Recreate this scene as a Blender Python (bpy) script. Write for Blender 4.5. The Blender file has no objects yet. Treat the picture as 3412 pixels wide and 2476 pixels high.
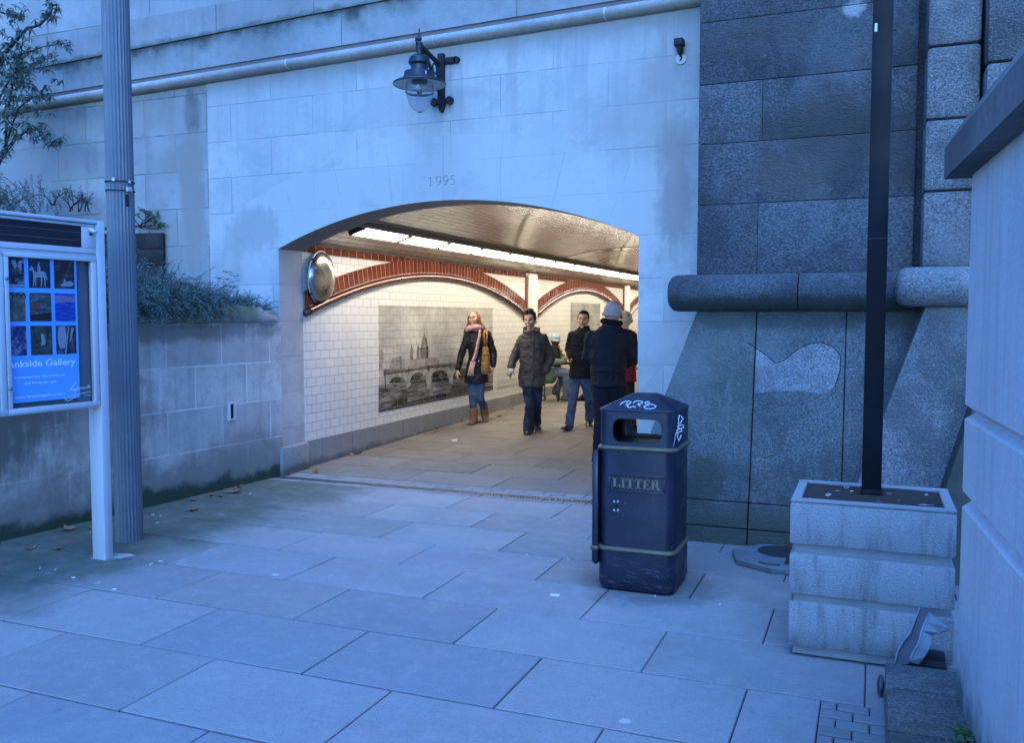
import bpy, bmesh, math, random
from mathutils import Vector, Matrix, noise
random.seed(7)
R = math.radians
SC = bpy.context.scene
COL = SC.collection
# ------------------------------------------------------------------ survey of the place
# world: X along the stone wall, Y into the passage, Z up, metres; eye point 1.65 m above the paving
EYE = Vector((0, 0, 1.65)); YAW = R(22.034); PIT = R(3.488)
FOC = 2966.5 / 3412.0
FW = Vector((-math.sin(YAW)*math.cos(PIT), math.cos(YAW)*math.cos(PIT), -math.sin(PIT)))
RT = Vector((math.cos(YAW), math.sin(YAW), 0)); UP = RT.cross(FW)
def ray(px, py):            # photo pixel (3412 x 2476) -> direction, used to survey where things stand
    return (px-1706)/2966.5*RT - (py-1238)/2966.5*UP + FW
def atX(px, py, X): d = ray(px, py); return EYE + d*(X/d.x)
def atY(px, py, Y): d = ray(px, py); return EYE + d*(Y/d.y)
def atZ(px, py, Z=0): d = ray(px, py); return EYE + d*((Z-EYE.z)/d.z)
def onP(px, py, p, n): d = ray(px, py); n = Vector(n); return EYE + d*(((Vector(p)-EYE).dot(n))/d.dot(n))
K = 3412/2268.0
def D(x, y): return x*K, y*K
SLOPE = .019
def floor_z(y): return max(0.0, SLOPE*(y-7.6))
def onF(px, py): return onP(px, py, (0, 7.6, 0), (0, -SLOPE, 1))
# ------------------------------------------------------------------ objects
def link(o): COL.objects.link(o); return o
def thing(name, label, cat, loc=(0, 0, 0), group=None):
    o = link(bpy.data.objects.new(name, None)); o.location = loc; o.empty_display_size = .1
    return tag(o, label, cat, group)
def tag(o, label, cat, group=None):
    o['label'] = label; o['category'] = cat
    if group: o['group'] = group
    return o
def setkind(o, kind, label=None, cat=None):
    o['kind'] = kind
    if label: o['label'] = label
    if cat: o['category'] = cat
    return o
def wloc(o):
    v = Vector((0, 0, 0))
    while o is not None: v += o.location; o = o.parent
    return v
def ob(name, bm, mat, parent=None, smooth=False, auto=None, loc=None):
    if isinstance(bm, bmesh.types.BMesh):
        bmesh.ops.remove_doubles(bm, verts=bm.verts, dist=1e-6) if False else None
        me = bpy.data.meshes.new(name); bm.normal_update(); bm.to_mesh(me); bm.free()
    else: me = bm; me.name = name
    for m in (mat if isinstance(mat, (list, tuple)) else [mat]): me.materials.append(m)
    o = link(bpy.data.objects.new(name, me))
    if parent is not None:
        w = wloc(parent); me.transform(Matrix.Translation(-w)); o.parent = parent
    elif loc is not None:
        me.transform(Matrix.Translation(-Vector(loc))); o.location = loc
    if smooth: me.polygons.foreach_set('use_smooth', [True]*len(me.polygons))
    if auto:
        me.polygons.foreach_set('use_smooth', [True]*len(me.polygons))
        try: me.set_sharp_from_angle(angle=R(auto))
        except Exception: pass
    me.update()
    return o
def NB(): return bmesh.new()
# ------------------------------------------------------------------ shapes
def box(bm, x0, x1, y0, y1, z0, z1, bev=0, seg=2, mi=0):
    vs = [bm.verts.new(p) for p in ((x0,y0,z0),(x1,y0,z0),(x1,y1,z0),(x0,y1,z0),(x0,y0,z1),(x1,y0,z1),(x1,y1,z1),(x0,y1,z1))]
    fs = [bm.faces.new([vs[i] for i in f]) for f in ((0,3,2,1),(4,5,6,7),(0,1,5,4),(1,2,6,5),(2,3,7,6),(3,0,4,7))]
    for f in fs: f.material_index = mi
    if bev:
        es = list({e for f in fs for e in f.edges})
        r = bmesh.ops.bevel(bm, geom=es, offset=bev, segments=seg, affect='EDGES', profile=.5)
        vs = list({v for f in r['faces'] for v in f.verts} | {v for v in vs if v.is_valid})
    return vs
def obox(bm, c, ax, ay, az, hx, hy, hz, bev=0):
    n = len(bm.verts); vs = box(bm, -hx, hx, -hy, hy, -hz, hz, bev)
    M = Matrix((ax, ay, az)).transposed()
    for v in vs: v.co = M @ v.co + Vector(c)
def prism(bm, pts, vec, mi=0):      # pts: list of Vector, extruded by vec
    a = [bm.verts.new(p) for p in pts]; b = [bm.verts.new(Vector(p)+Vector(vec)) for p in pts]
    n = len(a); fs = [bm.faces.new(a), bm.faces.new(b[::-1])]
    for i in range(n): fs.append(bm.faces.new((a[i], b[i], b[(i+1) % n], a[(i+1) % n])))
    for f in fs: f.material_index = mi
    return fs
def poly(bm, pts, mi=0):
    f = bm.faces.new([bm.verts.new(p) for p in pts]); f.material_index = mi; return f
def loft(bm, rings, cap=True, closed=True):
    vr = [[bm.verts.new(p) for p in r] for r in rings]
    for a, b in zip(vr, vr[1:]):
        n = len(a)
        for i in range(n if closed else n-1):
            bm.faces.new((a[i], a[(i+1) % n], b[(i+1) % n], b[i]))
    if cap:
        bm.faces.new(vr[0][::-1]); bm.faces.new(vr[-1])
    return vr
def frame(t):
    t = Vector(t).normalized(); a = Vector((0, 0, 1)) if abs(t.z) < .9 else Vector((1, 0, 0))
    u = t.cross(a).normalized(); return t, u, t.cross(u).normalized()
def tube(bm, pts, r, n=8, cap=True, sy=1.0):
    pts = [Vector(p) for p in pts]; rs = r if isinstance(r, (list, tuple)) else [r]*len(pts)
    rings = []; pu = None
    for i, p in enumerate(pts):
        t = (pts[min(i+1, len(pts)-1)] - pts[max(i-1, 0)])
        if t.length < 1e-9: t = Vector((0, 0, 1))
        t.normalize()
        if pu is None: _, u, w = frame(t)
        else:
            u = pu - t*pu.dot(t)
            if u.length < 1e-6: _, u, w = frame(t)
            u.normalize(); w = t.cross(u)
        pu = u
        rings.append([p + rs[i]*(math.cos(2*math.pi*k/n)*u + sy*math.sin(2*math.pi*k/n)*w) for k in range(n)])
    loft(bm, rings, cap)
def lathe(bm, prof, c, n=32, axis=None, cap=True):
    c = Vector(c)
    if axis is None: u, w, t = Vector((1,0,0)), Vector((0,1,0)), Vector((0,0,1))
    else: t, u, w = frame(axis)
    rings = [[c + t*h + rr*(math.cos(2*math.pi*k/n)*u + math.sin(2*math.pi*k/n)*w) for k in range(n)] for rr, h in prof]
    loft(bm, rings, cap)
def ell(bm, c, rad, rot=None, n=14, m=9):
    c = Vector(c); M = rot or Matrix.Identity(3); rings = []
    for j in range(1, m):
        th = math.pi*j/m
        rings.append([c + M @ Vector((rad[0]*math.sin(th)*math.cos(2*math.pi*k/n), rad[1]*math.sin(th)*math.sin(2*math.pi*k/n), -rad[2]*math.cos(th))) for k in range(n)])
    vr = loft(bm, rings, False)
    a = bm.verts.new(c + M @ Vector((0,0,-rad[2]))); b = bm.verts.new(c + M @ Vector((0,0,rad[2])))
    for i in range(n):
        bm.faces.new((a, vr[0][(i+1) % n], vr[0][i])); bm.faces.new((b, vr[-1][i], vr[-1][(i+1) % n]))
def capsule(bm, p0, r0, p1, r1, n=10):
    p0, p1 = Vector(p0), Vector(p1); d = p1-p0; L = d.length
    if L < 1e-6: ell(bm, p0, (r0, r0, r0)); return
    t = d/L; pts, rs = [], []
    for a in (-85, -55, -25): pts.append(p0 + t*r0*math.sin(R(a))); rs.append(r0*math.cos(R(a)))
    pts += [p0, p1]; rs += [r0, r1]
    for a in (25, 55, 85): pts.append(p1 + t*r1*math.sin(R(a))); rs.append(r1*math.cos(R(a)))
    _, u, w = frame(t)
    loft(bm, [[p + r*(math.cos(2*math.pi*k/n)*u + math.sin(2*math.pi*k/n)*w) for k in range(n)] for p, r in zip(pts, rs)])
def text_bm(s, size, origin, right, up, normal, lift=.001, depth=.0008, align='LEFT', bold=0, sx=1.0):
    cu = bpy.data.curves.new('lettering', 'FONT'); cu.body = s; cu.size = size; cu.extrude = depth; cu.align_x = align; cu.offset = bold; cu.resolution_u = 3
    o = link(bpy.data.objects.new('lettering', cu)); dg = bpy.context.evaluated_depsgraph_get(); dg.update()
    me = bpy.data.meshes.new_from_object(o.evaluated_get(dg)); bpy.data.objects.remove(o); bpy.data.curves.remove(cu)
    bm = NB(); bm.from_mesh(me); bpy.data.meshes.remove(me)
    M = Matrix((Vector(right)*sx, Vector(up), Vector(normal))).transposed()
    for v in bm.verts: v.co = M @ v.co + Vector(origin) + Vector(normal)*lift
    return bm
def merge(bm, other):
    me = bpy.data.meshes.new('x'); other.to_mesh(me); other.free(); bm.from_mesh(me); bpy.data.meshes.remove(me)
# ------------------------------------------------------------------ materials
class G:
    def __init__(s, name, rough=.8, spec=.3):
        s.m = bpy.data.materials.new(name); s.m.use_nodes = True; s.t = s.m.node_tree; s.t.nodes.clear()
        s.out = s.t.nodes.new('ShaderNodeOutputMaterial'); s.b = s.t.nodes.new('ShaderNodeBsdfPrincipled')
        s.t.links.new(s.b.outputs[0], s.out.inputs[0]); s.set('Roughness', rough); s.set('Specular IOR Level', spec)
        s._p = None
    def n(s, t, **k):
        x = s.t.nodes.new(t)
        for a, v in k.items(): setattr(x, a, v)
        return x
    def put(s, sock, v):
        if hasattr(v, 'links') or isinstance(v, bpy.types.NodeSocket): s.t.links.new(v, sock)
        elif isinstance(v, (tuple, list)) and sock.type == 'RGBA' and len(v) == 3: sock.default_value = (*v, 1)
        else: sock.default_value = v
    def set(s, k, v): s.put(s.b.inputs[k], v)
    def pos(s):
        if s._p is None: s._p = s.n('ShaderNodeNewGeometry').outputs['Position']
        return s._p
    def obj(s): return s.n('ShaderNodeTexCoord').outputs['Object']
    def xyz(s, v=None):
        x = s.n('ShaderNodeSeparateXYZ'); s.put(x.inputs[0], v if v is not None else s.pos()); return x.outputs
    def vec(s, a, b, c=0.0):
        x = s.n('ShaderNodeCombineXYZ')
        for i, v in enumerate((a, b, c)): s.put(x.inputs[i], v)
        return x.outputs[0]
    def map(s, v, sc=(1,1,1), loc=(0,0,0)):
        x = s.n('ShaderNodeMapping'); s.put(x.inputs[0], v); x.inputs['Scale'].default_value = sc; x.inputs['Location'].default_value = loc; return x.outputs[0]
    def noise(s, sc, det=4, ro=.55, v=None, dist=0):
        x = s.n('ShaderNodeTexNoise'); s.put(x.inputs['Vector'], v if v is not None else s.pos())
        x.inputs['Scale'].default_value = sc; x.inputs['Detail'].default_value = det; x.inputs['Roughness'].default_value = ro; x.inputs['Distortion'].default_value = dist
        return x.outputs['Fac']
    def voro(s, sc, v=None, feat='F1'):
        x = s.n('ShaderNodeTexVoronoi', feature=feat); s.put(x.inputs['Vector'], v if v is not None else s.pos()); x.inputs['Scale'].default_value = sc; return x.outputs
    def m2(s, op, a, b=0.0, c=None, clamp=False):
        x = s.n('ShaderNodeMath', operation=op, use_clamp=clamp); s.put(x.inputs[0], a); s.put(x.inputs[1], b)
        if c is not None: s.put(x.inputs[2], c)
        return x.outputs[0]
    def rng(s, v, a, b, c=0.0, d=1.0):
        x = s.n('ShaderNodeMapRange', interpolation_type='SMOOTHSTEP'); s.put(x.inputs[0], v)
        for i, q in zip((1, 2, 3, 4), (a, b, c, d)): s.put(x.inputs[i], q)
        return x.outputs[0]
    def mix(s, f, a, b, mode='MIX'):
        x = s.n('ShaderNodeMix', data_type='RGBA', blend_type=mode); s.put(x.inputs[0], f); s.put(x.inputs[6], a); s.put(x.inputs[7], b); return x.outputs[2]
    def ramp(s, f, stops):
        x = s.n('ShaderNodeValToRGB'); s.put(x.inputs[0], f); e = x.color_ramp.elements
        while len(e) < len(stops): e.new(.5)
        for q, (p, c) in zip(e, stops): q.position = p; q.color = (*c, 1)
        return x.outputs[0]
    def brick(s, v, w, h, mortar, c1, c2, cm, off=.5, smooth=.1, bias=0.0):
        x = s.n('ShaderNodeTexBrick', offset=off); s.put(x.inputs['Vector'], v); x.inputs['Scale'].default_value = 1
        for k, q in (('Color1', c1), ('Color2', c2), ('Mortar', cm)): s.put(x.inputs[k], q)
        for k, q in (('Mortar Size', mortar), ('Mortar Smooth', smooth), ('Bias', bias), ('Brick Width', w), ('Row Height', h)): x.inputs[k].default_value = q
        return x.outputs['Color'], x.outputs['Fac']
    def attr(s, name): x = s.n('ShaderNodeAttribute', attribute_name=name); return x.outputs['Color']
    def bump(s, h, st=.3, dist=.01, prev=None):
        x = s.n('ShaderNodeBump'); s.put(x.inputs['Height'], h); x.inputs['Strength'].default_value = st; x.inputs['Distance'].default_value = dist
        if prev is not None: s.put(x.inputs['Normal'], prev)
        s.put(s.b.inputs['Normal'], x.outputs[0]); return x.outputs[0]
    def col(s, c): s.set('Base Color', c); s._c = c
def sc3(c, k): return tuple(min(1, q*k) for q in c)
def plain(name, c, rough=.5, metal=0.0, var=.12, nsc=18, bump=.05, spec=.4):
    g = G(name, rough, spec); f = g.noise(nsc, 5, .6)
    g.col(g.mix(f, sc3(c, 1-var*1.6), sc3(c, 1+var))); g.set('Metallic', metal)
    g.set('Roughness', g.rng(g.noise(nsc*.6, 3), .3, .7, max(.02, rough-.1), min(1, rough+.12)))
    if bump: g.bump(g.noise(nsc*6, 4), bump, .004)
    return g.m
def wallvec(g, plane):
    x = g.xyz()
    return {'xz': lambda: g.vec(x[0], x[2]), 'yz': lambda: g.vec(x[1], x[2]), 'xy': lambda: g.vec(x[0], x[1])}[plane]()
def stone(name, base, plane='xz', bw=1.0, rh=.375, orig=(0, 0), joint=(.25,.25,.25), jw=.004, blockvar=.12, cloud=.25, speck=.1, streak=.2, stains=(), bumpk=.25, rough=.85, off=.5, pits=0, jb=.6):
    """cut stone laid in courses; stains: (colour, mask function(g, x, y, z) -> socket)"""
    g = G(name, rough, .25); x = g.xyz(); wv = g.map(wallvec(g, plane), loc=(-orig[0], -orig[1], 0))
    wob = g.noise(3.0, 2); wv2 = g.mix(.006, wv, g.n('ShaderNodeTexNoise').outputs['Color']) if False else wv
    c, jf = g.brick(wv2, bw, rh, jw, sc3(base, 1-blockvar), sc3(base, 1+blockvar*.7), base, off)
    big = g.noise(.9, 5, .6); c = g.mix(g.rng(big, .35, .7), c, sc3(base, 1-cloud))
    mid = g.noise(4.5, 5, .65); c = g.mix(g.m2('MULTIPLY', g.rng(mid, .46, .72), .8), c, sc3(base, 1-cloud*1.1))
    if streak:
        sv = g.vec(g.m2('MULTIPLY', x[0], 7.0), g.m2('MULTIPLY', x[1], 7.0), g.m2('MULTIPLY', x[2], .55))
        c = g.mix(g.m2('MULTIPLY', g.rng(g.noise(1.0, 5, .6, sv), .48, .75), streak*2), c, sc3(base, .55))
    if speck:
        c = g.mix(g.m2('MULTIPLY', g.rng(g.noise(75, 3, .7), .38, .68), speck*3), c, sc3(base, .5))
    jn = g.m2('MULTIPLY', jf, g.rng(g.noise(2.2, 4, .6), .35, .6, .15, 1.0))
    c = g.mix(jn, c, joint)
    for colr, fn in stains: c = g.mix(fn(g, x[0], x[1], x[2]), c, colr)
    g.col(c)
    h = g.m2('ADD', g.m2('MULTIPLY', g.noise(40, 5, .65), .5), g.m2('MULTIPLY', g.noise(6, 3), .5))
    h = g.m2('SUBTRACT', h, g.m2('MULTIPLY', jn, jb))
    g.bump(h, bumpk, .012)
    return g.m
def mul(g, a, b): return g.m2('MULTIPLY', a, b, clamp=True)
SUN_EL = 10.0; SKY_STR = .15; SKY_TINT = (.85, 1.66, 3.28); SUN_STR = 2.6; SUN_COL = (.195, .44, 1.0); EXPO = 1.0; SUN_ROT = 168; SUN_DIR = (-.14, .42, -1)
LAMP_COL = (1.0, .91, .77); LAMP_STR = 23
# ================================================================== sky, sun, camera
W = bpy.data.worlds.new('World'); SC.world = W; W.use_nodes = True
nt = W.node_tree; nt.nodes.clear()
wo = nt.nodes.new('ShaderNodeOutputWorld'); bg = nt.nodes.new('ShaderNodeBackground'); sky = nt.nodes.new('ShaderNodeTexSky')
sky.sky_type = 'NISHITA'; sky.sun_disc = False; sky.sun_elevation = R(SUN_EL); sky.sun_rotation = R(SUN_ROT); sky.ozone_density = 4.0; sky.air_density = 1.0; sky.dust_density = .6
tint = nt.nodes.new('ShaderNodeMix'); tint.data_type = 'RGBA'; tint.blend_type = 'MULTIPLY'; tint.inputs[0].default_value = 1
tint.inputs[7].default_value = (*SKY_TINT, 1)
nt.links.new(sky.outputs[0], tint.inputs[6]); nt.links.new(tint.outputs[2], bg.inputs[0]); bg.inputs[1].default_value = SKY_STR
nt.links.new(bg.outputs[0], wo.inputs[0])
sl = bpy.data.lights.new('dusk_sky_light', 'SUN'); sl.energy = SUN_STR; sl.angle = R(42); sl.color = SUN_COL
so = link(bpy.data.objects.new('dusk_sky_light', sl))
so.rotation_euler = Vector(SUN_DIR).to_track_quat('-Z', 'Y').to_euler()
cd = bpy.data.cameras.new('camera'); cam = link(bpy.data.objects.new('camera', cd)); SC.camera = cam
cd.sensor_fit = 'HORIZONTAL'; cd.sensor_width = 36; cd.lens = 36*FOC; cd.clip_start = .05; cd.clip_end = 2000
cam.matrix_world = Matrix((RT, UP, -FW)).transposed().to_4x4(); cam.location = EYE
SC.view_settings.view_transform = 'Standard'; SC.view_settings.look = 'None'; SC.view_settings.exposure = EXPO; SC.view_settings.gamma = 1
SC.cycles.use_denoising = True
SC.cycles.max_bounces = 8; SC.cycles.diffuse_bounces = 4; SC.cycles.glossy_bounces = 4; SC.cycles.transparent_max_bounces = 12
SC.cycles.sample_clamp_indirect = 6; SC.cycles.sample_clamp_direct = 5; SC.cycles.caustics_reflective = False; SC.cycles.caustics_refractive = False
# ================================================================== ground
g = G('earth', .95); g.col(g.mix(g.noise(2, 5), (.10, .10, .095), (.17, .165, .155)))
M_GROUND = g.m
bm = NB(); s = 600
poly(bm, [(-s, -s, -.05), (s, -s, -.05), (s, 7.5, -.05), (-s, 7.5, -.05)])
poly(bm, [(-s, 7.5, -.05), (s, 7.5, -.05), (s, s, -.05), (-s, s, -.05)])
setkind(ob('ground', bm, M_GROUND), 'structure')
# paving slabs, each its own little block with its own tint and a hair of level difference
def slab_mat(name, base, warm, alg_dark):
    g = G(name, .8, .12); x = g.xyz()
    c = g.mix(1.0, base, g.attr('tint'), 'MULTIPLY')
    c = g.mix(g.m2('MULTIPLY', g.rng(g.noise(1.3, 6, .62), .42, .66), .38), c, sc3(base, .66))
    c = g.mix(g.m2('MULTIPLY', g.rng(g.noise(9, 6, .7), .45, .72), .32), c, sc3(base, 1.35))
    c = g.mix(g.m2('MULTIPLY', g.rng(g.noise(130, 3, .8), .42, .62), .45), c, sc3(base, .55))
    c = g.mix(g.m2('MULTIPLY', g.rng(g.noise(38, 4, .75), .50, .66), .35), c, sc3(base, .62))
    # trodden gum spots and small stains
    v = g.voro(2.6, g.map(g.pos(), loc=(.3, .1, 0)))
    spot = mul(g, g.rng(v['Distance'], .055, .075, 1, 0), g.rng(g.noise(1.9, 2), .5, .56))
    c = g.mix(g.m2('MULTIPLY', spot, .6), c, sc3(base, 1.8))
    v2 = g.voro(3.7, g.map(g.pos(), loc=(5.3, 2.1, 0)))
    spot2 = mul(g, g.rng(v2['Distance'], .05, .09, 1, 0), g.rng(g.noise(1.3, 2), .52, .58))
    c = g.mix(g.m2('MULTIPLY', spot2, .4), c, sc3(base, .45))
    if alg_dark:
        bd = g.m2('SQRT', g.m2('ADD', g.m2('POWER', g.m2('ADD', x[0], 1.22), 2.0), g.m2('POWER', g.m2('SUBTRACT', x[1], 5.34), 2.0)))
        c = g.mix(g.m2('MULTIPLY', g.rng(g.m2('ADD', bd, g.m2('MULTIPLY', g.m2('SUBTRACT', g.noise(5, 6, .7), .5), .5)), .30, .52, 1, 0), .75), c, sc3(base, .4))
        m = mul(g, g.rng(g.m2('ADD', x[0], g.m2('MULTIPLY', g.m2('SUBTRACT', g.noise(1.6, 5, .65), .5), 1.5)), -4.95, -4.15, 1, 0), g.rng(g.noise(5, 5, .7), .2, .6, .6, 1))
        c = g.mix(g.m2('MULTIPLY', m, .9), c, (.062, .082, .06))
        m = mul(g, g.rng(g.m2('ADD', x[1], g.m2('MULTIPLY', g.m2('SUBTRACT', g.noise(2.6, 5, .65), .5), .8)), 5.0, 5.9), g.rng(x[0], -1.6, -1.0))  # paving gets darker towards the pier
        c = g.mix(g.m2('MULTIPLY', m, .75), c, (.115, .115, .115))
    g.col(c); g.set('Roughness', g.rng(g.noise(3, 4), .3, .7, .68, .88))
    h = g.m2('ADD', g.m2('MULTIPLY', g.noise(14, 5, .6), 1.0), g.m2('MULTIPLY', g.noise(110, 3, .7), .35))
    g.bump(h, .3, .006); return g.m
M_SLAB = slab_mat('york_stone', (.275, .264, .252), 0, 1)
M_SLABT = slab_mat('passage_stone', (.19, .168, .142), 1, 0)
g = G('sett_stone', .8, .25); g.col(g.mix(g.m2('MULTIPLY', g.noise(30, 4), .7), g.mix(1, (.215, .21, .205), g.attr('tint'), 'MULTIPLY'), (.15, .15, .15))); g.bump(g.noise(60, 4), .4, .006); M_SETT = g.m
def slabs(bm, lay, x0, x1, y0, y1, gap, tints=(.92, 1.06), zf=lambda y: 0.0, jz=.0016, gy=2.2):
    if x1-x0 < .03 or y1-y0 < .03: return
    g2 = gap/2; g3 = gap*gy/2; x0 += g2; x1 -= g2; y0 += g3; y1 -= g3; t = random.uniform(*tints); tb = random.uniform(.97, 1.03)
    dz = [random.uniform(-jz, jz) for _ in range(4)]; e = .004
    z0, z1 = zf(y0), zf(y1)
    top = [(x0+e, y0+e, z0+dz[0]), (x1-e, y0+e, z0+dz[1]), (x1-e, y1-e, z1+dz[2]), (x0+e, y1-e, z1+dz[3])]
    mid = [(x0, y0, z0+dz[0]-e), (x1, y0, z0+dz[1]-e), (x1, y1, z1+dz[2]-e), (x0, y1, z1+dz[3]-e)]
    bot = [(x0, y0, z0-.04), (x1, y0, z0-.04), (x1, y1, z1-.04), (x0, y1, z1-.04)]
    a, b, c = ([bm.verts.new(p) for p in q] for q in (top, mid, bot))
    fs = [bm.faces.new(a)]
    for i in range(4):
        j = (i+1) % 4
        fs.append(bm.faces.new((b[i], b[j], a[j], a[i]))); fs.append(bm.faces.new((c[i], c[j], b[j], b[i])))
    for f in fs:
        for l in f.loops: l[lay] = (t*tb, t, t/tb, 1)
def rows(bm, lay, ys, xa, xb, ph, w, gap, flip=0, **k):
    for i, (a, b) in enumerate(zip(ys, ys[1:])):
        lo = xa(a) if callable(xa) else xa; hi = xb(a) if callable(xb) else xb
        s = ph + (w/2 if (i+flip) % 2 else 0); x = s + math.floor((lo-s)/w)*w
        while x < hi:
            j = random.uniform(-.012, .012)
            slabs(bm, lay, max(x, lo), min(x+w, hi), a, b, gap*random.uniform(.7, 1.4), zf=k.get('zf', lambda y: 0.0), tints=k.get('tints', (.92, 1.06)), jz=k.get('jz', .0016)); x += w
YS = [7.40, 6.83, 6.28, 5.71, 5.16, 4.57, 3.98, 3.37, 2.76]
while YS[-1] > -4: YS.append(YS[-1]-.59)
YS = YS[::-1]; n = len(YS)-2      # row index of the row 6.83-7.40
bm = NB(); lay = bm.loops.layers.color.new('tint')
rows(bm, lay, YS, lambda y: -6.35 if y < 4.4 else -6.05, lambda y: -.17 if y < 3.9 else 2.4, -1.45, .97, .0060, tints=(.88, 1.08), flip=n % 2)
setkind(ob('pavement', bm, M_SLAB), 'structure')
M_GROUT = plain('dark_jointing', (.03, .03, .03), .95, 0, .3, 9, .3)
bm = NB(); poly(bm, [(-6.3, -4, -.014), (2.4, -4, -.014), (2.4, 7.40, -.014), (-6.3, 7.40, -.014)]); setkind(ob('paving_bed', bm, M_GROUT), 'structure')
# setts: strips either side of the drain, beside the kerb and by the pier foot
bm = NB(); lay = bm.loops.layers.color.new('tint')
def setts(x0, x1, y0, y1, w, d, zf=lambda y: 0.0):
    n = max(1, round((y1-y0)/d)); ys = [y0+(y1-y0)*i/n for i in range(n+1)]
    rows(bm, lay, ys, x0, x1, x0, w, .005, tints=(.88, 1.08), zf=zf, jz=.002)
setts(-5.72, -1.3, 7.40, 7.50, .20, .10); setts(-5.72, -1.3, 7.605, 7.82, .20, .105, floor_z)
setts(-.17, .09, -2.0, 3.98, .13, .085)
setkind(ob('sett_paving', bm, M_SETT), 'structure')
bm = NB(); lay = bm.loops.layers.color.new('tint')
ys = [7.82]
while ys[-1] < 36: ys.append(ys[-1]+.58)
rows(bm, lay, ys, -5.72, -1.88, -1.45, .97, .007, zf=floor_z, tints=(.88, 1.08))
setkind(ob('passage_floor', bm, M_SLABT), 'structure')
bm = NB(); poly(bm, [(-5.72, 7.4, -.03), (-1.88, 7.4, -.03), (-1.88, 36.5, floor_z(36.5)-.03), (-5.72, 36.5, floor_z(36.5)-.03)])
setkind(ob('passage_ground', bm, M_GROUND), 'structure')
# slotted drain at the mouth of the passage
M_IRON = plain('worn_iron', (.10, .10, .10), .55, .6, .3, 12, .2)
M_DARK = plain('dark_gap', (.012, .012, .013), .9, 0, .1, 8, 0)
t = thing('drain_channel', 'narrow slotted metal drain across the paving at the mouth of the passage', 'drain', (-3.7, 7.55, 0))
bm = NB(); box(bm, -5.70, -1.35, 7.503, 7.602, -.04, -.028); ob('channel', bm, M_DARK, t)
bm = NB(); box(bm, -5.70, -1.35, 7.502, 7.512, -.03, .001); box(bm, -5.70, -1.35, 7.593, 7.603, -.03, .001); box(bm, -5.70, -1.35, 7.546, 7.557, -.03, 0)
x = -5.69
while x < -1.36:
    box(bm, x, x+.017, 7.512, 7.5455, -.03, -.0005); box(bm, x+.014, x+.031, 7.5575, 7.593, -.03, -.0005); x += .030
ob('grating', bm, M_IRON, t)
# ================================================================== the stone wall with the archway
YW = 7.65; XL, XR, ZS, ZC = -5.69, -1.905, 2.355, 2.757
HS = (XR-XL)/2; XC = (XL+XR)/2; RISE = ZC-ZS; RAD = (HS*HS+RISE*RISE)/(2*RISE); ZO = ZC-RAD
def arcz(x): return ZO + math.sqrt(max(0, RAD*RAD-(x-XC)**2))
rz = lambda x: 4.03+.026*(x+9.64)          # underside of the roll moulding climbs with the ramp above
led = lambda x: 4.565+.036*(x+7.65)
GREEN = (.035, .055, .035)
def near_base(z1, sc, amp): return lambda g, x, y, z: g.rng(g.m2('ADD', z, g.m2('MULTIPLY', g.m2('SUBTRACT', g.noise(sc, 5, .65), .5), amp)), z1*.35, z1, 1, 0)
def blob(cx, cz, rx, rzz, k=.8, sc=3.0, amp=.9, ax=0):
    def f(g, x, y, z):
        u = x if ax == 0 else y
        a = g.m2('POWER', g.m2('DIVIDE', g.m2('SUBTRACT', u, cx), rx), 2.0); b = g.m2('POWER', g.m2('DIVIDE', g.m2('SUBTRACT', z, cz), rzz), 2.0)
        d = g.m2('ADD', g.m2('SQRT', g.m2('ADD', a, b)), g.m2('ADD', g.m2('MULTIPLY', g.m2('SUBTRACT', g.noise(sc, 8, .7), .5), amp*2), g.m2('MULTIPLY', g.m2('SUBTRACT', g.noise(1.0, 6, .7, g.vec(g.m2('MULTIPLY', u, 11.0), 3.0, g.m2('MULTIPLY', z, 1.3))), .5), 1.5)))
        return g.m2('MULTIPLY', g.rng(d, .55, 1.35, 1, 0), k)
    return f
def vouss(g, x, y, z):     # fine radial joints of the arch stones
    dx = g.m2('SUBTRACT', x, XC); dz = g.m2('SUBTRACT', z, ZO); r = g.m2('SQRT', g.m2('ADD', g.m2('MULTIPLY', dx, dx), g.m2('MULTIPLY', dz, dz)))
    a = g.m2('DIVIDE', g.m2('ARCTAN2', dx, dz), .118); f = g.m2('ABSOLUTE', g.m2('SUBTRACT', g.m2('FRACT', g.m2('ADD', a, 50.5)), .5))
    ln = g.rng(f, .003, .007, 1, 0); return g.m2('MULTIPLY', mul(g, ln, g.rng(r, RAD+.60, RAD+.62, 1, 0)), g.rng(g.noise(2.5, 3), .35, .65, .1, .8))
def notarch(base):         # plain stone inside the ring of arch stones, so that courses stop there
    def f(g, x, y, z):
        dx = g.m2('SUBTRACT', x, XC); dz = g.m2('SUBTRACT', z, ZO); r = g.m2('SQRT', g.m2('ADD', g.m2('MULTIPLY', dx, dx), g.m2('MULTIPLY', dz, dz)))
        return mul(g, g.rng(r, RAD+.60, RAD+.605, 1, 0), g.rng(z, 2.36, 2.37, 0, .6))
    return f
def ctop(g, x, y, z):      # noisy dark band under the moulding, fading downwards
    t = g.m2('SUBTRACT', g.m2('ADD', 4.2806, g.m2('MULTIPLY', x, .026)), z)
    return g.m2('MULTIPLY', g.rng(g.m2('ADD', t, g.m2('MULTIPLY', g.m2('SUBTRACT', g.noise(4.5, 5, .6), .5), .5)), .0, .28, 1, 0), .55)
NEWST = (.45, .44, .41)
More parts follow.
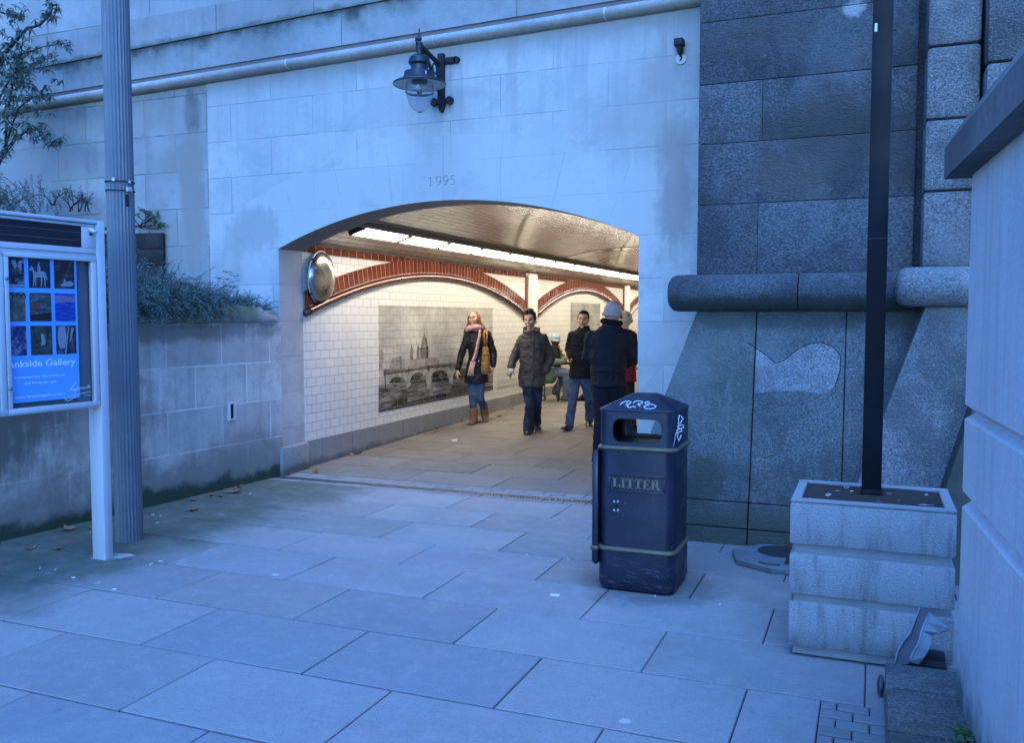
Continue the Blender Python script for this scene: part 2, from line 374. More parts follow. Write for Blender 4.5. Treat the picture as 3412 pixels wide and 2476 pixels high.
def drips(g, x, y, z):     # rain streaks that run down from the moulding
    t = g.m2('SUBTRACT', g.m2('ADD', 4.2806, g.m2('MULTIPLY', x, .026)), z); s_ = g.noise(1.0, 7, .7, g.vec(g.m2('MULTIPLY', x, 6.0), 1.0, g.m2('MULTIPLY', z, .35)))
    return g.m2('MULTIPLY', mul(g, g.rng(s_, .46, .66), g.rng(g.m2('ADD', t, g.m2('MULTIPLY', g.m2('SUBTRACT', g.noise(2, 4), .5), .8)), .1, 1.3, 1, 0)), .6)
def patchy(k):
    return lambda g, x, y, z: g.m2('MULTIPLY', g.rng(g.noise(1.7, 8, .72, None, .6), .50, .62), k)
M_NEW = stone('pale_ashlar', NEWST, 'xz', 1.02, .376, (-6.57+.3, 3.87-.376*4), (.25, .245, .23), .005, .13, .16, .06, .10,
    stains=[((.415, .405, .375), notarch(0)), ((.30, .29, .265), patchy(.38)), ((.27, .26, .24), drips), ((.27, .265, .25), vouss), ((.26, .25, .23), ctop), ((.25, .23, .20), blob(-1.60, 2.75, .16, .55, .75)), ((.28, .26, .23), blob(-2.0, 3.35, .45, .35, .4)),
            ((.30, .28, .25), blob(-1.75, 3.72, .18, .2, .6)), ((.25, .25, .23), blob(-6.0, 2.55, .35, .22, .6)), ((.27, .26, .24), blob(-6.35, 2.2, .25, .3, .5)), ((.27, .27, .26), blob(-5.68, 1.9, .08, .5, .4)),
            ((.22, .21, .20), near_base(.35, 4, .3))], bumpk=.18)
OLDST = (.34, .33, .305)
M_OLD = stone('weathered_ashlar', OLDST, 'xz', .86, .40, (-9.6, 3.62-.4*4), (.16, .155, .145), .007, .14, .30, .12, .22,
    stains=[((.22, .20, .17), blob(-6.80, 3.05, .16, .75, .85)), ((.13, .12, .11), blob(-6.78, 3.85, .10, .22, .9)), ((.24, .215, .18), blob(-6.95, 3.35, .35, .16, .7)), ((.25, .23, .2), blob(-7.5, 3.85, .8, .15, .5)),
            ((.25, .23, .2), blob(-6.85, 2.5, .25, .35, .5)), ((.26, .26, .25), blob(-9.4, 3.3, .8, .3, .5))], bumpk=.4)
def ledgemoss(k, lo, hi):
    def f(g, x, y, z):
        t = g.m2('SUBTRACT', g.m2('ADD', 4.8404, g.m2('MULTIPLY', x, .036)), z)
        t = g.m2('ADD', t, g.m2('MULTIPLY', g.m2('SUBTRACT', g.noise(2.2, 6, .68), .5), .75))
        return g.m2('MULTIPLY', mul(g, g.rng(t, lo, hi, 1, 0), g.rng(x, -4.2, -3.9, 1, .15)), k)
    return f
M_FASC = stone('fascia_stone', (.33, .325, .31), 'xz', 1.85, 2.0, (-3.97, 3.6), (.15, .15, .14), .007, .1, .28, .12, .2,
    stains=[((.16, .17, .155), ledgemoss(.85, .02, .30)), ((.045, .055, .045), ledgemoss(.9, -.06, .12)), ((.06, .085, .05), ledgemoss(.8, -.22, -.05))], bumpk=.5)
M_COURSE = stone('ledge_stone', (.34, .325, .305), 'xz', 1.2, 2.0, (-7.0, 4.0), (.12, .12, .11), .008, .16, .3, .1, .3,
    stains=[((.07, .085, .07), lambda g, x, y, z: g.m2('MULTIPLY', g.rng(g.m2('ADD', g.m2('SUBTRACT', z, g.m2('ADD', 4.8404, g.m2('MULTIPLY', x, .036))), g.m2('MULTIPLY', g.m2('SUBTRACT', g.noise(5, 5, .7), .5), .2)), .0, .07, 1, 0), .7))], bumpk=.4)
M_ROLL = stone('roll_moulding_stone', (.40, .375, .335), 'xz', 1.65, 4.0, (-6.33, 3.0), (.5, .49, .46), .008, .06, .35, .18, .12, bumpk=.7)
M_FILLET = plain('dark_fillet_stone', (.20, .18, .175), .9, 0, .2, 6, .3)
M_SOFFIT = stone('arch_soffit_render', (.27, .26, .245), 'xz', 50, 50, (0, 0), (.2, .2, .2), .001, .05, .25, .08, .05, bumpk=.2)
wall = thing('stone_wall', 'long pale stone wall with the low arched opening and 1995 cut above it', 'wall', (-3.8, 7.65, 0))
bm = NB()
def strip(xa, xb, za, zb, y, mi=0): poly(bm, [(xa, y, za(xa)), (xb, y, za(xb)), (xb, y, zb(xb)), (xa, y, zb(xa))], mi)
top = lambda x: rz(x)+.06; zero = lambda x: -.05
N = 48; xs = [XL+(XR-XL)*i/N for i in range(N+1)]
for a, b in zip(xs, xs[1:]): strip(a, b, arcz, top, YW)
strip(-6.57, XL, zero, top, YW); strip(XR, -1.0, zero, top, YW)
# jambs of the opening, and a thin return where the clean facing starts
poly(bm, [(XL, YW, -.05), (XL, 8.06, -.05), (XL, 8.06, ZS), (XL, YW, ZS)]); poly(bm, [(XR, 8.06, -.05), (XR, YW, -.05), (XR, YW, ZS), (XR, 8.06, ZS)])
poly(bm, [(-6.57, YW+.02, 0), (-6.57, YW, 0), (-6.57, YW, 4.15), (-6.57, YW+.02, 4.15)])
ob('clean_facing', bm, M_NEW, wall)
bm = NB(); strip(-14, -6.568, zero, top, YW+.016); ob('old_facing', bm, M_OLD, wall)
bm = NB()
for a, b in zip(xs, xs[1:]): poly(bm, [(a, YW, arcz(a)), (b, YW, arcz(b)), (b, 8.06, arcz(b)), (a, 8.06, arcz(a))])
ob('arch_soffit', bm, M_SOFFIT, wall, smooth=True)
bm = NB()     # half-round roll that climbs along the wall
ra = [(-14, rz(-14)), (-1.0, rz(-1.0))]; ring = []
for x, z in ra: ring.append([(x, YW+.03, z)] + [(x, YW-.008-.088*math.sin(math.pi*k/12), z+.057-.057*math.cos(math.pi*k/12)) for k in range(13)] + [(x, YW+.03, z+.114)])
loft(bm, ring); ob('roll_moulding', bm, M_ROLL, wall, auto=40)
bm = NB(); strip(-14, -1.0, lambda x: rz(x)+.113, lambda x: rz(x)+.165, YW+.012); ob('fillet', bm, M_FILLET, wall)
bm = NB()
def slab3(xa, xb, za, zb, ya, yb):
    v = [bm.verts.new(p) for p in ((xa, ya, za(xa)), (xb, ya, za(xb)), (xb, ya, zb(xb)), (xa, ya, zb(xa)), (xa, yb, za(xa)), (xb, yb, za(xb)), (xb, yb, zb(xb)), (xa, yb, zb(xa)))]
    for f in ((0, 1, 2, 3), (5, 4, 7, 6), (0, 4, 5, 1), (3, 2, 6, 7), (0, 3, 7, 4), (1, 5, 6, 2)): bm.faces.new([v[i] for i in f])
slab3(-14, -1.0, lambda x: rz(x)+.165, lambda x: led(x)-.004, YW-.012, YW+.3); ob('fascia', bm, M_FASC, wall)
bm = NB(); slab3(-14, -1.0, led, lambda x: 4.88+.014*(x+7.6), YW-.035, YW+.3); ob('string_course', bm, M_COURSE, wall)
bm = NB(); slab3(-14, -1.0, lambda x: 4.884+.014*(x+7.6), lambda x: 6.4, YW-.018, YW+.3)
ob('parapet', bm, stone('parapet_stone', (.38, .37, .355), 'xz', 1.5, .8, (-8.05, 4.88), (.14, .14, .13), .008, .1, .28, .1, .2, bumpk=.35), wall)
# plinth blocks at the foot of the jambs
M_PLINTH = stone('plinth_granite', (.30, .295, .28), 'yz', .62, 2.0, (8.07, -.5), (.12, .12, .11), .005, .08, .2, .2, .15, stains=[((.12, .12, .11), near_base(.12, 5, .15))], bumpk=.3)
for xa, xb in ((XL-.03, XL+.055), (XR-.055, XR+.03)):
    bm = NB(); box(bm, xa, xb, 7.60, 8.07, -.05, .295, .012); ob('jamb_plinth', bm, M_PLINTH, wall, auto=40)
# the date, cut into the stone
M_CUT = plain('cut_letter_shadow', (.15, .15, .145), .95, 0, .1, 20, 0)
bm = NB()
def dig(pts, x0, w, z0, h, r=.0042): tube(bm, [(x0+p[0]*w, YW-.0005, z0+p[1]*h) for p in pts], r, 6, sy=.35)
arc = lambda cx, cy, rx, ry, a0, a1, n=14: [(cx+rx*math.cos(R(a0+(a1-a0)*i/n)), cy+ry*math.sin(R(a0+(a1-a0)*i/n))) for i in range(n+1)]
z0, h = 2.903, .085
dig([(.1, .8), (.45, 1.0), (.45, 0)], -3.955, .05, z0, h); dig([(.15, 0), (.8, 0)], -3.955, .05, z0, h, .003)
for x0 in (-3.875, -3.80):
    dig(arc(.5, .68, .45, .32, 0, 360), x0, .056, z0, h); dig([(.95, .68), (.93, .45), (.75, .15), (.3, 0), (.12, .03)], x0, .056, z0, h)
dig([(.9, 1), (.25, 1), (.15, .57)] + arc(.42, .3, .48, .31, 115, -140), -3.725, .054, z0, h)
ob('inscription', bm, M_CUT, wall)
# ================================================================== the tiled passage behind it
LEN = 36.0
def tilevec(g, plane):
    x = g.xyz(); return g.vec(x[1], x[2]) if plane == 'yz' else None
def tiles(name, base, w, h, orig, grout, jw, uv=False, rough=.10, tilt=.5, var=.06, off=.5, dirt=.0):
    g = G(name, rough, .55)
    if uv: v = g.n('ShaderNodeUVMap').outputs[0]
    else: v = g.map(tilevec(g, 'yz'), loc=(-orig[0], -orig[1], 0))
    c, f = g.brick(v, w, h, jw, sc3(base, 1-var), sc3(base, 1+var), grout, off, .05)
    # a value of its own for every tile, used to tip it very slightly
    s = g.xyz(v); row = g.m2('FLOOR', g.m2('DIVIDE', s[1], h)); sh = g.m2('MULTIPLY', g.m2('MODULO', g.m2('ABSOLUTE', row), 2.0), off)
    cx = g.m2('FLOOR', g.m2('SUBTRACT', g.m2('DIVIDE', s[0], w), sh)); wn = g.n('ShaderNodeTexWhiteNoise', noise_dimensions='2D'); g.put(wn.inputs[0], g.vec(cx, row))
    r3 = g.xyz(wn.outputs['Color'])
    fx = g.m2('FRACT', g.m2('SUBTRACT', g.m2('DIVIDE', s[0], w), sh)); fy = g.m2('FRACT', g.m2('DIVIDE', s[1], h))
    hgt = g.m2('ADD', g.m2('MULTIPLY', g.m2('SUBTRACT', r3[0], .5), fx), g.m2('MULTIPLY', g.m2('SUBTRACT', r3[1], .5), fy))
    g.bump(g.m2('SUBTRACT', g.m2('ADD', hgt, g.m2('MULTIPLY', g.noise(9, 2), .25)), g.m2('MULTIPLY', f, .6)), tilt, .006)
    if dirt: c = g.mix(g.m2('MULTIPLY', g.rng(g.noise(1.2, 5, .6), .4, .7), dirt), c, sc3(base, .55))
    g.col(c); g.set('Roughness', g.m2('ADD', rough, g.m2('MULTIPLY', f, .5))); return g.m
GROUT = (.20, .185, .165)
M_TILE = tiles('white_glazed_tile', (.70, .67, .60), .181, .0986, (8.03, .2976), (.30, .28, .25), .0032, tilt=.16, var=.03, dirt=.12)
M_CEIL = tiles('ceiling_tile', (.43, .385, .30), .20, .10, (0, 0), (.07, .06, .05), .0075, uv=True, rough=.13, tilt=.30, var=.08, dirt=.35)
M_BROWN = tiles('oxblood_glazed_tile', (.105, .023, .013), .105, 9.0, (0, 0), (.24, .13, .09), .004, uv=True, rough=.08, tilt=.8, var=.25, off=0)
M_ROLLB = plain('oxblood_glazed_moulding', (.10, .022, .012), .15, 0, .25, 9, .05, .6)
M_CREAM = plain('cream_pilaster_paint', (.58, .54, .44), .35, 0, .08, 5, .08)
M_LIT = G('lit_diffuser'); M_LIT.t.nodes.remove(M_LIT.b)
_e = M_LIT.n('ShaderNodeEmission'); _e.inputs[0].default_value = (*LAMP_COL, 1); _e.inputs[1].default_value = LAMP_STR; M_LIT.t.links.new(_e.outputs[0], M_LIT.out.inputs[0]); M_LIT = M_LIT.m
M_CAPD = plain('dark_end_cap', (.035, .032, .028), .6)
M_HOUS = plain('grey_housing', (.16, .15, .135), .5)
M_WHITEM = plain('white_metal', (.55, .55, .53), .4, .2, .05, 12, 0)
XA, XB = -5.70, -1.895; ZT = 2.437
pas = thing('pedestrian_passage', 'white tiled pedestrian passage with a glossy vaulted ceiling and brown tile arches', 'underpass', (-3.8, 8.06, 0))
hsT = (XB-XA)/2; xcT = (XA+XB)/2; riseT = .40; RT2 = (hsT**2+riseT**2)/(2*riseT); zoT = ZT+riseT-RT2
def vaultz(x): return zoT + math.sqrt(RT2*RT2-(x-xcT)**2)
bm = NB(); uvl = bm.loops.layers.uv.new('UVMap')
NV = 28; aa = math.asin(hsT/RT2); yy = [8.06+i*(LEN-8.06)/14 for i in range(15)]
for i in range(NV):
    a0 = -aa+2*aa*i/NV; a1 = -aa+2*aa*(i+1)/NV
    p = [(xcT+RT2*math.sin(q), zoT+RT2*math.cos(q), q*RT2) for q in (a0, a1)]
    for ya, yb in zip(yy, yy[1:]):
        f = bm.faces.new([bm.verts.new(v) for v in ((p[0][0], ya, p[0][1]), (p[1][0], ya, p[1][1]), (p[1][0], yb, p[1][1]), (p[0][0], yb, p[0][1]))])
        for l, uv in zip(f.loops, ((ya, p[0][2]), (ya, p[1][2]), (yb, p[1][2]), (yb, p[0][2]))): l[uvl].uv = (uv[0]+50, uv[1]+20)
bmesh.ops.remove_doubles(bm, verts=bm.verts, dist=1e-5)
ob('vault', bm, M_CEIL, pas, smooth=True)
bm = NB(); poly(bm, [(x, 8.055, arcz(x)-.0) for x in xs] + [(xcT+RT2*math.sin(aa-2*aa*i/NV), 8.055, zoT+RT2*math.cos(aa-2*aa*i/NV)) for i in range(NV+1)])
ob('vault_end', bm, M_SOFFIT, pas)
BAYS = [(8.075, 14.70), (15.215, 21.325), (21.83, 27.94), (28.445, 34.555)]
def side(X, sg):
    for nm, z0, z1, mt, pr in (('tiled_wall', .20, ZT, M_TILE, 0),):
        bm = NB(); poly(bm, [(X, 8.06, z0), (X, LEN, z0), (X, LEN, z1), (X, 8.06, z1)][::sg]); ob(nm, bm, mt, pas)
    bm = NB(); y = 8.06
    prism(bm, [(X-sg*.03, 8.06, -.05), (X+sg*.018, 8.06, -.05), (X+sg*.018, 8.06, .298), (X-sg*.03, 8.06, .298)], (0, LEN-8.06, .0))
    for v in bm.verts:
        if v.co.y > 20: v.co.z += .005*(LEN-8) if v.co.z > .2 else 0
    ob('plinth', bm, M_PLINTH, pas)
    bm = NB(); uvl = bm.loops.layers.uv.new('UVMap')
    def quad(ps, uvs):
        f = bm.faces.new([bm.verts.new(p) for p in ps])
        for l, u in zip(f.loops, uvs): l[uvl].uv = u
    xo = X+sg*.012
    quad([(xo, 8.06, 2.352), (xo, LEN, 2.352), (xo, LEN, ZT-.002), (xo, 8.06, ZT-.002)], [(1, .1), (1+(LEN-8.06)/1.6, .1), (1+(LEN-8.06)/1.6, .2), (1, .2)])
    quad([(X, 8.06, 2.352), (X, LEN, 2.352), (xo, LEN, 2.352), (xo, 8.06, 2.352)], [(1, .1), (9, .1), (9, .11), (1, .11)])
    ob('top_band', bm, M_BROWN, pas)
    for ya, yb in BAYS:
        hc = (yb-ya)/2; yc = (ya+yb)/2; rise = .53; zf = 1.650
        Rr = (hc*hc+rise*rise)/(2*rise); zc = zf+rise-Rr; A = math.asin(hc/Rr)
        bm = NB(); uvl = bm.loops.layers.uv.new('UVMap'); n = 48; xo = X+sg*.022
        def pt(r, a, x):       # ends cut plumb against the pilaster
            y = yc+r*math.sin(a); y2 = min(max(y, ya), yb); z = zc+r*math.cos(a)
            if y2 != y: z = zc+math.sqrt(r*r-(y2-yc)**2)
            return (x, y2, min(z, ZT-.004))
        for i in range(n):
            a0, a1 = -A+2*A*i/n, -A+2*A*(i+1)/n; u0, u1 = a0*Rr+40, a1*Rr+40; ri, ro = Rr+.03, Rr+.262
            quad([pt(ri, a0, xo), pt(ri, a1, xo), pt(ro, a1, xo), pt(ro, a0, xo)], [(u0, .1), (u1, .1), (u1, .3), (u0, .3)])
            quad([pt(ro, a0, X), pt(ro, a0, xo), pt(ro, a1, xo), pt(ro, a1, X)], [(u0, .3), (u0, .31), (u1, .31), (u1, .3)])
        ar = ob('wall_arch', bm, M_BROWN, pas)
        bm = NB(); tube(bm, [pt(Rr+.035, -A+2*A*i/n, X+sg*.026) for i in range(n+1)], .036, 8); tube(bm, [pt(Rr+.085, -A+2*A*i/n, X+sg*.026) for i in range(n+1)], .012, 6)
        ob('arch_roll', bm, M_ROLLB, ar, smooth=True)
        bm = NB(); box(bm, min(X-sg*.01, X+sg*.055), max(X-sg*.01, X+sg*.055), yb+.07, yb+.495, 0.25, ZT-.003, .006); ob('pilaster', bm, M_CREAM, pas, auto=40)
        for p0_, p1_ in ((yb, yb+.0695), (yb+.4955, yb+.515)):
            bm = NB(); box(bm, min(X, X+sg*.03), max(X, X+sg*.03), p0_, p1_, 1.60, ZT-.005, .006); ob('pilaster_edging', bm, M_ROLLB, pas, auto=40)
side(XA, 1); side(XB, -1)
# brown ribs across the vault over the pilasters
for _, y0 in BAYS:
    bm = NB(); uvl = bm.loops.layers.uv.new('UVMap')
    for i in range(NV):
        q = [-aa+2*aa*(i+k)/NV for k in (0, 1)]; P_ = [(xcT+(RT2-.006)*math.sin(a), zoT+(RT2-.006)*math.cos(a), a*RT2+20) for a in q]
        f = bm.faces.new([bm.verts.new(v) for v in ((P_[0][0], y0+.06, P_[0][1]), (P_[1][0], y0+.06, P_[1][1]), (P_[1][0], y0+.49, P_[1][1]), (P_[0][0], y0+.49, P_[0][1]))])
        for l, u in zip(f.loops, ((P_[0][2], .1), (P_[1][2], .1), (P_[1][2], .3), (P_[0][2], .3))): l[uvl].uv = u
    ob('vault_rib', bm, M_BROWN, pas)
bm = NB(); poly(bm, [(XA, LEN, -.1), (XB, LEN, -.1), (XB, LEN, 3), (XA, LEN, 3)]); ob('end_wall', bm, M_TILE, pas)
# fluorescent panels in a row, set along the left haunch of the vault
xa_, xb_ = -5.290, -5.115; zl, zr = vaultz(xa_)-.022, vaultz(xb_)-.022
ORD = ['first', 'second', 'third', 'fourth', 'fifth', 'sixth', 'seventh', 'eighth', 'ninth', 'tenth', 'eleventh', 'twelfth', 'thirteenth', 'fourteenth', 'fifteenth', 'sixteenth', 'seventeenth', 'eighteenth', 'nineteenth', 'twentieth', 'twenty first', 'twenty second', 'twenty third', 'twenty fourth', 'twenty fifth', 'twenty sixth']
tl = Vector((xb_-xa_, 0, zr-zl)); L_ = tl.length; tl.normalize(); nl = Vector((tl.z, 0, -tl.x))
def make_light(y):
    lab = 'bright white fluorescent ceiling panel, %s of the row counting in from the archway' % ORD[0]
    t = thing('ceiling_light', lab, 'ceiling light', ((xa_+xb_)/2, y, (zl+zr)/2), 'fluorescent panels along the passage ceiling')
    c = Vector(((xa_+xb_)/2, y, (zl+zr)/2))
    bm = NB(); obox(bm, c-nl*.012, tl, Vector((0, 1, 0)), -nl, L_/2+.010, .515, .02, .004); ob('housing', bm, M_HOUS, t)
    bm = NB(); n0 = 6; rr = .03; pts = []
    for sx, sy, a0 in ((1, 1, 0), (-1, 1, 90), (-1, -1, 180), (1, -1, 270)):
        for k in range(n0+1): pts.append(c + nl*.009 + tl*(sx*(L_/2-rr)+rr*math.cos(R(a0+90*k/n0))) + Vector((0, 1, 0))*(sy*(.482-rr)+rr*math.sin(R(a0+90*k/n0))))
    prism(bm, pts, nl*.02); ob('diffuser', bm, M_LIT, t)
    for sy in (-1, 1):
        bm = NB(); obox(bm, c+nl*.011+Vector((0, sy*.503, 0)), tl, Vector((0, 1, 0)), -nl, L_/2+.011, .0195, .021, .003); ob('end_cap', bm, M_CAPD, t)
    return t
def copy_tree(o, parent=None):
    c = link(o.copy()); c.parent = parent
    if parent is not None: c.matrix_parent_inverse = o.matrix_parent_inverse
    for ch in list(o.children): copy_tree(ch, c)
    return c
l0 = make_light(8.88)
for i in range(1, 26):
    c = copy_tree(l0); c.location.y = 8.88+1.047*i
    c['label'] = 'bright white fluorescent ceiling panel, %s of the row counting in from the archway' % ORD[i]
t = thing('cable_trunking', 'dark narrow trunking that runs beside the row of ceiling panels', 'trunking', (xb_+.05, 8.4, zr))
bm = NB(); obox(bm, Vector((xb_+.055, 8.2+13.5, vaultz(xb_+.055)-.03)), tl, Vector((0, 1, 0)), -nl, .022, 13.6, .025, .004); ob('duct', bm, plain('grey_trunking', (.24, .22, .19), .6), t)
# ================================================================== retaining wall and planted bank on the left
RA = R(85.5); RD = Vector((-math.cos(RA), -math.sin(RA), 0)); RN = Vector((math.sin(RA), -math.cos(RA), 0)); RP = Vector((-5.672, 7.645, 0))
def rw(s, off=0, z=0): return RP + RD*s + RN*off + Vector((0, 0, z))
M_RET = stone('retaining_ashlar', (.60, .57, .52), 'yz', .66, .3895, (6.15, .03), (.66, .63, .58), .007, .20, .40, .12, .36,
    stains=[((.10, .095, .085), blob(4.4, .85, .75, .5, .9, 2.5, .9, 1)), ((.085, .08, .075), blob(3.4, .5, .8, .7, .9, 2.0, .9, 1)), ((.16, .15, .135), blob(5.5, .9, .5, .7, .6, 3, .9, 1)),
            ((.11, .12, .10), blob(6.2, 1.53, 1.5, .10, .6, 4, .9, 1)), ((.19, .175, .15), blob(7.1, .3, .6, .25, .5, 4, .9, 1)), ((.20, .195, .175), near_base(.50, 3, .7)), (GREEN, near_base(.17, 3.0, .34))], bumpk=.5, jb=.3)
M_COPE = stone('mossy_coping', (.27, .275, .24), 'yz', 1.1, 9, (6.9, -3), (.10, .10, .09), .006, .12, .3, .14, .35,
    stains=[((.085, .115, .065), blob(6.4, 1.72, 1.4, .11, .85, 5, .8, 1)), ((.36, .35, .33), blob(7.45, 1.66, .16, .2, .6, 5, .8, 1))], bumpk=.6)
ret = thing('retaining_wall', 'stained stone retaining wall of the planted bank with a rounded mossy coping', 'wall', rw(2))
bm = NB()
pr = [rw(0, 0, -.05), rw(0, 0, 1.593), rw(0, -.30, 1.593), rw(0, -.30, -.05)]
prism(bm, pr, RD*9); ob('wall_face', bm, M_RET, ret)
bm = NB(); rings = []
for s, k in ((.06, .35), (.09, .6), (.16, .8), (.32, .95), (.5, 1), (2, 1), (4, 1), (9, 1)):
    prof = [(-.30, 1.598), (.012, 1.598), (.026, 1.625), (.018, 1.69), (-.02, 1.745), (-.075, 1.778), (-.14, 1.787), (-.30, 1.775)]
    rings.append([rw(s, o, 1.598+(z-1.598)*k) for o, z in prof])
loft(bm, rings); ob('coping', bm, M_COPE, ret, auto=50)
vt = thing('wall_vent', 'small upright slot with a pale frame and rusty iron in the retaining wall', 'vent', rw(.74, 0, .66))
sv = (7.64-6.915)/.997; hw = .045
bm = NB()
def rbox(bm, s0, s1, o0, o1, z0, z1, bev=0): obox(bm, rw((s0+s1)/2, (o0+o1)/2, (z0+z1)/2), RD, RN, Vector((0, 0, 1)), abs(s1-s0)/2, abs(o1-o0)/2, (z1-z0)/2, bev)
for a in ((-hw, -hw+.016, .66, .83), (hw-.016, hw, .66, .83), (-hw+.016, hw-.016, .66, .672), (-hw+.016, hw-.016, .815, .83)): rbox(bm, sv+a[0], sv+a[1], -.01, .022, a[2], a[3])
ob('frame', bm, plain('pale_render', (.62, .61, .60), .8), vt)
bm = NB(); rbox(bm, sv-hw+.014, sv+hw-.014, -.008, .002, .67, .818); ob('recess', bm, M_DARK, vt)
bm = NB(); tube(bm, [rw(sv-.006, .004, .675), rw(sv+.004, .006, .72), rw(sv-.004, .007, .77), rw(sv+.002, .004, .812)], .006, 6); ell(bm, rw(sv, .005, .74), (.012, .008, .02)); ob('iron_bar', bm, plain('rust', (.07, .035, .02), .8), vt)
Z1 = Vector((0, 0, 1))
# the bank
g = G('leaf_litter_soil', .95, .1); g.col(g.mix(g.noise(22, 5, .7), g.mix(g.noise(5, 4), (.02, .016, .012), (.05, .04, .028)), (.09, .06, .04))); g.bump(g.noise(40, 4, .7), .8, .03); M_SOIL = g.m
def tl_(x): return 7.0+(x+9.6)*.256
def bankz(x, y):
    sx = max(0, -5.93-x); z = 1.66+.42*min(1, sx/1.15)**.8
    if y > tl_(x)+.15 and x < -7.2: z = 2.58
    z += .05*noise.noise((x*2.3, y*2.3, 1)); return z
bm = NB(); gx = [-5.90-.12*i for i in range(70)]; gy = [7.64-.13*i for i in range(42)]
gv = {(i, j): bm.verts.new((x-(7.64-y)*.0785*1.0, y, bankz(x, y))) for i, x in enumerate(gx) for j, y in enumerate(gy)}
for i in range(len(gx)-1):
    for j in range(len(gy)-1): bm.faces.new((gv[i, j], gv[i+1, j], gv[i+1, j+1], gv[i, j+1]))
setkind(ob('planted_bank', bm, M_SOIL, smooth=True), 'structure')
M_SLEEP = plain('tarred_timber', (.018, .013, .011), .75, 0, .5, 8, .3)
t = thing('timber_edging', 'dark timber boards that hold up the upper flower bed against the wall', 'edging', (-7.5, 7.06, 2.1))
td = Vector((-7.175+9.6, .62, 0)).normalized(); tn = Vector((td.y, -td.x, 0)); ta = Vector((-9.6, 7.0, 0)); TL_ = (Vector((-7.175, 7.62, 0))-ta).length
for k in range(3):
    bm = NB(); obox(bm, ta+td*TL_/2-tn*.005*k+Vector((0, 0, 2.125+.178*k)), td, tn, Z1, TL_/2, .022, .0865, .005); ob('board', bm, M_SLEEP, t, auto=40)
# ---------------------------------------------------------------- plants
def leafmat(name, a, b, c, rough=.6):
    g = G(name, rough, .3); f = g.noise(9, 4, .7); k = g.ramp(f, [(.3, a), (.5, b), (.72, c)]); g.col(g.mix(g.m2('MULTIPLY', g.rng(g.noise(3.1, 5, .7), .54, .66), .6), k, (.085, .075, .035))); g.set('Subsurface Weight', 0.0); return g.m
M_ROSE = leafmat('rosemary_needles', (.032, .052, .044), (.095, .145, .12), (.23, .29, .25))
M_GREY = leafmat('grey_green_leaves', (.045, .065, .055), (.09, .125, .10), (.17, .20, .175))
M_FRESH = leafmat('fresh_green_leaves', (.035, .075, .03), (.07, .14, .05), (.13, .22, .08))
M_TWIG = plain('dark_twig', (.028, .022, .018), .9, 0, .3, 20, .1)
M_DEAD = leafmat('dead_leaf', (.10, .055, .03), (.20, .115, .06), (.34, .21, .11), .8)
def blade(bm, p, d, L, w, roll=0, droop=0.0):
    d = Vector(d).normalized(); _, u, q = frame(d); u = u*math.cos(roll)+q*math.sin(roll)
    m = p+d*L*.45+Vector((0, 0, -droop*L*.2)); e = p+d*L+Vector((0, 0, -droop*L))
    v = [bm.verts.new(x) for x in (p, m+u*w, e, m-u*w)]; bm.faces.new(v)
def sprig(bm, bs, p, d, L, n, leaf, w, droop=.6, curl=.0, spread=55, stem=.0022):
    p = Vector(p); d = Vector(d).normalized(); pts = [p.copy()]; st = 7
    for i in range(st):
        d = (d+Vector((random.gauss(0, .07), random.gauss(0, .07), -droop/st+random.gauss(0, .05)))).normalized(); p = p+d*L/st; pts.append(p.copy())
    tube(bs, pts, [stem*(1-.7*i/st) for i in range(st+1)], 4)
    for i in range(n):
        f = (i+.5)/n; k = min(st-1, int(f*st)); q = pts[k].lerp(pts[k+1], f*st-k); t = (pts[k+1]-pts[k]).normalized(); _, u, w2 = frame(t); a = i*2.4+random.random()
        s = R(random.gauss(spread, 12)); dd = t*math.cos(s)+(u*math.cos(a)+w2*math.sin(a))*math.sin(s)
        blade(bm, q, dd, leaf*random.uniform(.7, 1.2)*(1-.25*f), w, random.random()*3, curl)
rt = thing('rosemary_bush', 'low blue green rosemary spilling over the coping of the retaining wall', 'bush', (-6.2, 6.4, 1.8))
bl, bs = NB(), NB(); rnd = random.random
for i in range(1150):       # front ones spill over the coping, the rest stand on the bank
    y = 4.6+2.3*rnd(); front = rnd() < .62
    if front and y > 6.72: y = 5.5+1.2*rnd()
    off = (.015-.16*rnd()) if front else -.15-1.15*rnd()
    base = RP+RD*((7.645-y)/.997)+RN*off; base.z = (1.775 if off > -.16 else bankz(base.x, base.y)+.01)
    d = Vector((rnd()*1.0+.25, -rnd()*.6+.15, .35+.6*rnd())) if front else Vector((random.gauss(.35, .4), random.gauss(-.1, .4), .9))
    sprig(bl, bs, base, d, random.uniform(.20, .44) if front else random.uniform(.2, .44), 52, .028, .0030, random.uniform(1.2, 2.1) if front else .7, 0, 46)
for i in range(520):        # the thinner tail that climbs the bank towards the arch
    f = rnd(); y = 6.6+.95*f; off = -.06-(1.15-.85*f)*rnd(); b = RP+RD*((7.645-y)/.997)+RN*off; b.z = bankz(b.x, min(b.y, 7.5))+.0 if off < -.2 else 1.76-.10*max(0, f-.7)/.3
    sprig(bl, bs, b, (random.gauss(.3, .4), random.gauss(.0, .4), .7), random.uniform(.10, .24), 36, .026, .0030, .9, 0, 48)
st = ob('stems', bs, M_TWIG, rt); ob('foliage', bl, M_ROSE, rt)
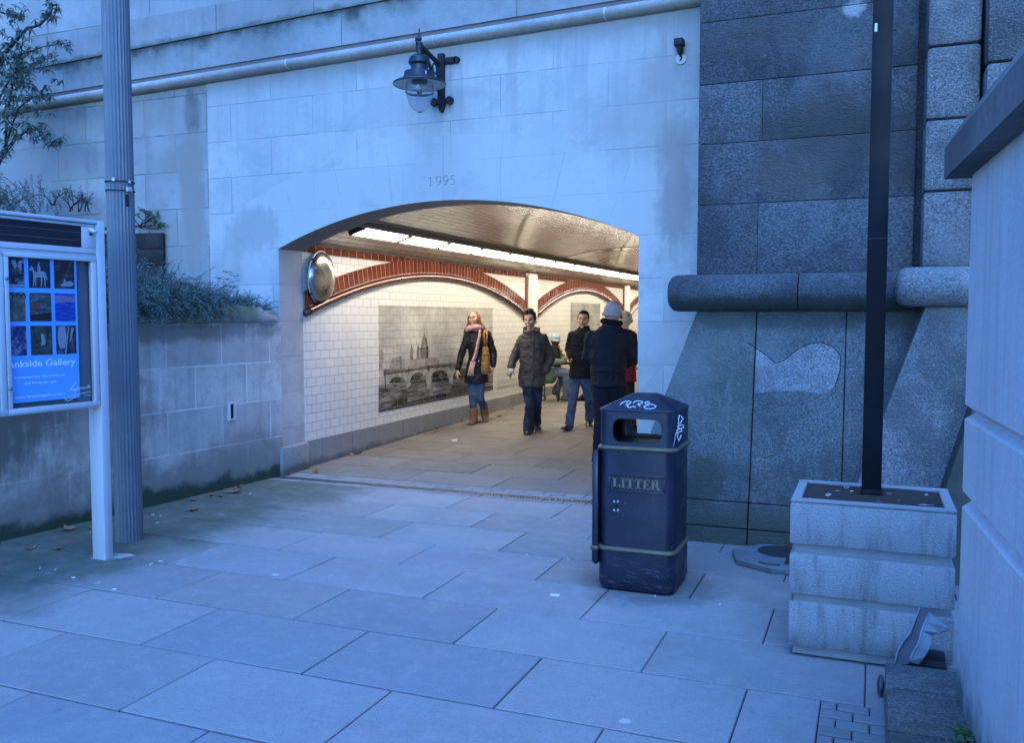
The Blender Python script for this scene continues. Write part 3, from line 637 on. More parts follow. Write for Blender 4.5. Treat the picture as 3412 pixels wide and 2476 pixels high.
# twiggy little shrubs along the timber, nearly bare
def twiggy(root, hgt, spread, n, bm, lf, leafn, leaf=.022, lw=.008):
    def grow(p, d, L, r, lev):
        pts = [p]; q = p.copy(); dd = d.normalized()
        for i in range(4): dd = (dd+Vector((random.gauss(0, .22), random.gauss(0, .22), random.gauss(.06, .16)))).normalized(); q = q+dd*L/4; pts.append(q.copy())
        tube(bm, pts, [r*(1-.13*i) for i in range(5)], 5)
        if lev == 0:
            for k in range(leafn): blade(lf, pts[-1-random.randrange(2)]+Vector([random.gauss(0, .008) for _ in range(3)]), Vector((random.gauss(0, 1), random.gauss(0, 1), random.gauss(.4, .7))), leaf*random.uniform(.6, 1.3), lw, rnd()*3, .2)
            return
        for k in range(random.choice((2, 3, 3))): grow(pts[random.choice((2, 3, 4))], dd+Vector([random.gauss(0, .62), random.gauss(0, .62), random.gauss(.1, .4)]), L*random.uniform(.55, .8), r*.66, lev-1)
    for i in range(n): grow(Vector(root)+Vector((random.gauss(0, spread), random.gauss(0, spread*.5), 0)), Vector((random.gauss(0, .4), random.gauss(0, .3), 1)), hgt*.36, .008, 2)
TW = [((118, 455), 7.5, .36, .05, 3, 3, 'bare twiggy shrub with a few green leaves above the end of the noticeboard'),
      ((152, 468), 7.5, .42, .06, 4, 5, 'twiggy shrub with yellow green leaf tips left of the fluted post'),
      ((186, 468), 7.5, .40, .05, 3, 2, 'leafless forked shrub directly behind the fluted post'),
      ((318, 500), 7.56, .34, .07, 5, 9, 'grey leaved little shrub right of the fluted post above the dark timber')]
for (px, py), Y, h, sp, n, ln, lab in TW:
    b = atY(*D(px, py), Y); t = thing('twiggy_shrub', lab, 'shrub', b, 'small shrubs in the upper bed')
    bm, lf = NB(), NB(); twiggy(b, h, sp, n, bm, lf, ln); ob('branches', bm, M_TWIG, t); ob('leaves', lf, M_FRESH if ln != 9 else M_GREY, t)
b = atY(*D(352, 506), 7.6); t = thing('sapling', 'bright green seedling at the right end of the dark timber', 'plant', b)
bm, lf = NB(), NB(); twiggy(b, .14, .02, 3, bm, lf, 7, .035, .013)
tube(bm, [b, b+Vector((-.10, -.02, .005)), b+Vector((-.25, -.01, .03)), b+Vector((-.42, 0, .05))], .006, 5); tube(bm, [b+Vector((-.06, -.1, 0)), b+Vector((.02, -.11, -.12)), b+Vector((.10, -.12, -.2))], .003, 5); tube(bm, [b+Vector((-.2, -.08, .0)), b+Vector((-.12, -.1, -.2)), b+Vector((-.08, -.1, -.42))], .0025, 5)
ob('stems', bm, M_TWIG, t); ob('leaves', lf, M_FRESH, t)
# silvery bush behind the noticeboard
b = atY(*D(20, 470), 6.9); t = thing('silver_bush', 'dense silver green bush rising behind the left of the noticeboard', 'bush', b)
bl, bs = NB(), NB()
for i in range(170):
    p = b+Vector((random.gauss(-.25, .33), random.gauss(0, .25), -.15+.3*rnd()))
    sprig(bl, bs, p, (random.gauss(0, .5), random.gauss(-.2, .4), 1), random.uniform(.2, .42), 34, .036, .0055, .3, .3, 50)
ob('stems', bs, M_TWIG, t); ob('foliage', bl, M_GREY, t)
# buddleia leaning in from the left
t = thing('buddleia', 'tall straggly shrub with drooping narrow leaves reaching across the stone wall', 'shrub', atY(*D(-60, 400), 7.0))
bl, bs = NB(), NB()
def lim(pts, r0, r1): 
    P_ = [atY(*D(*p[:2]), p[2] if len(p) > 2 else 7.0) for p in pts]; tube(bs, P_, [r0+(r1-r0)*i/(len(P_)-1) for i in range(len(P_))], 7); return P_
L1 = lim([(-70, 470), (-30, 385), (0, 352), (16, 330), (34, 308), (55, 292), (78, 284), (96, 300)], .03, .006)
L2 = lim([(-60, 300, 7.1), (-20, 180, 7.1), (0, 130, 7.1), (30, 95, 7.0), (60, 62, 7.0), (88, 55, 7.0), (112, 30, 7.0), (118, 8, 7.0)], .03, .005)
L3 = lim([(12, 335), (14, 280), (20, 230), (30, 170), (46, 120), (52, 80)], .016, .004)
L4 = lim([(-40, 60, 6.9), (0, 26, 6.9), (30, 34, 6.9), (55, 42, 6.9)], .012, .004)
L5 = lim([(-30, 200, 7.0), (10, 130, 7.0), (52, 118, 7.0), (96, 102, 7.0), (160, 92, 7.0)], .014, .003)
L6 = lim([(-20, 250, 7.0), (30, 160, 6.95), (75, 140, 6.95), (130, 122, 6.95)], .012, .003)
L7 = lim([(10, 335), (22, 290), (40, 240), (70, 215), (110, 205)], .014, .004)
L8 = lim([(78, 284), (100, 300), (118, 318), (140, 312)], .005, .002)
tips = []
for L in (L1, L2, L3, L4, L5, L6, L7, L8):
    for k in range(len(L)*5):
        f = rnd()**.6*(len(L)-1.001); i = int(f); tips.append(L[i].lerp(L[i+1], f-i))
for i in range(115): tips.append(atY(*D(random.gauss(36, 42), random.gauss(205, 50)), random.uniform(6.8, 7.2)))
for i in range(35): tips.append(atY(*D(random.gauss(20, 25), random.gauss(130, 60)), random.uniform(6.8, 7.2)))
for p in tips:
    d = Vector((random.gauss(.5, .7), random.gauss(-.2, .5), random.gauss(.2, .5))).normalized(); q = p+d*random.uniform(.04, .13); tube(bs, [p, p.lerp(q, .5)+Vector((0, 0, .01)), q], [.003, .0025, .0015], 4)
    for k in range(random.randint(5, 9)):
        a = rnd()*6.28; blade(bl, p.lerp(q, random.uniform(.5, 1)), Vector((math.cos(a), math.sin(a)*.7, random.uniform(-.9, .2))), random.uniform(.045, .085), .0085, rnd()*.8, .45)
ob('branches', bs, M_TWIG, t, smooth=True); ob('leaves', bl, M_GREY, t)
# heap of fallen leaves on the bank
def deadleaf(bm, p, sz, up=None):
    a = rnd()*6.28; n = 11; pts = []; tl1, tl2 = random.gauss(0, .5), random.gauss(0, .5); cr = random.uniform(.2, .6)
    for k in range(n):
        th = 2*math.pi*k/n; r = sz*(1.0 if k % 2 == 0 else .55)*random.uniform(.8, 1.15); x, y = r*math.cos(th), r*math.sin(th)*.8
        z = cr*(x*x+y*y)/sz*random.uniform(.6, 1.2)+.15*(tl1*x+tl2*y)
        pts.append(Vector((x*math.cos(a)-y*math.sin(a), x*math.sin(a)+y*math.cos(a), z+.004)))
    c = bm.verts.new(Vector(p)+Vector((0, 0, .003))); vs = [bm.verts.new(Vector(p)+q) for q in pts]
    for i in range(n): bm.faces.new((c, vs[i], vs[(i+1) % n]))
    e = Vector((math.cos(a), math.sin(a), 0)); tube(bm, [Vector(p)-e*sz*.3+Vector((0,0,.004)), Vector(p)-e*sz*1.5+Vector((0, 0, .006))], .0012, 4)
bm = NB()
for px, py, n, s in ((438, 640, 12, 22), (465, 655, 10, 14), (500, 620, 6, 12), (510, 640, 6, 8), (420, 625, 6, 14), (473, 682, 8, 16), (340, 690, 5, 8), (445, 690, 4, 12), (510, 606, 5, 8)):
    for i in range(n):
        q = atY(*D(random.gauss(px, s), random.gauss(py, s*.35)), random.uniform(6.45, 6.95)); deadleaf(bm, q, random.uniform(.022, .042))
for i in range(90): deadleaf(bm, (lambda x_: (x_, random.uniform(tl_(x_)+.04, 7.62), 2.62+.04*rnd()))(random.uniform(-9.3, -7.3)), random.uniform(.025, .045))
setkind(ob('dead_leaves', bm, M_DEAD), 'stuff', 'brown dead leaves lying among the plants on the bank', 'leaves')
# ================================================================== granite pier on the right
def granite(name, base, stains=(), bk=.9):
    g = G(name, .85, .3); x = g.xyz(); c = g.mix(g.rng(g.noise(70, 3, .75), .35, .68), sc3(base, .5), sc3(base, 1.45))
    c = g.mix(g.m2('MULTIPLY', g.rng(g.noise(1.9, 8, .72), .42, .64), .8), c, sc3(base, .42)); c = g.mix(1, c, g.attr('tint'), 'MULTIPLY')
    c = g.mix(g.m2('MULTIPLY', g.rng(g.noise(.9, 5, .6, g.map(g.pos(), loc=(4, 2, 1))), .48, .66), .6), c, sc3(base, 1.5))
    c = g.mix(g.m2('MULTIPLY', g.rng(g.noise(200, 1, .5), .62, .72), .6), c, sc3(base, 2.6))
    for colr, fn in stains: c = g.mix(fn(g, x[0], x[1], x[2]), c, colr)
    g.col(c); sv = g.vec(x[0], x[1], g.m2('MULTIPLY', x[2], 1.9))
    g.bump(g.m2('ADD', g.m2('ADD', g.noise(38, 4, .7, sv), g.m2('MULTIPLY', g.noise(110, 2, .6), .5)), g.m2('MULTIPLY', g.noise(6, 3), .8)), bk, .022); return g.m
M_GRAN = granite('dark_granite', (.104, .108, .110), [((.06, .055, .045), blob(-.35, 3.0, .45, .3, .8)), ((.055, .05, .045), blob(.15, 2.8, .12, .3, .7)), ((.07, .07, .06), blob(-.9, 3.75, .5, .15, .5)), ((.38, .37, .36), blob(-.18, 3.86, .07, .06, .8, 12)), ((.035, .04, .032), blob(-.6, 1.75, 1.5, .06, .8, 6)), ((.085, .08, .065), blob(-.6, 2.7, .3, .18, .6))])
RUN = lambda g, x, y, z: g.m2('MULTIPLY', g.rng(g.noise(1.0, 7, .75, g.vec(g.m2('MULTIPLY', x, 5.0), g.m2('MULTIPLY', y, 5.0), g.m2('MULTIPLY', z, .7))), .55, .70), .55)
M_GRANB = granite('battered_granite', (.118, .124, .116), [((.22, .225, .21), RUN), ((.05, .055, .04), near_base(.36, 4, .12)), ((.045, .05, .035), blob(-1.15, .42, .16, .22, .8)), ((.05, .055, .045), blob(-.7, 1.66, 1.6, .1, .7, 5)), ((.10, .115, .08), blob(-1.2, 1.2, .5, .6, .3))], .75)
M_GRANP = granite('paler_granite', (.19, .19, .182), [((.05, .055, .04), near_base(.25, 4, .15))], .9)
M_PATCH = granite('repair_mortar', (.20, .20, .198), [], .7)
M_MOSSY = plain('mossy_dark_granite', (.045, .05, .036), .95, 0, .4, 10, .5)
def tinted(bm, fs, t):
    lay = bm.loops.layers.color.get('tint') or bm.loops.layers.color.new('tint')
    for f in fs:
        for l in f.loops: l[lay] = (t, t, t, 1)
def stblock(bm, x0, x1, y0, y1, z0, z1, bev=.014):
    before = set(bm.faces); box(bm, x0, x1, y0, y1, z0, z1, bev, 2); tinted(bm, [f for f in bm.faces if f not in before], random.uniform(.74, 1.18))
pier = thing('granite_pier', 'massive dark granite bridge pier with a rounded moulding above its sloping foot', 'pier', (-.5, 6.5, 0))
bm = NB(); ZJ = [1.978, 2.51, 2.97, 3.42, 3.885, 4.36, 4.85, 5.35, 6.4]; gp = .0016
for i, (a, b) in enumerate(zip(ZJ, ZJ[1:])):
    cut = {0: -.82, 2: -.80, 5: -.55, 3: -.30 if False else None}.get(i)
    xs2 = [-1.272] + ([cut] if cut else []) + [.252]
    for p, q in zip(xs2, xs2[1:]): stblock(bm, p+gp/2, q-gp/2, 6.95+random.uniform(-.004, .004), 7.7, a+gp, b-gp, .007)
box(bm, -1.25, .60, 7.03, 7.7, 1.7, 6.4); ob('upper_courses', bm, M_GRAN, pier, auto=40)
bm = NB(); ZK = [1.985, 2.505, 2.985, 3.47, 3.95, 4.45, 4.95, 6.4]
for a, b in zip(ZK, ZK[1:]): stblock(bm, .298, .625, 6.72+random.uniform(-.004, .004), 7.7, a+.003, b-.003, .028)
for a, b in zip([1.985, 2.7, 3.3, 3.9, 4.5, 6.4], [2.7, 3.3, 3.9, 4.5, 6.4]): stblock(bm, .645, 1.7, 6.60, 7.7, a+.003, b-.003, .03)
ob('stepped_courses', bm, M_GRANP, pier, auto=40)
def torus_run(path, r, nm, mt, joint=None):
    bm = NB(); pts = [Vector(p) for p in path]; rs = [r]*len(pts)
    tube(bm, pts, rs, 28); tinted(bm, bm.faces[:], 1.0); return ob(nm, bm, mt, pier, auto=40)
def rend(x, y, z, r):    # rounded end then a straight run to the right
    return [(x+r-r*math.cos(R(a)), y, z) for a in (4, 20, 40, 60, 75, 90)], [r*math.sin(R(a)) for a in (12, 42, 66, 82, 88, 90)]
for nm, x0, y, z, r, x1, mt in (('roll_course', -1.475, 6.895, 1.835, .142, -.512, M_GRAN), ('roll_course', -.504, 6.895, 1.835, .142, .28, M_GRAN), ('roll_course', .138, 6.665, 1.855, .136, 1.6, M_GRANP)):
    bm = NB()
    if nm and x0 in (-1.475, .138):
        p, rs = rend(x0, y, z, r); p.append((x1, y, z)); rs.append(r)
    else: p, rs = [(x0, y, z), (x1, y, z)], [r, r]
    tube(bm, p, rs, 30); tinted(bm, bm.faces[:], random.uniform(.9, 1.1)); ob(nm, bm, mt, pier, auto=45)
box_bm = NB(); box(box_bm, -1.33, .30, 6.90, 7.7, 1.70, 1.975); tinted(box_bm, box_bm.faces[:], .9); ob('roll_backing', box_bm, M_GRAN, pier)
BT = .22
def batter(bm, xl, xr, sl, sr, y0, z0, z1, t, yb=7.7):
    f = lambda x, s, z: x-s*(1.68-z)
    lo = [(f(xl, sl, z0), y0+BT*z0, z0), (f(xr, sr, z0), y0+BT*z0, z0), (f(xr, sr, z0), yb, z0), (f(xl, sl, z0), yb, z0)]
    hi = [(f(xl, sl, z1), y0+BT*z1, z1), (f(xr, sr, z1), y0+BT*z1, z1), (f(xr, sr, z1), yb, z1), (f(xl, sl, z1), yb, z1)]
    before = set(bm.faces); vr = loft(bm, [lo, hi]); fs = [x for x in bm.faces if x not in before]; es = list({e for x in fs for e in x.edges})
    bmesh.ops.bevel(bm, geom=es, offset=.006, segments=1, affect='EDGES'); tinted(bm, [x for x in bm.faces if x not in before], t)
bm = NB()
for z0, z1 in ((-.05, .113), (.119, .296), (.301, 1.72)):
    for a, b, sa, sb in ((-1.26, -.812, .33, 0), (-.804, -.181, 0, 0), (-.175, .55, 0, 0)): batter(bm, a, b, sa, sb, 6.5+(.012 if z1 > 1 else 0), z0, z1, random.uniform(.9, 1.1))
ob('battered_foot', bm, M_GRANB, pier, auto=30)
bm = NB(); batter(bm, .315, 1.5, .335, 0, 6.30, -.05, 1.73, 1.1); ob('second_foot', bm, M_GRANP, pier, auto=30)
bm = NB(); batter(bm, .775, 1.9, .30, 0, 6.02, -.05, 1.73, 1.0); ob('third_foot', bm, M_MOSSY, pier, auto=30)
bn = Vector((0, -1, BT)).normalized()
pp = [(-.80, 1.42), (-.72, 1.365), (-.66, 1.31), (-.60, 1.33), (-.5, 1.42), (-.42, 1.458), (-.34, 1.466), (-.26, 1.435), (-.21, 1.37), (-.21, 1.27), (-.24, 1.16), (-.31, 1.095), (-.45, 1.115), (-.6, 1.11), (-.80, 1.09)]
bm = NB(); fs = prism(bm, [Vector((x, 6.513+BT*z, z))+bn*.0035 for x, z in pp], bn*-.01); tinted(bm, bm.faces[:], 1.0); ob('repair_patch', bm, M_PATCH, pier)
bm = NB(); tube(bm, [Vector((x, 6.513+BT*z, z))+bn*.002 for x, z in [(-.86, 1.46)]+pp[:11]], .004, 5); ob('crack', bm, M_DARK, pier)
# small iron bracket with a white disc, high on the wall beside the pier
t = thing('wall_hook', 'small black iron fitting with a round white disc hanging beneath it high beside the pier', 'fitting', (-1.555, 7.65, 3.9))
bm = NB(); box(bm, -1.60, -1.52, 7.55, 7.648, 3.925, 3.985, .01); tube(bm, [(-1.555, 7.60, 3.93), (-1.553, 7.60, 3.885), (-1.553, 7.61, 3.855)], [.03, .026, .012], 10); ob('bracket', bm, plain('black_iron', (.012, .012, .013), .6), t, auto=40)
bm = NB(); lathe(bm, [(.001, 0), (.045, 0), (.045, .006), (.001, .006)], (-1.553, 7.642, 3.832), 24, (0, -1, 0)); ob('disc', bm, plain('white_enamel', (.5, .5, .49), .5, 0, .15), t, auto=40)
bm = NB(); tube(bm, [(-1.560, 7.632, 3.862), (-1.556, 7.630, 3.85), (-1.545, 7.630, 3.842), (-1.549, 7.630, 3.828), (-1.562, 7.63, 3.815)], .005, 6); ob('hook', bm, M_DARK, t)
# ================================================================== pale wall in the right foreground
M_RW = stone('pale_dressed_stone', (.60, .575, .535), 'yz', 40, 40, (0, -7), (.3, .3, .28), 0.001, .02, .12, .10, .22, stains=[((.13, .125, .12), near_base(.42, 3.2, .6)), (GREEN, near_base(.20, 4, .1)), ((.30, .29, .28), lambda g, x, y, z: g.m2('MULTIPLY', g.rng(g.noise(1, 4, .6, g.vec(g.m2('MULTIPLY', y, 14.0), 0, g.m2('MULTIPLY', z, .5))), 0.5, .66), .24))], bumpk=.3)
rwall = thing('parapet_wall', 'pale dressed stone wall with two sunk grooves and a heavy coping in the right foreground', 'wall', (.4, 3.0, 0))
C0 = Vector((.334, 3.79, 0)); WD = Vector((.067, -1, 0)).normalized(); WN = Vector((1, .067, 0)).normalized()
prof = [(0, .1), (0, .922), (.03, .955), (0, .985), (0, 1.262), (.032, 1.290), (0, 1.318), (0, 2.19), (.5, 2.19), (.5, .1)]
bm = NB(); loft(bm, [[C0+WD*s+WN*o+Vector((0, 0, z)) for o, z in ([(o+max(0, .03-s), z) if o < .4 and 0 < o else (o, z) for o, z in prof])] for s in (0, .03, 6.5)])
ob('wall_body', bm, M_RW, rwall)
M_CP = stone('soiled_coping', (.22, .21, .195), 'yz', 40, 40, (0, -7), (.3, .3, .28), .001, .02, .4, .2, .5, stains=[((.07, .07, .065), blob(3.6, 2.3, .6, .2, .6, 4, .9, 1))], bumpk=.5)
bm = NB(); cpf = [(-.085, 2.186), (-.085, 2.305), (-.02, 2.41), (.58, 2.45), (.58, 2.186)]
loft(bm, [[C0+WD*s+WN*o+Vector((0, 0, z)) for o, z in cpf] for s in (-.09, 6.5)]); ob('coping', bm, M_CP, rwall)
# granite kerb at its foot
kb = thing('granite_kerb', 'low speckled granite kerb with mossy joints at the foot of the right wall', 'kerb', (.2, 3.5, 0))
M_KERB = granite('speckled_kerb', (.155, .145, .125), [((.035, .05, .03), blob(3.2, .17, .3, .3, .5, 6, .9, 1))], .7); KZ = .17
ya = atZ(2955, 2288.5, KZ).y; yb = atZ(2850+385/2.857, 1900+1530/2.857, KZ).y
bm = NB(); ks = [4.08, ya, yb, yb-.55, yb-1.2, -1.5]
for a, b in zip(ks, ks[1:]): stblock(bm, .082+.010*(4.08-a)*.6, .62+.06*(4.08-b), b+.003, a-.003, -.05, KZ+random.uniform(-.002, .002), .01)
ob('kerb_stones', bm, M_KERB, kb, auto=40)
w0 = atZ(2850+1090/2.857, 1900+1620/2.857, KZ); t = thing('kerb_weed', 'small green weed growing where the kerb meets the right wall', 'weed', w0)
bm = NB()
for i in range(60): a = rnd()*6.28; blade(bm, w0+Vector((random.gauss(0, .02), random.gauss(0, .03), 0)), Vector((math.cos(a), math.sin(a), random.uniform(.3, 1.6))), random.uniform(.03, .085), .007, rnd()*3, .4)
ob('leaves', bm, M_FRESH, t)
# ================================================================== fluted post
M_POST = plain('blue_grey_post_paint', (.125, .138, .15), .5, .0, .14, 5, .12)
M_STRAP = plain('black_strap', (.012, .012, .013), .5)
PX, PY = -5.085, 4.985
t = thing('fluted_post', 'tall fluted grey column standing on the paving beside the noticeboard', 'post', (PX, PY, 0))
bm = NB(); rings = []; nf = 26
for z, r in ((-.04, .1), (.0, .0985), (.012, .0975), (2, .096), (4, .0945), (7.2, .092)):
    ring = []
    for k in range(nf*4):
        a = 2*math.pi*k/(nf*4); q = k % 4; rr = r-(0 if q == 0 else .0062 if q == 2 else .0048); ring.append((PX+rr*math.cos(a), PY+rr*math.sin(a), z))
    rings.append(ring)
loft(bm, rings); ob('shaft', bm, M_POST, t, auto=25)
for z in (2.625, 2.562):
    bm = NB(); tube(bm, [(PX+.0985*math.cos(2*math.pi*k/40), PY+.0985*math.sin(2*math.pi*k/40), z+.002*math.sin(4*math.pi*k/40)) for k in range(41)], .0048, 6); ob('strap', bm, M_STRAP, t, smooth=True)
vd = Vector((EYE.x-PX, EYE.y-PY, 0)).normalized(); sd = Vector((-vd.y, vd.x, 0)); Z1 = Vector((0, 0, 1))
cpt = Vector((PX, PY, 0))
def onpost(a, z, r=.1): d = vd*math.cos(R(a))+sd*math.sin(R(a)); return cpt+d*r+Vector((0, 0, z)), d, Vector((-d.y, d.x, 0))
M_GALV = plain('galvanised_clip', (.42, .43, .43), .45, .3, .15, 30, 0)
for a, z, hx, hz in ((33, 2.568, .020, .017), (-22, 2.632, .011, .012), (36, 2.622, .008, .010)):
    c, d, s_ = onpost(a, z, .108); bm = NB(); obox(bm, c, s_, d, Z1, hx, .012, hz, .003); ob('clip', bm, M_GALV, t, auto=40)
bm = NB(); c, d, s_ = onpost(28, 2.49, .0975); obox(bm, c, s_, d, Z1, .011, .003, .042, .001); ob('strap_tail', bm, M_STRAP, t)
# ================================================================== noticeboard
na = R(4.7); NP0 = Vector((-4.80, 4.41, 0)); NDD = Vector((math.sin(na), math.cos(na), 0)); NNN = Vector((math.cos(na), -math.sin(na), 0))
def nb(s, z, o=0): return NP0+NDD*s+NNN*o+Vector((0, 0, z))
def nbox(bm, s0, s1, z0, z1, o0, o1, bev=0): obox(bm, nb((s0+s1)/2, (z0+z1)/2, (o0+o1)/2), NDD, NNN, Z1, (s1-s0)/2, (o1-o0)/2, (z1-z0)/2, bev)
M_NB = plain('pale_grey_enamel', (.46, .475, .49), .38, .0, .07, 6, .04)
M_SEAM = plain('shadow_seam', (.02, .021, .024), .9, 0, 0.05, 8, 0)
t = thing('noticeboard', 'pale grey metal noticeboard on posts with a blue gallery poster behind glass', 'noticeboard', nb(-.55, 0))
for s0 in (.074, -1.29):
    bm = NB(); nbox(bm, s0, s0+.066, -.03, 2.292, -.125, .002, .006); ob('post', bm, M_NB, t, auto=40)
bm = NB()
nbox(bm, -1.224, .0735, 1.05, 1.085, -.105, -.002, .004); nbox(bm, -1.224, .0735, 2.03, 2.105, -.105, -.002, .004)
nbox(bm, -.028, .0735, 2.105, 2.245, -.105, -.002, .003); nbox(bm, -1.224, -1.13, 2.105, 2.245, -.105, -.002, .003)
nbox(bm, -1.224, .0735, 2.245, 2.262, -.105, -.002, .003); nbox(bm, -1.224, .078, 2.265, 2.29, -.115, .012, .010)
nbox(bm, -1.224, .0735, 1.0855, 2.0295, -.105, -.095); nbox(bm, -1.224, .0735, 2.1055, 2.2445, -.105, -.095)
ob('cabinet', bm, M_NB, t, auto=40)
g = G('display_louvre', .45, .4); x = g.xyz(); g.col(g.mix(g.noise(20, 3), (.010, .009, .016), (.022, .018, .03))); g.bump(g.m2('FRACT', g.m2('MULTIPLY', x[2], 70.0)), .4, .004); M_LOUV = g.m
bm = NB(); nbox(bm, -1.13, -.0285, 2.1055, 2.2445, -.09, -.012); hd = ob('header_display', bm, M_LOUV, t)
bm = NB()
for z in (2.203, 2.150): nbox(bm, -1.13, -.035, z-.0012, z+.0012, -.013, -.0095)
ob('divider_strip', bm, plain('dull_copper_strip', (.16, .10, .11), .5), hd)
bm = NB(); nbox(bm, -1.22, .068, 2.0665, 2.0695, -.004, -.0008); nbox(bm, -1.22, .068, 2.2625, 2.2645, -.004, -.0005); ob('seam', bm, M_SEAM, t)
def door(s0, s1):
    bm = NB(); z0, z1 = 1.058, 2.046; w = .033
    nbox(bm, s0, s1, z0, z0+w, -.03, .004, .003); nbox(bm, s0, s1, z1-w+.004, z1, -.03, .004, .003); nbox(bm, s0, s0+.028, z0+w, z1-w+.004, -.03, .0038, .002); nbox(bm, s1-.036, s1, z0+w, z1-w+.004, -.03, .0038, .002)
    d = ob('door', bm, M_NB, t, auto=40)
    g = bpy.data.materials.get('door_glass')
    if g is None:
        q = G('door_glass'); q.t.nodes.remove(q.b); tr = q.n('ShaderNodeBsdfTransparent'); tr.inputs[0].default_value = (.98, .985, .99, 1); gl = q.n('ShaderNodeBsdfGlossy'); gl.inputs['Roughness'].default_value = .04
        lw = q.n('ShaderNodeLayerWeight'); lw.inputs[0].default_value = .5; mx = q.n('ShaderNodeMixShader'); q.put(mx.inputs[0], q.m2('ADD', .03, q.m2('MULTIPLY', q.m2('POWER', lw.outputs['Facing'], 5.0), .6))); q.t.links.new(tr.outputs[0], mx.inputs[1]); q.t.links.new(gl.outputs[0], mx.inputs[2]); q.t.links.new(mx.outputs[0], q.out.inputs[0]); g = q.m
    bm = NB(); nbox(bm, s0+.029, s1-.037, z0+w+.001, z1-w+.003, -.012, -.008); ob('glass', bm, g, d)
    bm = NB()
    for z in (1.885, 1.216):
        for c in (s0+.012,): lathe(bm, [(.001, 0), (.011, 0), (.011, .007), (.007, .012), (.001, .012)], nb(c, z, .004), 14, NNN)
    ob('lock', bm, plain('steel_lock', (.25, .25, .26), .3, .8), d, auto=40)
    return d
door(-.574, .068); door(-1.218, -.580)
bm = NB(); nbox(bm, -.5785, -.5755, 1.06, 2.045, -.03, -.004); ob('door_gap', bm, M_SEAM, t)
# small floodlight on the header
bm = NB(); hd_ = (NNN*.8+Vector((0, 0, -.45))+NDD*.1).normalized(); c = nb(.035, 2.222, .018)
obox(bm, c, NDD, hd_, NDD.cross(hd_), .016, .026, .009, .003); fl = ob('floodlight', bm, M_WHITEM, t, auto=40)
bm = NB(); tube(bm, [nb(.03, 2.196, 0), nb(.033, 2.20, .014), nb(.036, 2.214, .02)], [.009, .008, .006], 8); ob('bracket', bm, M_STRAP, fl, smooth=True)
bm = NB(); loft(bm, [[(x_, y_, z_) for x_, y_ in ((-.10, -.07), (-.02, -.09), (.06, -.055), (.12, -.03), (.17, .02), (.12, .06), (.04, .075), (-.06, .08), (-.11, .02))] for z_ in (-.004, .003)])
M3 = Matrix.Translation(nb(.16, 0, -.06)) @ Matrix.Rotation(.35, 4, 'Z')
for v in bm.verts: v.co = M3 @ v.co
ob('cement_pad', bm, plain('pale_cement', (.30, .31, .30), .95, 0, .3, 14, .5), t)
# the poster, pinned inside the right-hand door
po = thing('gallery_poster', 'blue poster with nine small pictures and gallery lettering inside the noticeboard', 'poster', nb(-.33, 1.12, -.05))
M_BLUE = plain('poster_blue', (.13, .42, .88), .55, 0, .04, 4, 0)
OP = -.024
bm = NB(); nbox(bm, -.618, -.064, 1.122, 2.03, OP-.002, OP); ob('sheet', bm, M_BLUE, po)
bm = NB(); nbox(bm, -1.2, .05, 1.09, 2.028, -.0945, -.060); ob('backing', bm, plain('board_lining', (.16, .17, .185), .9), t)
def pic(name, cols, sc, stretch=(1, 1, 1), det=5, thr=(.35, .5, .65)):
    g = G(name, .5, .3); v = g.map(g.pos(), sc=stretch); f = g.noise(sc, det, .65, v, .6); g.col(g.ramp(f, list(zip(thr, cols)))); return g.m
PCS = [[(-.600, -.428), (-.399, -.252), (-.225, -.080)], [(1.834, 2.016), (1.624, 1.803), (1.413, 1.597)]]
PM = [pic('print_night_scene', [(.008, .008, .014), (.03, .03, .045), (.25, .27, .32)], 28), pic('print_dark_field', [(.008, .012, .03), (.018, .025, .05), (.035, .045, .08)], 14), pic('print_brown_room', [(.012, .008, .010), (.03, .02, .025), (.10, .08, .08)], 18),
      pic('print_two_figures', [(.05, .055, .05), (.09, .095, .08), (.16, .165, .15)], 16), pic('print_townscape', [(.03, .04, .04), (.06, .07, .075), (.13, .16, .19)], 24, (1, 1, 2)), pic('print_seascape', [(.01, .03, .22), (.02, .06, .36), (.05, .12, .5)], 18, (1, 1, 5)),
      pic('print_abstract_violet', [(.01, .01, .03), (.04, .04, .13), (.2, .24, .36)], 26), pic('print_garden', [(.012, .018, .014), (.03, .042, .035), (.07, .09, .08)], 20), pic('print_pale_sails', [(.008, .008, .014), (.02, .02, .035), (.10, .12, .17)], 12, (1, 1, .3))]
for r, (z0, z1) in enumerate(PCS[1]):
    for c, (s0, s1) in enumerate(PCS[0]):
        bm = NB(); nbox(bm, s0, s1, z0, z1, OP, OP+.0012); ob('print', bm, PM[r*3+c], po)
def flat(pts, mt, nm, o=OP+.0022):
    bm = NB(); prism(bm, [nb(s, z, o) for s, z in pts], NNN*-.0006); ob(nm, bm, mt, po)
M_PALE = plain('print_pale_ink', (.27, .31, .36), .6, 0, .2, 60, 0); M_DKI = plain('print_dark_ink', (.012, .012, .018), .6, 0, .1, 30, 0); M_ORG = plain('print_orange_ink', (.16, .07, .05), .6, 0, .3, 50, 0); M_CLD = plain('print_cloud_ink', (.26, .20, .36), .6, 0, .3, 40, 0)
H = [(.0, .62), (.05, .72), (.12, .78), (.20, .74), (.24, .60), (.40, .56), (.62, .60), (.78, .58), (.84, .5), (.90, .30), (.86, .28), (.80, .42), (.80, .02), (.76, .02), (.74, .36), (.66, .38), (.60, .02), (.56, .02), (.58, .36), (.34, .36), (.32, .02), (.28, .02), (.27, .38), (.2, .02), (.16, .02), (.20, .42), (.16, .60), (.06, .62), (.02, .58)]
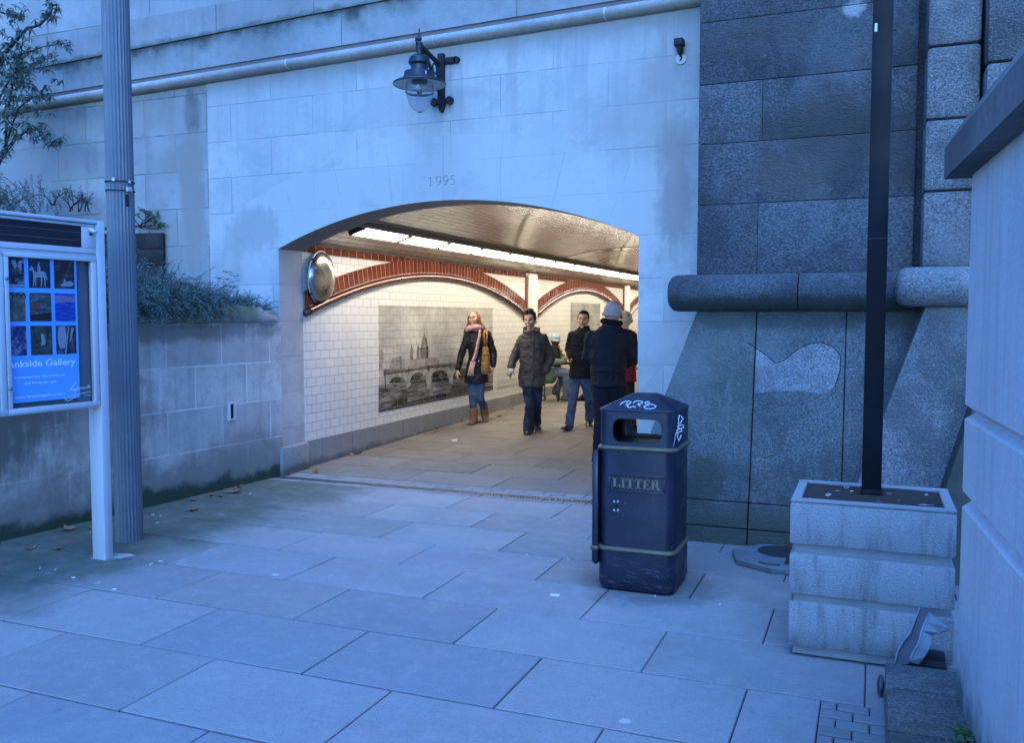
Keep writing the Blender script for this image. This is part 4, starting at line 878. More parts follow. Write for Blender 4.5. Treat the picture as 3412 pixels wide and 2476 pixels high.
flat([(-.395+.135*x, 1.84+.165*y) for x, y in H], M_PALE, 'white_horse'); flat([(-.395+.135*x, 1.84+.165*y) for x, y in [(.42, .58), (.40, .72), (.44, .86), (.47, .93), (.52, .92), (.52, .84), (.57, .72), (.56, .58)]], M_PALE, 'rider')
flat([(-.54+.105*x, 1.84+.17*y) for x, y in [(.3, .95), (.55, .9), (.6, .7), (.5, .62), (.42, .7), (.33, .8)]], M_PALE, 'wing'); flat([(-.54+.105*x, 1.84+.17*y) for x, y in [(.75, .92), (.98, .95), (.9, .75), (.8, .62), (.72, .75)]], M_PALE, 'wing'); flat([(-.545, 1.838), (-.545, 1.85), (-.43, 1.852), (-.43, 1.838)], M_PALE, 'white_row')
flat([(-.185, 1.86), (-.16, 1.87), (-.155, 1.9), (-.14, 1.88), (-.11, 1.885), (-.085, 1.87), (-.10, 1.85), (-.17, 1.845)], M_PALE, 'pale_still_life')
for cx in (-.522, -.472, -.438):
    flat([(cx+.016*math.cos(R(a)), 1.78+.02*math.sin(R(a))) for a in range(0, 360, 30)], M_DKI, 'hair_mass'); flat([(cx+.008*math.cos(R(a)), 1.775+.012*math.sin(R(a))) for a in range(0, 360, 30)], plain('print_face_ink', (.16, .15, .13), .6) if cx < -.52 else bpy.data.materials['print_face_ink'], 'face_shape', OP+.0026)
flat([(-.397, 1.735), (-.33, 1.74), (-.325, 1.70), (-.397, 1.695)], M_ORG, 'red_blocks'); flat([(-.397, 1.665), (-.252, 1.68), (-.252, 1.63), (-.397, 1.63)], M_DKI, 'quay'); flat([(-.225, 1.79), (-.08, 1.785), (-.08, 1.745), (-.15, 1.75), (-.225, 1.74)], M_CLD, 'cloud_bank')
flat([(-.335, 1.475), (-.305, 1.475), (-.30, 1.50), (-.31, 1.545), (-.33, 1.545), (-.325, 1.50)], M_PALE, 'white_hut'); flat([(-.20, 1.45), (-.165, 1.45), (-.15, 1.53), (-.16, 1.59), (-.205, 1.59), (-.215, 1.52)], M_PALE, 'pale_sail'); flat([(-.13, 1.49), (-.12, 1.50), (-.095, 1.58), (-.115, 1.585)], M_PALE, 'pale_sail'); flat([(-.165, 1.42), (-.155, 1.42), (-.13, 1.59), (-.137, 1.59)], M_PALE, 'pale_mast')
M_LET = plain('pale_lettering', (.74, .88, .95), .6, 0, .03, 8, 0)
def fit_text(s, s0, s1, z, cap, mt, nm, parent, o, bold=0.0, org=nb):
    b = text_bm(s, 1, (0, 0, 0), (1, 0, 0), (0, 1, 0), (0, 0, 1), 0, 0, bold=bold); xs_ = [v.co.x for v in b.verts]; x0, x1 = min(xs_), max(xs_); k = (s1-s0)/(x1-x0); kz = cap/.73
    for v in b.verts: v.co = org(s0+(v.co.x-x0)*k, z+v.co.y*kz, o)
    ob(nm, b, mt, parent)
fit_text('Bankside Gallery', -.582, -.089, 1.343, .043, M_LET, 'title_lettering', po, OP+.0012, .022)
fit_text('Contemporary Watercolours', -.515, -.173, 1.272, .018, M_LET, 'subtitle_lettering', po, OP+.0012, .012); fit_text('and Prints for sale', -.452, -.232, 1.232, .018, M_LET, 'subtitle_lettering', po, OP+.0012, .012)
fit_text('www.banksidegallery.com', -.512, -.177, 1.150, .018, M_LET, 'address_lettering', po, OP+.0012, .014)
# flowing name written on the glass
M_WHT = plain('white_vinyl', (.55, .58, .62), .5, 0, 0.02, 8, 0)
bm = NB(); f0 = lambda pts, r=.0013: tube(bm, [nb(s, z, -.0070) for s, z in pts], r, 5)
f0([(-.10, 1.225), (-.125, 1.205), (-.15, 1.18), (-.135, 1.172), (-.105, 1.168), (-.115, 1.150), (-.155, 1.128), (-.185, 1.118), (-.192, 1.126), (-.18, 1.135)])
f0([(-.186, 1.116), (-.165, 1.108), (-.135, 1.120), (-.10, 1.142), (-.05, 1.152), (.0, 1.158), (.012, 1.152)], .0016)
f0([(-.150, 1.182), (-.135, 1.186), (-.128, 1.172), (-.118, 1.186), (-.112, 1.172), (-.104, 1.190), (-.10, 1.172), (-.094, 1.202), (-.092, 1.176), (-.084, 1.188), (-.078, 1.175)])
f0([(-.078, 1.175), (-.070, 1.190), (-.064, 1.176), (-.056, 1.190), (-.050, 1.178), (-.040, 1.190), (-.034, 1.178), (-.026, 1.192), (-.018, 1.180), (-.010, 1.205), (-.010, 1.182), (.004, 1.196), (-.006, 1.190), (.008, 1.180)])
fit_text('Council', -.045, .005, 1.131, .010, M_WHT, 'council_lettering', t, -.0072)
ob('name_flourish', bm, M_WHT, t)
bm = NB(); tube(bm, [nb(-.545, 1.228, -.007), nb(-.535, 1.232, -.007), nb(-.533, 1.222, -.007), nb(-.54, 1.216, -.007), nb(-.53, 1.212, -.007), nb(-.53, 1.20, -.007), nb(-.542, 1.198, -.007)], .0018, 5); ob('scratched_mark', bm, M_WHT, t)
# ================================================================== wall lantern
M_LAN = plain('dark_lantern_paint', (.018, .022, .034), .42, .1, .3, 9, .08, .5)
LX, LY = -3.80, 7.19
t = thing('wall_lantern', 'old fashioned black wall lantern with a clear pointed bowl above the arch', 'lantern', (LX, 7.65, 3.9))
bm = NB(); lathe(bm, [(.001, 4.222), (.006, 4.216), (.011, 4.165), (.013, 4.16), (.007, 4.155), (.008, 4.148), (.022, 4.140), (.024, 4.128), (.018, 4.112), (.010, 4.106), (.016, 4.098)][::-1], (LX, LY, 0), 16); ob('finial', bm, M_LAN, t, auto=35)
bm = NB(); lathe(bm, [(.017, 3.985), (.024, 3.992), (.026, 4.03), (.030, 4.04), (.034, 4.085), (.024, 4.098), (.001, 4.1)], (LX, LY, 0), 20); ob('hub', bm, M_LAN, t, auto=35)
bm = NB(); lathe(bm, [(.001, 3.992), (.03, 3.990), (.072, 3.976), (.090, 3.960), (.094, 3.932), (.099, 3.930), (.099, 3.912), (.090, 3.900), (.078, 3.892), (.076, 3.846), (.086, 3.842), (.136, 3.834), (.139, 3.790), (.145, 3.786), (.160, 3.778), (.162, 3.768), (.130, 3.764), (.001, 3.764)][::-1], (LX, LY, 0), 40); ob('hood', bm, M_LAN, t, auto=30)
bm = NB(); lathe(bm, [(.158, 3.772), (.236, 3.738), (.239, 3.732), (.236, 3.727)], (LX, LY, 0), 48, cap=False); lathe(bm, [(.239, 3.730), (.236, 3.724), (.2355, 3.722)], (LX, LY, 0), 48, cap=False); sh = ob('shade', bm, M_LAN, t, smooth=True)
bm = NB(); lathe(bm, [(.2345, 3.725), (.17, 3.752), (.12, 3.758), (.001, 3.758)], (LX, LY, 0), 48, cap=False); ob('enamel_lining', bm, plain('white_enamel_lining', (.5, .5, .49), .4, 0, .12, 14, 0), sh, smooth=True)
q = G('bowl_glass'); q.t.nodes.remove(q.b); tr = q.n('ShaderNodeBsdfTransparent'); tr.inputs[0].default_value = (.86, .89, .92, 1); gl = q.n('ShaderNodeBsdfGlossy'); gl.inputs['Roughness'].default_value = .08; df = q.n('ShaderNodeBsdfDiffuse'); df.inputs[0].default_value = (.5, .5, .5, 1)
m1 = q.n('ShaderNodeMixShader'); lw = q.n('ShaderNodeLayerWeight'); lw.inputs[0].default_value = .35; q.put(m1.inputs[0], q.m2('ADD', q.m2('MULTIPLY', lw.outputs['Facing'], .35), q.m2('MULTIPLY', q.rng(q.noise(14, 5, .7), .5, .7), .12))); q.t.links.new(tr.outputs[0], m1.inputs[1]); q.t.links.new(df.outputs[0], m1.inputs[2])
m2_ = q.n('ShaderNodeMixShader'); q.put(m2_.inputs[0], q.m2('ADD', .04, q.m2('MULTIPLY', q.m2('POWER', lw.outputs['Facing'], 4.0), .4))); q.t.links.new(m1.outputs[0], m2_.inputs[1]); q.t.links.new(gl.outputs[0], m2_.inputs[2]); q.t.links.new(m2_.outputs[0], q.out.inputs[0])
bm = NB(); lathe(bm, [(.124, 3.742), (.126, 3.70), (.124, 3.655), (.114, 3.605), (.094, 3.555), (.066, 3.515), (.038, 3.492), (.02, 3.486)], (LX, LY, 0), 36, cap=False); ob('bowl', bm, q.m, t, smooth=True)
bm = NB(); lathe(bm, [(.1265, 3.672), (.1285, 3.668), (.1285, 3.655), (.1258, 3.651)], (LX, LY, 0), 36, cap=False); lathe(bm, [(.001, 3.476), (.018, 3.479), (.021, 3.487), (.001, 3.489)], (LX, LY, 0), 16); ob('bowl_band', bm, plain('grey_bowl_band', (.16, .17, .18), .5), t, smooth=True)
bm = NB(); lathe(bm, [(.001, 3.757), (.07, 3.757), (.07, 3.735), (.045, 3.72), (.001, 3.72)][::-1], (LX, LY, 0), 20); lathe(bm, [(.001, 3.64), (.022, 3.645), (.026, 3.68), (.018, 3.725), (.001, 3.726)], (LX, LY, 0), 14); ob('lampholder', bm, plain('grey_lampholder', (.2, .21, .22), .5), t, smooth=True)
bm = NB(); M_BRK = plain('rusty_black_iron', (.016, .014, .015), .7, .1, .5, 14, .3)
box(bm, LX-.032, LX+.032, 7.60, 7.648, 3.62, 4.115, .008); box(bm, LX-.02, LX+.02, 7.585, 7.60, 3.64, 4.10, .004)
prism(bm, [(LX-.03, 7.61, 3.622), (LX+.03, 7.61, 3.622), (LX+.012, 7.61, 3.575), (LX-.012, 7.61, 3.575)], (0, .036, 0))
box(bm, LX+.03, LX+.155, 7.615, 7.648, 4.015, 4.075, .006); lathe(bm, [(.001, 0), (.03, 0), (.03, .033), (.001, .033)], (LX+.155, 7.648, 4.045), 20, (0, -1, 0))
box(bm, LX-.075, LX+.075, 7.618, 7.648, 3.66, 3.70, .006)
for sx in (-1, 1): lathe(bm, [(.001, 0), (.038, 0), (.038, .03), (.001, .03)], (LX+sx*.082, 7.648, 3.678), 20, (0, -1, 0)); tube(bm, [(LX+sx*.08, 7.645, 3.66), (LX+sx*.085, 7.63, 3.635)], .006, 6)
def bar(p, q_, w, h): 
    p, q_ = Vector(p), Vector(q_); d = (q_-p); L_b = d.length; d.normalize(); s_ = Vector((1, 0, 0)); obox(bm, (p+q_)/2, s_, d, d.cross(s_), w, L_b/2, h, .003)
bar((LX, 7.60, 4.005), (LX, 7.20, 4.072), .014, .018); bar((LX, 7.60, 3.73), (LX, 7.36, 3.975), .011, .014); bar((LX, 7.36, 3.975), (LX, 7.22, 4.05), .011, .013)
tube(bm, [(LX, 7.49+.045*math.cos(R(a)), 3.945+.045*math.sin(R(a))) for a in range(0, 361, 20)], .009, 6); tube(bm, [(LX, 7.555+.025*math.cos(R(a)), 3.86+.025*math.sin(R(a))) for a in range(0, 361, 24)], .008, 6); tube(bm, [(LX, 7.56, 3.99), (LX, 7.53, 3.92), (LX, 7.56, 3.85), (LX, 7.59, 3.80)], .008, 6)
tube(bm, [(LX, 7.22, 4.07), (LX, 7.15, 4.075), (LX-.0, 7.13, 4.09), (LX, 7.128, 4.12)], .009, 6); ob('bracket', bm, M_BRK, t, auto=40)
bm = NB()
for a in (200, 320, 80): tube(bm, [(LX+.137*math.cos(R(a)), LY+.137*math.sin(R(a)), 3.812), (LX+.150*math.cos(R(a)), LY+.150*math.sin(R(a)), 3.808), (LX+.152*math.cos(R(a)), LY+.152*math.sin(R(a)), 3.775)], .007, 6)
ob('clasp', bm, M_GALV, t, smooth=True)
# ================================================================== litter bin
g = G('navy_bin_paint', .38, .45); x = g.xyz(); c = g.mix(g.rng(g.noise(5, 5, .65), .35, .7), (.006, .008, .020), (.012, .016, .031))
sv = g.vec(g.m2('MULTIPLY', x[0], 6.0), g.m2('MULTIPLY', x[1], 6.0), g.m2('ADD', g.m2('MULTIPLY', x[2], 55.0), g.m2('MULTIPLY', x[0], 9.0)))
scr = mul(g, g.rng(g.noise(1.0, 4, .7, sv, .4), .58, .66), g.rng(x[2], .16, .24, 1, .10)); c = g.mix(g.m2('MULTIPLY', scr, .5), c, (.15, .16, .185))
c = g.mix(g.m2('MULTIPLY', g.rng(g.noise(34, 3, .6), .72, .76), .5), c, (.25, .26, .28)); c = g.mix(g.m2('MULTIPLY', g.rng(g.noise(3, 5, .7, g.map(g.pos(), sc=(3, 3, .6))), .5, .75), .35), c, (.045, .045, .055))
g.col(c); g.set('Roughness', g.rng(g.noise(6, 4), .3, .7, .30, .55)); g.bump(g.noise(25, 3), .08, .004); M_NAVY = g.m
M_GOLD = plain('worn_gold_band', (.13, .098, .058), .5, .15, .4, 16, .1); M_GLET = plain('dull_gold_letter', (.19, .145, .085), .55, .1, .2, 30, .05)
BX, BY = -1.285, 5.362
bn_ = thing('litter_bin', 'navy blue litter bin with gold bands, a pyramid hood and scrawled graffiti', 'litter bin', (BX, BY, 0))
def csq(h, ch, z, hx=None, n=4):
    hx = hx or h; pts = []
    for sx, sy, a0 in ((1, 1, 0), (-1, 1, 90), (-1, -1, 180), (1, -1, 270)):
        for k in range(n+1):
            a = R(a0+90*k/n); pts.append((BX+sx*(hx-ch)+ch*math.cos(a), BY+sy*(h-ch)+ch*math.sin(a), z))
    return pts
bm = NB(); loft(bm, [csq(.205, .055, .0), csq(.226, .06, .012), csq(.235, .06, .05), csq(.235, .06, .246)]); ob('base', bm, M_NAVY, bn_, auto=35)
bm = NB(); loft(bm, [csq(.229, .06, .246), csq(.229, .06, .868)]); ob('body', bm, M_NAVY, bn_, auto=35)
for z in (.254, .868):
    bm = NB(); rings = [csq(.229+.015*math.sin(math.pi*k/6)+.001, .062, z-.016+.032*k/6) for k in range(7)]; loft(bm, rings); ob('gold_band', bm, M_GOLD, bn_, auto=60)
# hood: four walls, the front and the back with a rounded slot right through
bm = NB(); hz0, hz1, hh, ch = .884, 1.088, .231, .06
o0 = csq(hh, ch, hz0); o1 = csq(hh, ch, hz1); n5 = 5
def wallq(i, j):
    bm.faces.new([bm.verts.new(p) for p in (o0[i], o0[j], o1[j], o1[i])])
for i in range(20):
    j = (i+1) % 20
    if i in (4, 14): continue          # the flat back (i=4) and front (i=14) carry slots
    wallq(i, j)
sl0, sl1, sz0, sz1, sr = BX-.143, BX+.152, .905, 1.047, .045
def slot_face(y, d):
    xl, xr = BX-(hh-ch), BX+(hh-ch); ip = []
    for cx, cz, a0 in ((sl1-sr, sz1-sr, 0), (sl0+sr, sz1-sr, 90), (sl0+sr, sz0+sr, 180), (sl1-sr, sz0+sr, 270)):
        for k in range(4): a = R(a0+90*k/3); ip.append((cx+sr*math.cos(a), cz+sr*math.sin(a)))
    oc = [(xr, hz1), (xl, hz1), (xl, hz0), (xr, hz0)]; V = lambda p, yy: bm.verts.new((p[0], yy, p[1]))
    iv = [V(p, y) for p in ip]; ov = [V(p, y) for p in oc]; iw = [V(p, y+d) for p in ip]
    for q in range(4):
        for k in range(3): bm.faces.new((ov[q], iv[q*4+k+1], iv[q*4+k]))
        bm.faces.new((ov[q], ov[(q+1) % 4], iv[(q*4+4) % 16], iv[q*4+3]))
    for k in range(16): bm.faces.new((iv[k], iv[(k+1) % 16], iw[(k+1) % 16], iw[k]))
    return iw
slot_face(BY-hh, .03); slot_face(BY+hh, -.03)
bmesh.ops.remove_doubles(bm, verts=bm.verts, dist=1e-4); bmesh.ops.recalc_face_normals(bm, faces=bm.faces)
hd = ob('hood', bm, M_NAVY, bn_, auto=35)
def tsq(hx, hy, z, ch): return [(BX+(p[0]-BX)*hx/.2, BY+(p[1]-BY)*hy/.2, z) for p in csq(.2, ch, z)]
bm = NB(); loft(bm, [csq(.231, .06, 1.088), csq(.236, .058, 1.094), csq(.233, .055, 1.102), tsq(.088, .05, 1.178, .05), tsq(.070, .034, 1.186, .05)]); ob('roof', bm, M_NAVY, hd, auto=25)
bm = NB(); loft(bm, [csq(.214, .05, .872), csq(.214, .05, .876)]); ob('inner_tray', bm, M_DARK, hd)
bm = NB(); bmx = bm
fy = BY-.229
# raised nameplate with serif capitals
M_PLT = M_NAVY
for a in ((-1.452, -1.108, .606, .618), (-1.452, -1.108, .704, .716), (-1.452, -1.440, .618, .704), (-1.120, -1.108, .618, .704)): box(bm, a[0], a[1], fy-.008, fy+.004, a[2], a[3], .003)
np_ = ob('nameplate', bm, M_NAVY, bn_, auto=40)
bm = NB()
def glyph(rs, x0, w, z0, h):
    for (a, b, c, d) in rs: box(bm, x0+a*w, x0+c*w, fy-.0045, fy+.002, z0+b*h, z0+d*h)
SER = .09
L_G = [(.12, .0, .42, 1), (.0, .0, .95, SER), (.0, 1-SER, .54, 1), (.84, .0, .98, .34), (.42, .0, .95, .10)]
I_G = [(.3, 0, .7, 1), (.05, 0, .95, SER), (.05, 1-SER, .95, 1)]
T_G = [(.36, 0, .64, 1), (.18, 0, .82, SER), (.02, 1-SER, .98, 1), (.02, .70, .12, 1), (.88, .70, .98, 1)]
E_G = [(.12, 0, .42, 1), (0, 0, .95, SER), (0, 1-SER, .92, 1), (.42, .46, .72, .55), (.64, .36, .72, .64), (.84, 0, .96, .32), (.82, .72, .92, 1)]
R_G = [(.10, 0, .36, 1), (0, 0, .48, SER), (0, 1-SER, .62, 1), (.36, .46, .62, .55), (.58, .52, .82, .96)]
xx = -1.425
for gl_, w in ((L_G, .050), (I_G, .030), (T_G, .050), (T_G, .050), (E_G, .048), (R_G, .055)): glyph(gl_, xx, w, .630, .062); xl_ = xx; xx += w+.0035
prism(bm, [(xl_+.055*.50, fy-.0045, .630+.062*.47), (xl_+.055*.74, fy-.0045, .630+.062*.47), (xl_+.055*1.05, fy-.0045, .630), (xl_+.055*.78, fy-.0045, .630)], (0, .006, 0))
for v in bm.verts: v.co.x = -1.425+(v.co.x+1.425)*(.285/.3)
ob('lettering', bm, M_GLET, np_)
bm = NB()
for px, py in ((2046, 1672), (2059, 1672), (2046, 1701), (2059, 1701)):
    p = atY(px, py, fy); ell(bm, p, (.007, .004, .007))
lk = ob('rivet', bm, M_GALV, bn_, smooth=True)
bm = NB(); p = atY(2053, 1686, fy); lathe(bm, [(.001, 0), (.012, 0), (.012, .004), (.001, .004)], p, 14, (0, -1, 0)); ob('keyhole', bm, M_DARK, bn_)
# side door, not quite closed
bm = NB(); box(bm, BX-.256, BX-.236, BY-.235, BY+.20, .150, .850, .008); box(bm, BX-.264, BX-.226, BY-.250, BY-.228, .165, .842, .008); dr = ob('side_door', bm, M_NAVY, bn_, auto=40)
bm = NB(); box(bm, BX-.274, BX-.222, BY-.258, BY-.1, .240, .270, .012); ob('door_band', bm, M_GOLD, dr, auto=60)
# graffiti strokes
M_GRAF = plain('white_marker_paint', (.55, .58, .62), .6, 0, .1, 30, 0)
C5 = lambda x, y: (1960+x/5.486, 1300+y/5.486)
rfn = Vector((0, -(1.178-1.102), .183)).normalized() if False else Vector((0, -.076, .183)).normalized()
rp = Vector((BX, BY-.233, 1.102)); rfn = Vector((0, -(1.178-1.102), (.233-.05))).normalized()
bm = NB()
def scr_(pts, r=.0034, p=rp, n_=rfn): tube(bm, [onP(*C5(*q), p, n_)+Vector(n_)*.0018 for q in pts], r, 6)
scr_([(585, 275), (600, 255), (650, 225), (700, 212), (760, 214), (785, 228), (770, 250), (720, 272), (668, 285), (700, 280), (725, 300), (745, 328), (790, 318), (830, 305), (870, 322)]); scr_([(715, 240), (705, 275), (735, 325)])
scr_([(822, 250), (860, 215), (910, 203), (960, 208), (1000, 225), (985, 248), (945, 262), (895, 268)]); scr_([(925, 240), (920, 272), (950, 308)])
scr_([(1125, 232), (1100, 218), (1055, 222), (1035, 240), (1060, 258), (1130, 262), (1200, 278), (1240, 300), (1215, 335), (1130, 352), (1050, 345), (1018, 322), (1030, 295), (1080, 285), (1115, 295)])
ob('roof_scrawl', bm, M_GRAF, bn_, smooth=True)
bm = NB(); cn = Vector((1, -1, 0)).normalized(); cpn = Vector((BX+hh-ch, BY-hh+ch, 0))+cn*ch
for pts in ([(1665, 455), (1650, 520), (1640, 650), (1690, 590), (1725, 520), (1690, 470)], [(1725, 510), (1735, 530)], [(1640, 650), (1635, 690), (1680, 712), (1735, 690), (1745, 650), (1700, 635), (1660, 665)], [(1610, 740), (1650, 715), (1700, 720), (1715, 750), (1660, 770), (1615, 745), (1650, 800)], [(1590, 800), (1620, 770), (1630, 850), (1650, 935), (1675, 880), (1698, 825)], [(1598, 800), (1585, 880), (1565, 980), (1550, 1045)]):
    scr_(pts, .0030 if pts[0] != (1598, 800) else .0012, cpn, cn)
ob('corner_scrawl', bm, M_GRAF, bn_, smooth=True)
# ================================================================== planter and black post
g = G('rough_cast_concrete', .9, .25); x = g.xyz(); c = g.mix(g.rng(g.noise(120, 4, .8), .25, .75), (.40, .40, .39), (.62, .615, .60)); c = g.mix(g.m2('MULTIPLY', g.rng(g.noise(1.0, 6, .7, g.vec(g.m2('MULTIPLY', x[0], 9.0), g.m2('MULTIPLY', x[1], 9.0), g.m2('MULTIPLY', x[2], 1.6))), .47, .68), .6), c, (.17, .165, .155)); c = g.mix(g.m2('MULTIPLY', g.rng(x[2], .03, .16, 1, 0), .4), c, (.13, .13, .125)); g.col(c)
g.bump(g.m2('ADD', g.noise(85, 4, .75, g.vec(x[0], x[1], g.m2('MULTIPLY', x[2], 1.7))), g.noise(150, 2, .6)), 1.0, .02); M_RC = g.m
M_SMC = plain('smooth_cast_concrete', (.27, .265, .255), .85, 0, .2, 7, .35)
PLX0, PLX1, PLY0, PLY1 = -.350, .375, 4.45, 5.01
t = thing('concrete_planter', 'square rough cast concrete planter in three tiers with bare earth in it', 'planter', ((PLX0+PLX1)/2, (PLY0+PLY1)/2, 0))
for z0, z1 in ((.050, .272), (.308, .506), (.554, .760)):
    bm = NB(); box(bm, PLX0, PLX1, PLY0, PLY1, z0, z1, .012, 2); ob('tier', bm, M_RC, t, auto=40)
bm = NB(); i_ = .022
for z0, z1 in ((.270, .310), (.504, .556), (.012, .052)): box(bm, PLX0+i_, PLX1-i_, PLY0+i_, PLY1-i_, z0, z1)
box(bm, PLX0+.05, PLX1-.05, PLY0+.05, PLY1-.05, -.02, .012); ob('recess', bm, M_SMC, t)
bm = NB(); wt = .048
box(bm, PLX0, PLX1, PLY0, PLY0+wt, .758, .775, .007); box(bm, PLX0, PLX1, PLY1-wt, PLY1, .758, .775, .007); box(bm, PLX0+.001, PLX0+wt, PLY0+wt-.006, PLY1-wt+.006, .757, .7742, .007); box(bm, PLX1-wt, PLX1-.001, PLY0+wt-.006, PLY1-wt+.006, .757, .7742, .007); ob('rim', bm, M_SMC, t, auto=40)
# the box tops are solid, so the soil lies just under the rim
bm = NB(); gs = 16; gv = {}
for i in range(gs+1):
    for j in range(gs+1):
        xx_ = PLX0+wt-.004+(PLX1-PLX0-2*wt+.008)*i/gs; yy_ = PLY0+wt-.004+(PLY1-PLY0-2*wt+.008)*j/gs; gv[i, j] = bm.verts.new((xx_, yy_, .7625+.006*noise.noise((xx_*14, yy_*14, 0))))
for i in range(gs):
    for j in range(gs): bm.faces.new((gv[i, j], gv[i+1, j], gv[i+1, j+1], gv[i, j+1]))
g = G('planter_earth', .95, .1); g.col(g.mix(g.noise(30, 5, .7), (.03, .023, .018), (.085, .065, .05))); g.bump(g.noise(70, 4, .7), .8, .012); ob('earth', bm, g.m, t, smooth=True)
bm = NB()
for px, py in ((2690, 1663), (2832, 1638), (3080, 1650)): p = atZ(px, py, .768); tube(bm, [p, p+Vector((.016, .004, .002))], .0035, 6)
ob('cigarette_end', bm, plain('cigarette_white', (.5, .49, .47), .8), t, smooth=True)
t = thing('black_post', 'tall slim square black steel post rising out of the planter', 'post', (.012, 4.80, .76))
g = G('black_gloss_steel', .28, .5); g.col(g.mix(g.rng(g.noise(5, 4), .4, .7), (.004, .004, .006), (.009, .009, .012))); g.set('Roughness', g.rng(g.noise(3, 3), .3, .7, .48, .58)); g.set('Specular IOR Level', .2); M_BLK = g.m
bm = NB(); box(bm, .012-.046, .012+.046, 4.80-.046, 4.80+.046, .74, 7.0, .004); ob('shaft', bm, M_BLK, t, auto=40)
bm = NB(); box(bm, .012-.052, .012+.052, 4.80-.052, 4.80+.052, .755, .79, .004); ob('collar', bm, M_BLK, t, auto=40)
p = atY(2916, 90, 4.753); bm = NB(); box(bm, p.x-.002, p.x+.010, 4.7525, 4.754, p.z-.02, p.z+.02); ob('sticker', bm, M_WHT, t)
bm = NB(); box(bm, .012-.0475, .012+.0475, 4.80-.0475, 4.80+.0475, 2.035, 2.040); ob('joint', bm, M_SEAM, t)
# ================================================================== odds and ends on the ground
t = thing('sign_base', 'flat grey rubber sign base with a broken round socket lying behind the planter', 'sign base', (-.50, 6.16, 0))
M_RUB = plain('grey_rubber', (.10, .105, .11), .8, 0, .25, 12, .3)
bm = NB(); oc = [(-.50+.375*math.cos(R(22.5+45*k+12)), 6.17+.33*math.sin(R(22.5+45*k+12)), 0) for k in range(8)]
loft(bm, [[(p[0], p[1], .004) for p in oc], [(p[0], p[1], .035) for p in oc], [(-.5+(p[0]+.5)*.95, 6.17+(p[1]-6.17)*.95, .045) for p in oc]]); ob('slab', bm, M_RUB, t, auto=25)
bm = NB(); lathe(bm, [(.125, .0455), (.15, .047), (.16, .0462)], (-.545, 6.27, 0), 28, cap=False); lathe(bm, [(.001, .0465), (.128, .0468)], (-.545, 6.27, 0), 28, cap=False); ob('socket', bm, M_DARK, t, smooth=True)
bm = NB(); tube(bm, [(-.545+.14*math.cos(R(a)), 6.27+.14*math.sin(R(a)), .05) for a in range(-50, 100, 15)], .012, 6); ob('rusty_ring', bm, plain('red_rust', (.09, .025, .015), .8, 0, .5, 20), t, smooth=True)
bm = NB(); tube(bm, [(-.66, 5.93, .047), (-.6, 5.905, .047), (-.52, 5.91, .047)], .006, 5); box(bm, -.50, -.47, 5.95, 6.12, .044, .0465); ob('groove', bm, M_DARK, t)
# bent lead flashing and dark boards wedged between planter and wall
C6 = lambda x, y: (2850+x/2.857, 1900+y/2.857)
def ls(x, y):       # leaning from the kerb's far edge up against the planter
    d = ray(*C6(x, y)); p0 = Vector((0, 4.14, .05)); p1 = Vector((0, 4.43, .36)); n_ = Vector((0, p1.z-p0.z, -(p1.y-p0.y))).normalized(); return onP(*C6(x, y), p0, n_)
t = thing('bent_flashing', 'crumpled strip of grey metal sheet leaning on the planter beside the right wall', 'metal sheet', ls(500, 860))
M_LEAD = plain('dull_lead_sheet', (.25, .255, .265), .5, .35, .25, 9, .15); M_LEADSH = plain('shaded_lead_sheet', (.10, .095, .10), .6, .3, .3, 9, .15)  # inner fold's shade put into a darker copy of the sheet
E1 = [(372, 905), (402, 780), (455, 690), (520, 612), (545, 540), (575, 462), (615, 350)]; E2 = [(508, 905), (545, 810), (590, 742), (608, 680), (622, 612), (660, 520), (700, 440)]; E3 = [(600, 905), (660, 830), (690, 780), (715, 710), (728, 630), (800, 605), (900, 560)]
lift = Vector((0, -.045, .03))
def sheet(A, B, la, lb, mt, nm):
    bm = NB(); a = [ls(*p)+lift*la for p in A]; b = [ls(*p)+lift*lb for p in B]
    for i in range(len(a)-1): poly(bm, [a[i], b[i], b[i+1], a[i+1]])
    bmesh.ops.remove_doubles(bm, verts=bm.verts, dist=1e-5); bmesh.ops.solidify(bm, geom=bm.faces[:], thickness=.004); ob(nm, bm, mt, t)
sheet(E1, E2, 0, .3, M_LEADSH, 'inner_web'); sheet(E2, E3, 1, 0.1, M_LEAD, 'outer_web')
bm = NB(); tube(bm, [ls(*p)+lift*.25 for p in E1], .0045, 6); tube(bm, [ls(*p)+lift*1.1 for p in E2], .0045, 6); ob('folded_edge', bm, M_LEAD, t, smooth=True)
bm = NB(); tp = [ls(*p) for p in ((700, 455), (800, 490), (870, 540), (960, 578), (870, 592), (735, 618), (700, 560))]; poly(bm, tp); bmesh.ops.solidify(bm, geom=bm.faces[:], thickness=.004); ob('torn_flap', bm, M_LEAD, t)
t = thing('board_stack', 'dark wooden boards lying in the gap between planter, kerb and right wall', 'boards', (.25, 4.3, 0))
for k in range(4):
    bm = NB(); box(bm, .165, .336, 4.10+.082*k, 4.176+.082*k, .0, .075+.018*k, .004); ob('board', bm, M_SLEEP, t, auto=40)
# iron bump beside the kerb
p = atZ(*C6(247, 1110), .04); t = thing('iron_stud', 'small dark iron fitting at the foot of the granite kerb', 'fitting', (.06, p.y, 0))
bm = NB(); ell(bm, (.068, p.y, .045), (.016, .05, .045)); ob('stud', bm, M_IRON, t, smooth=True)
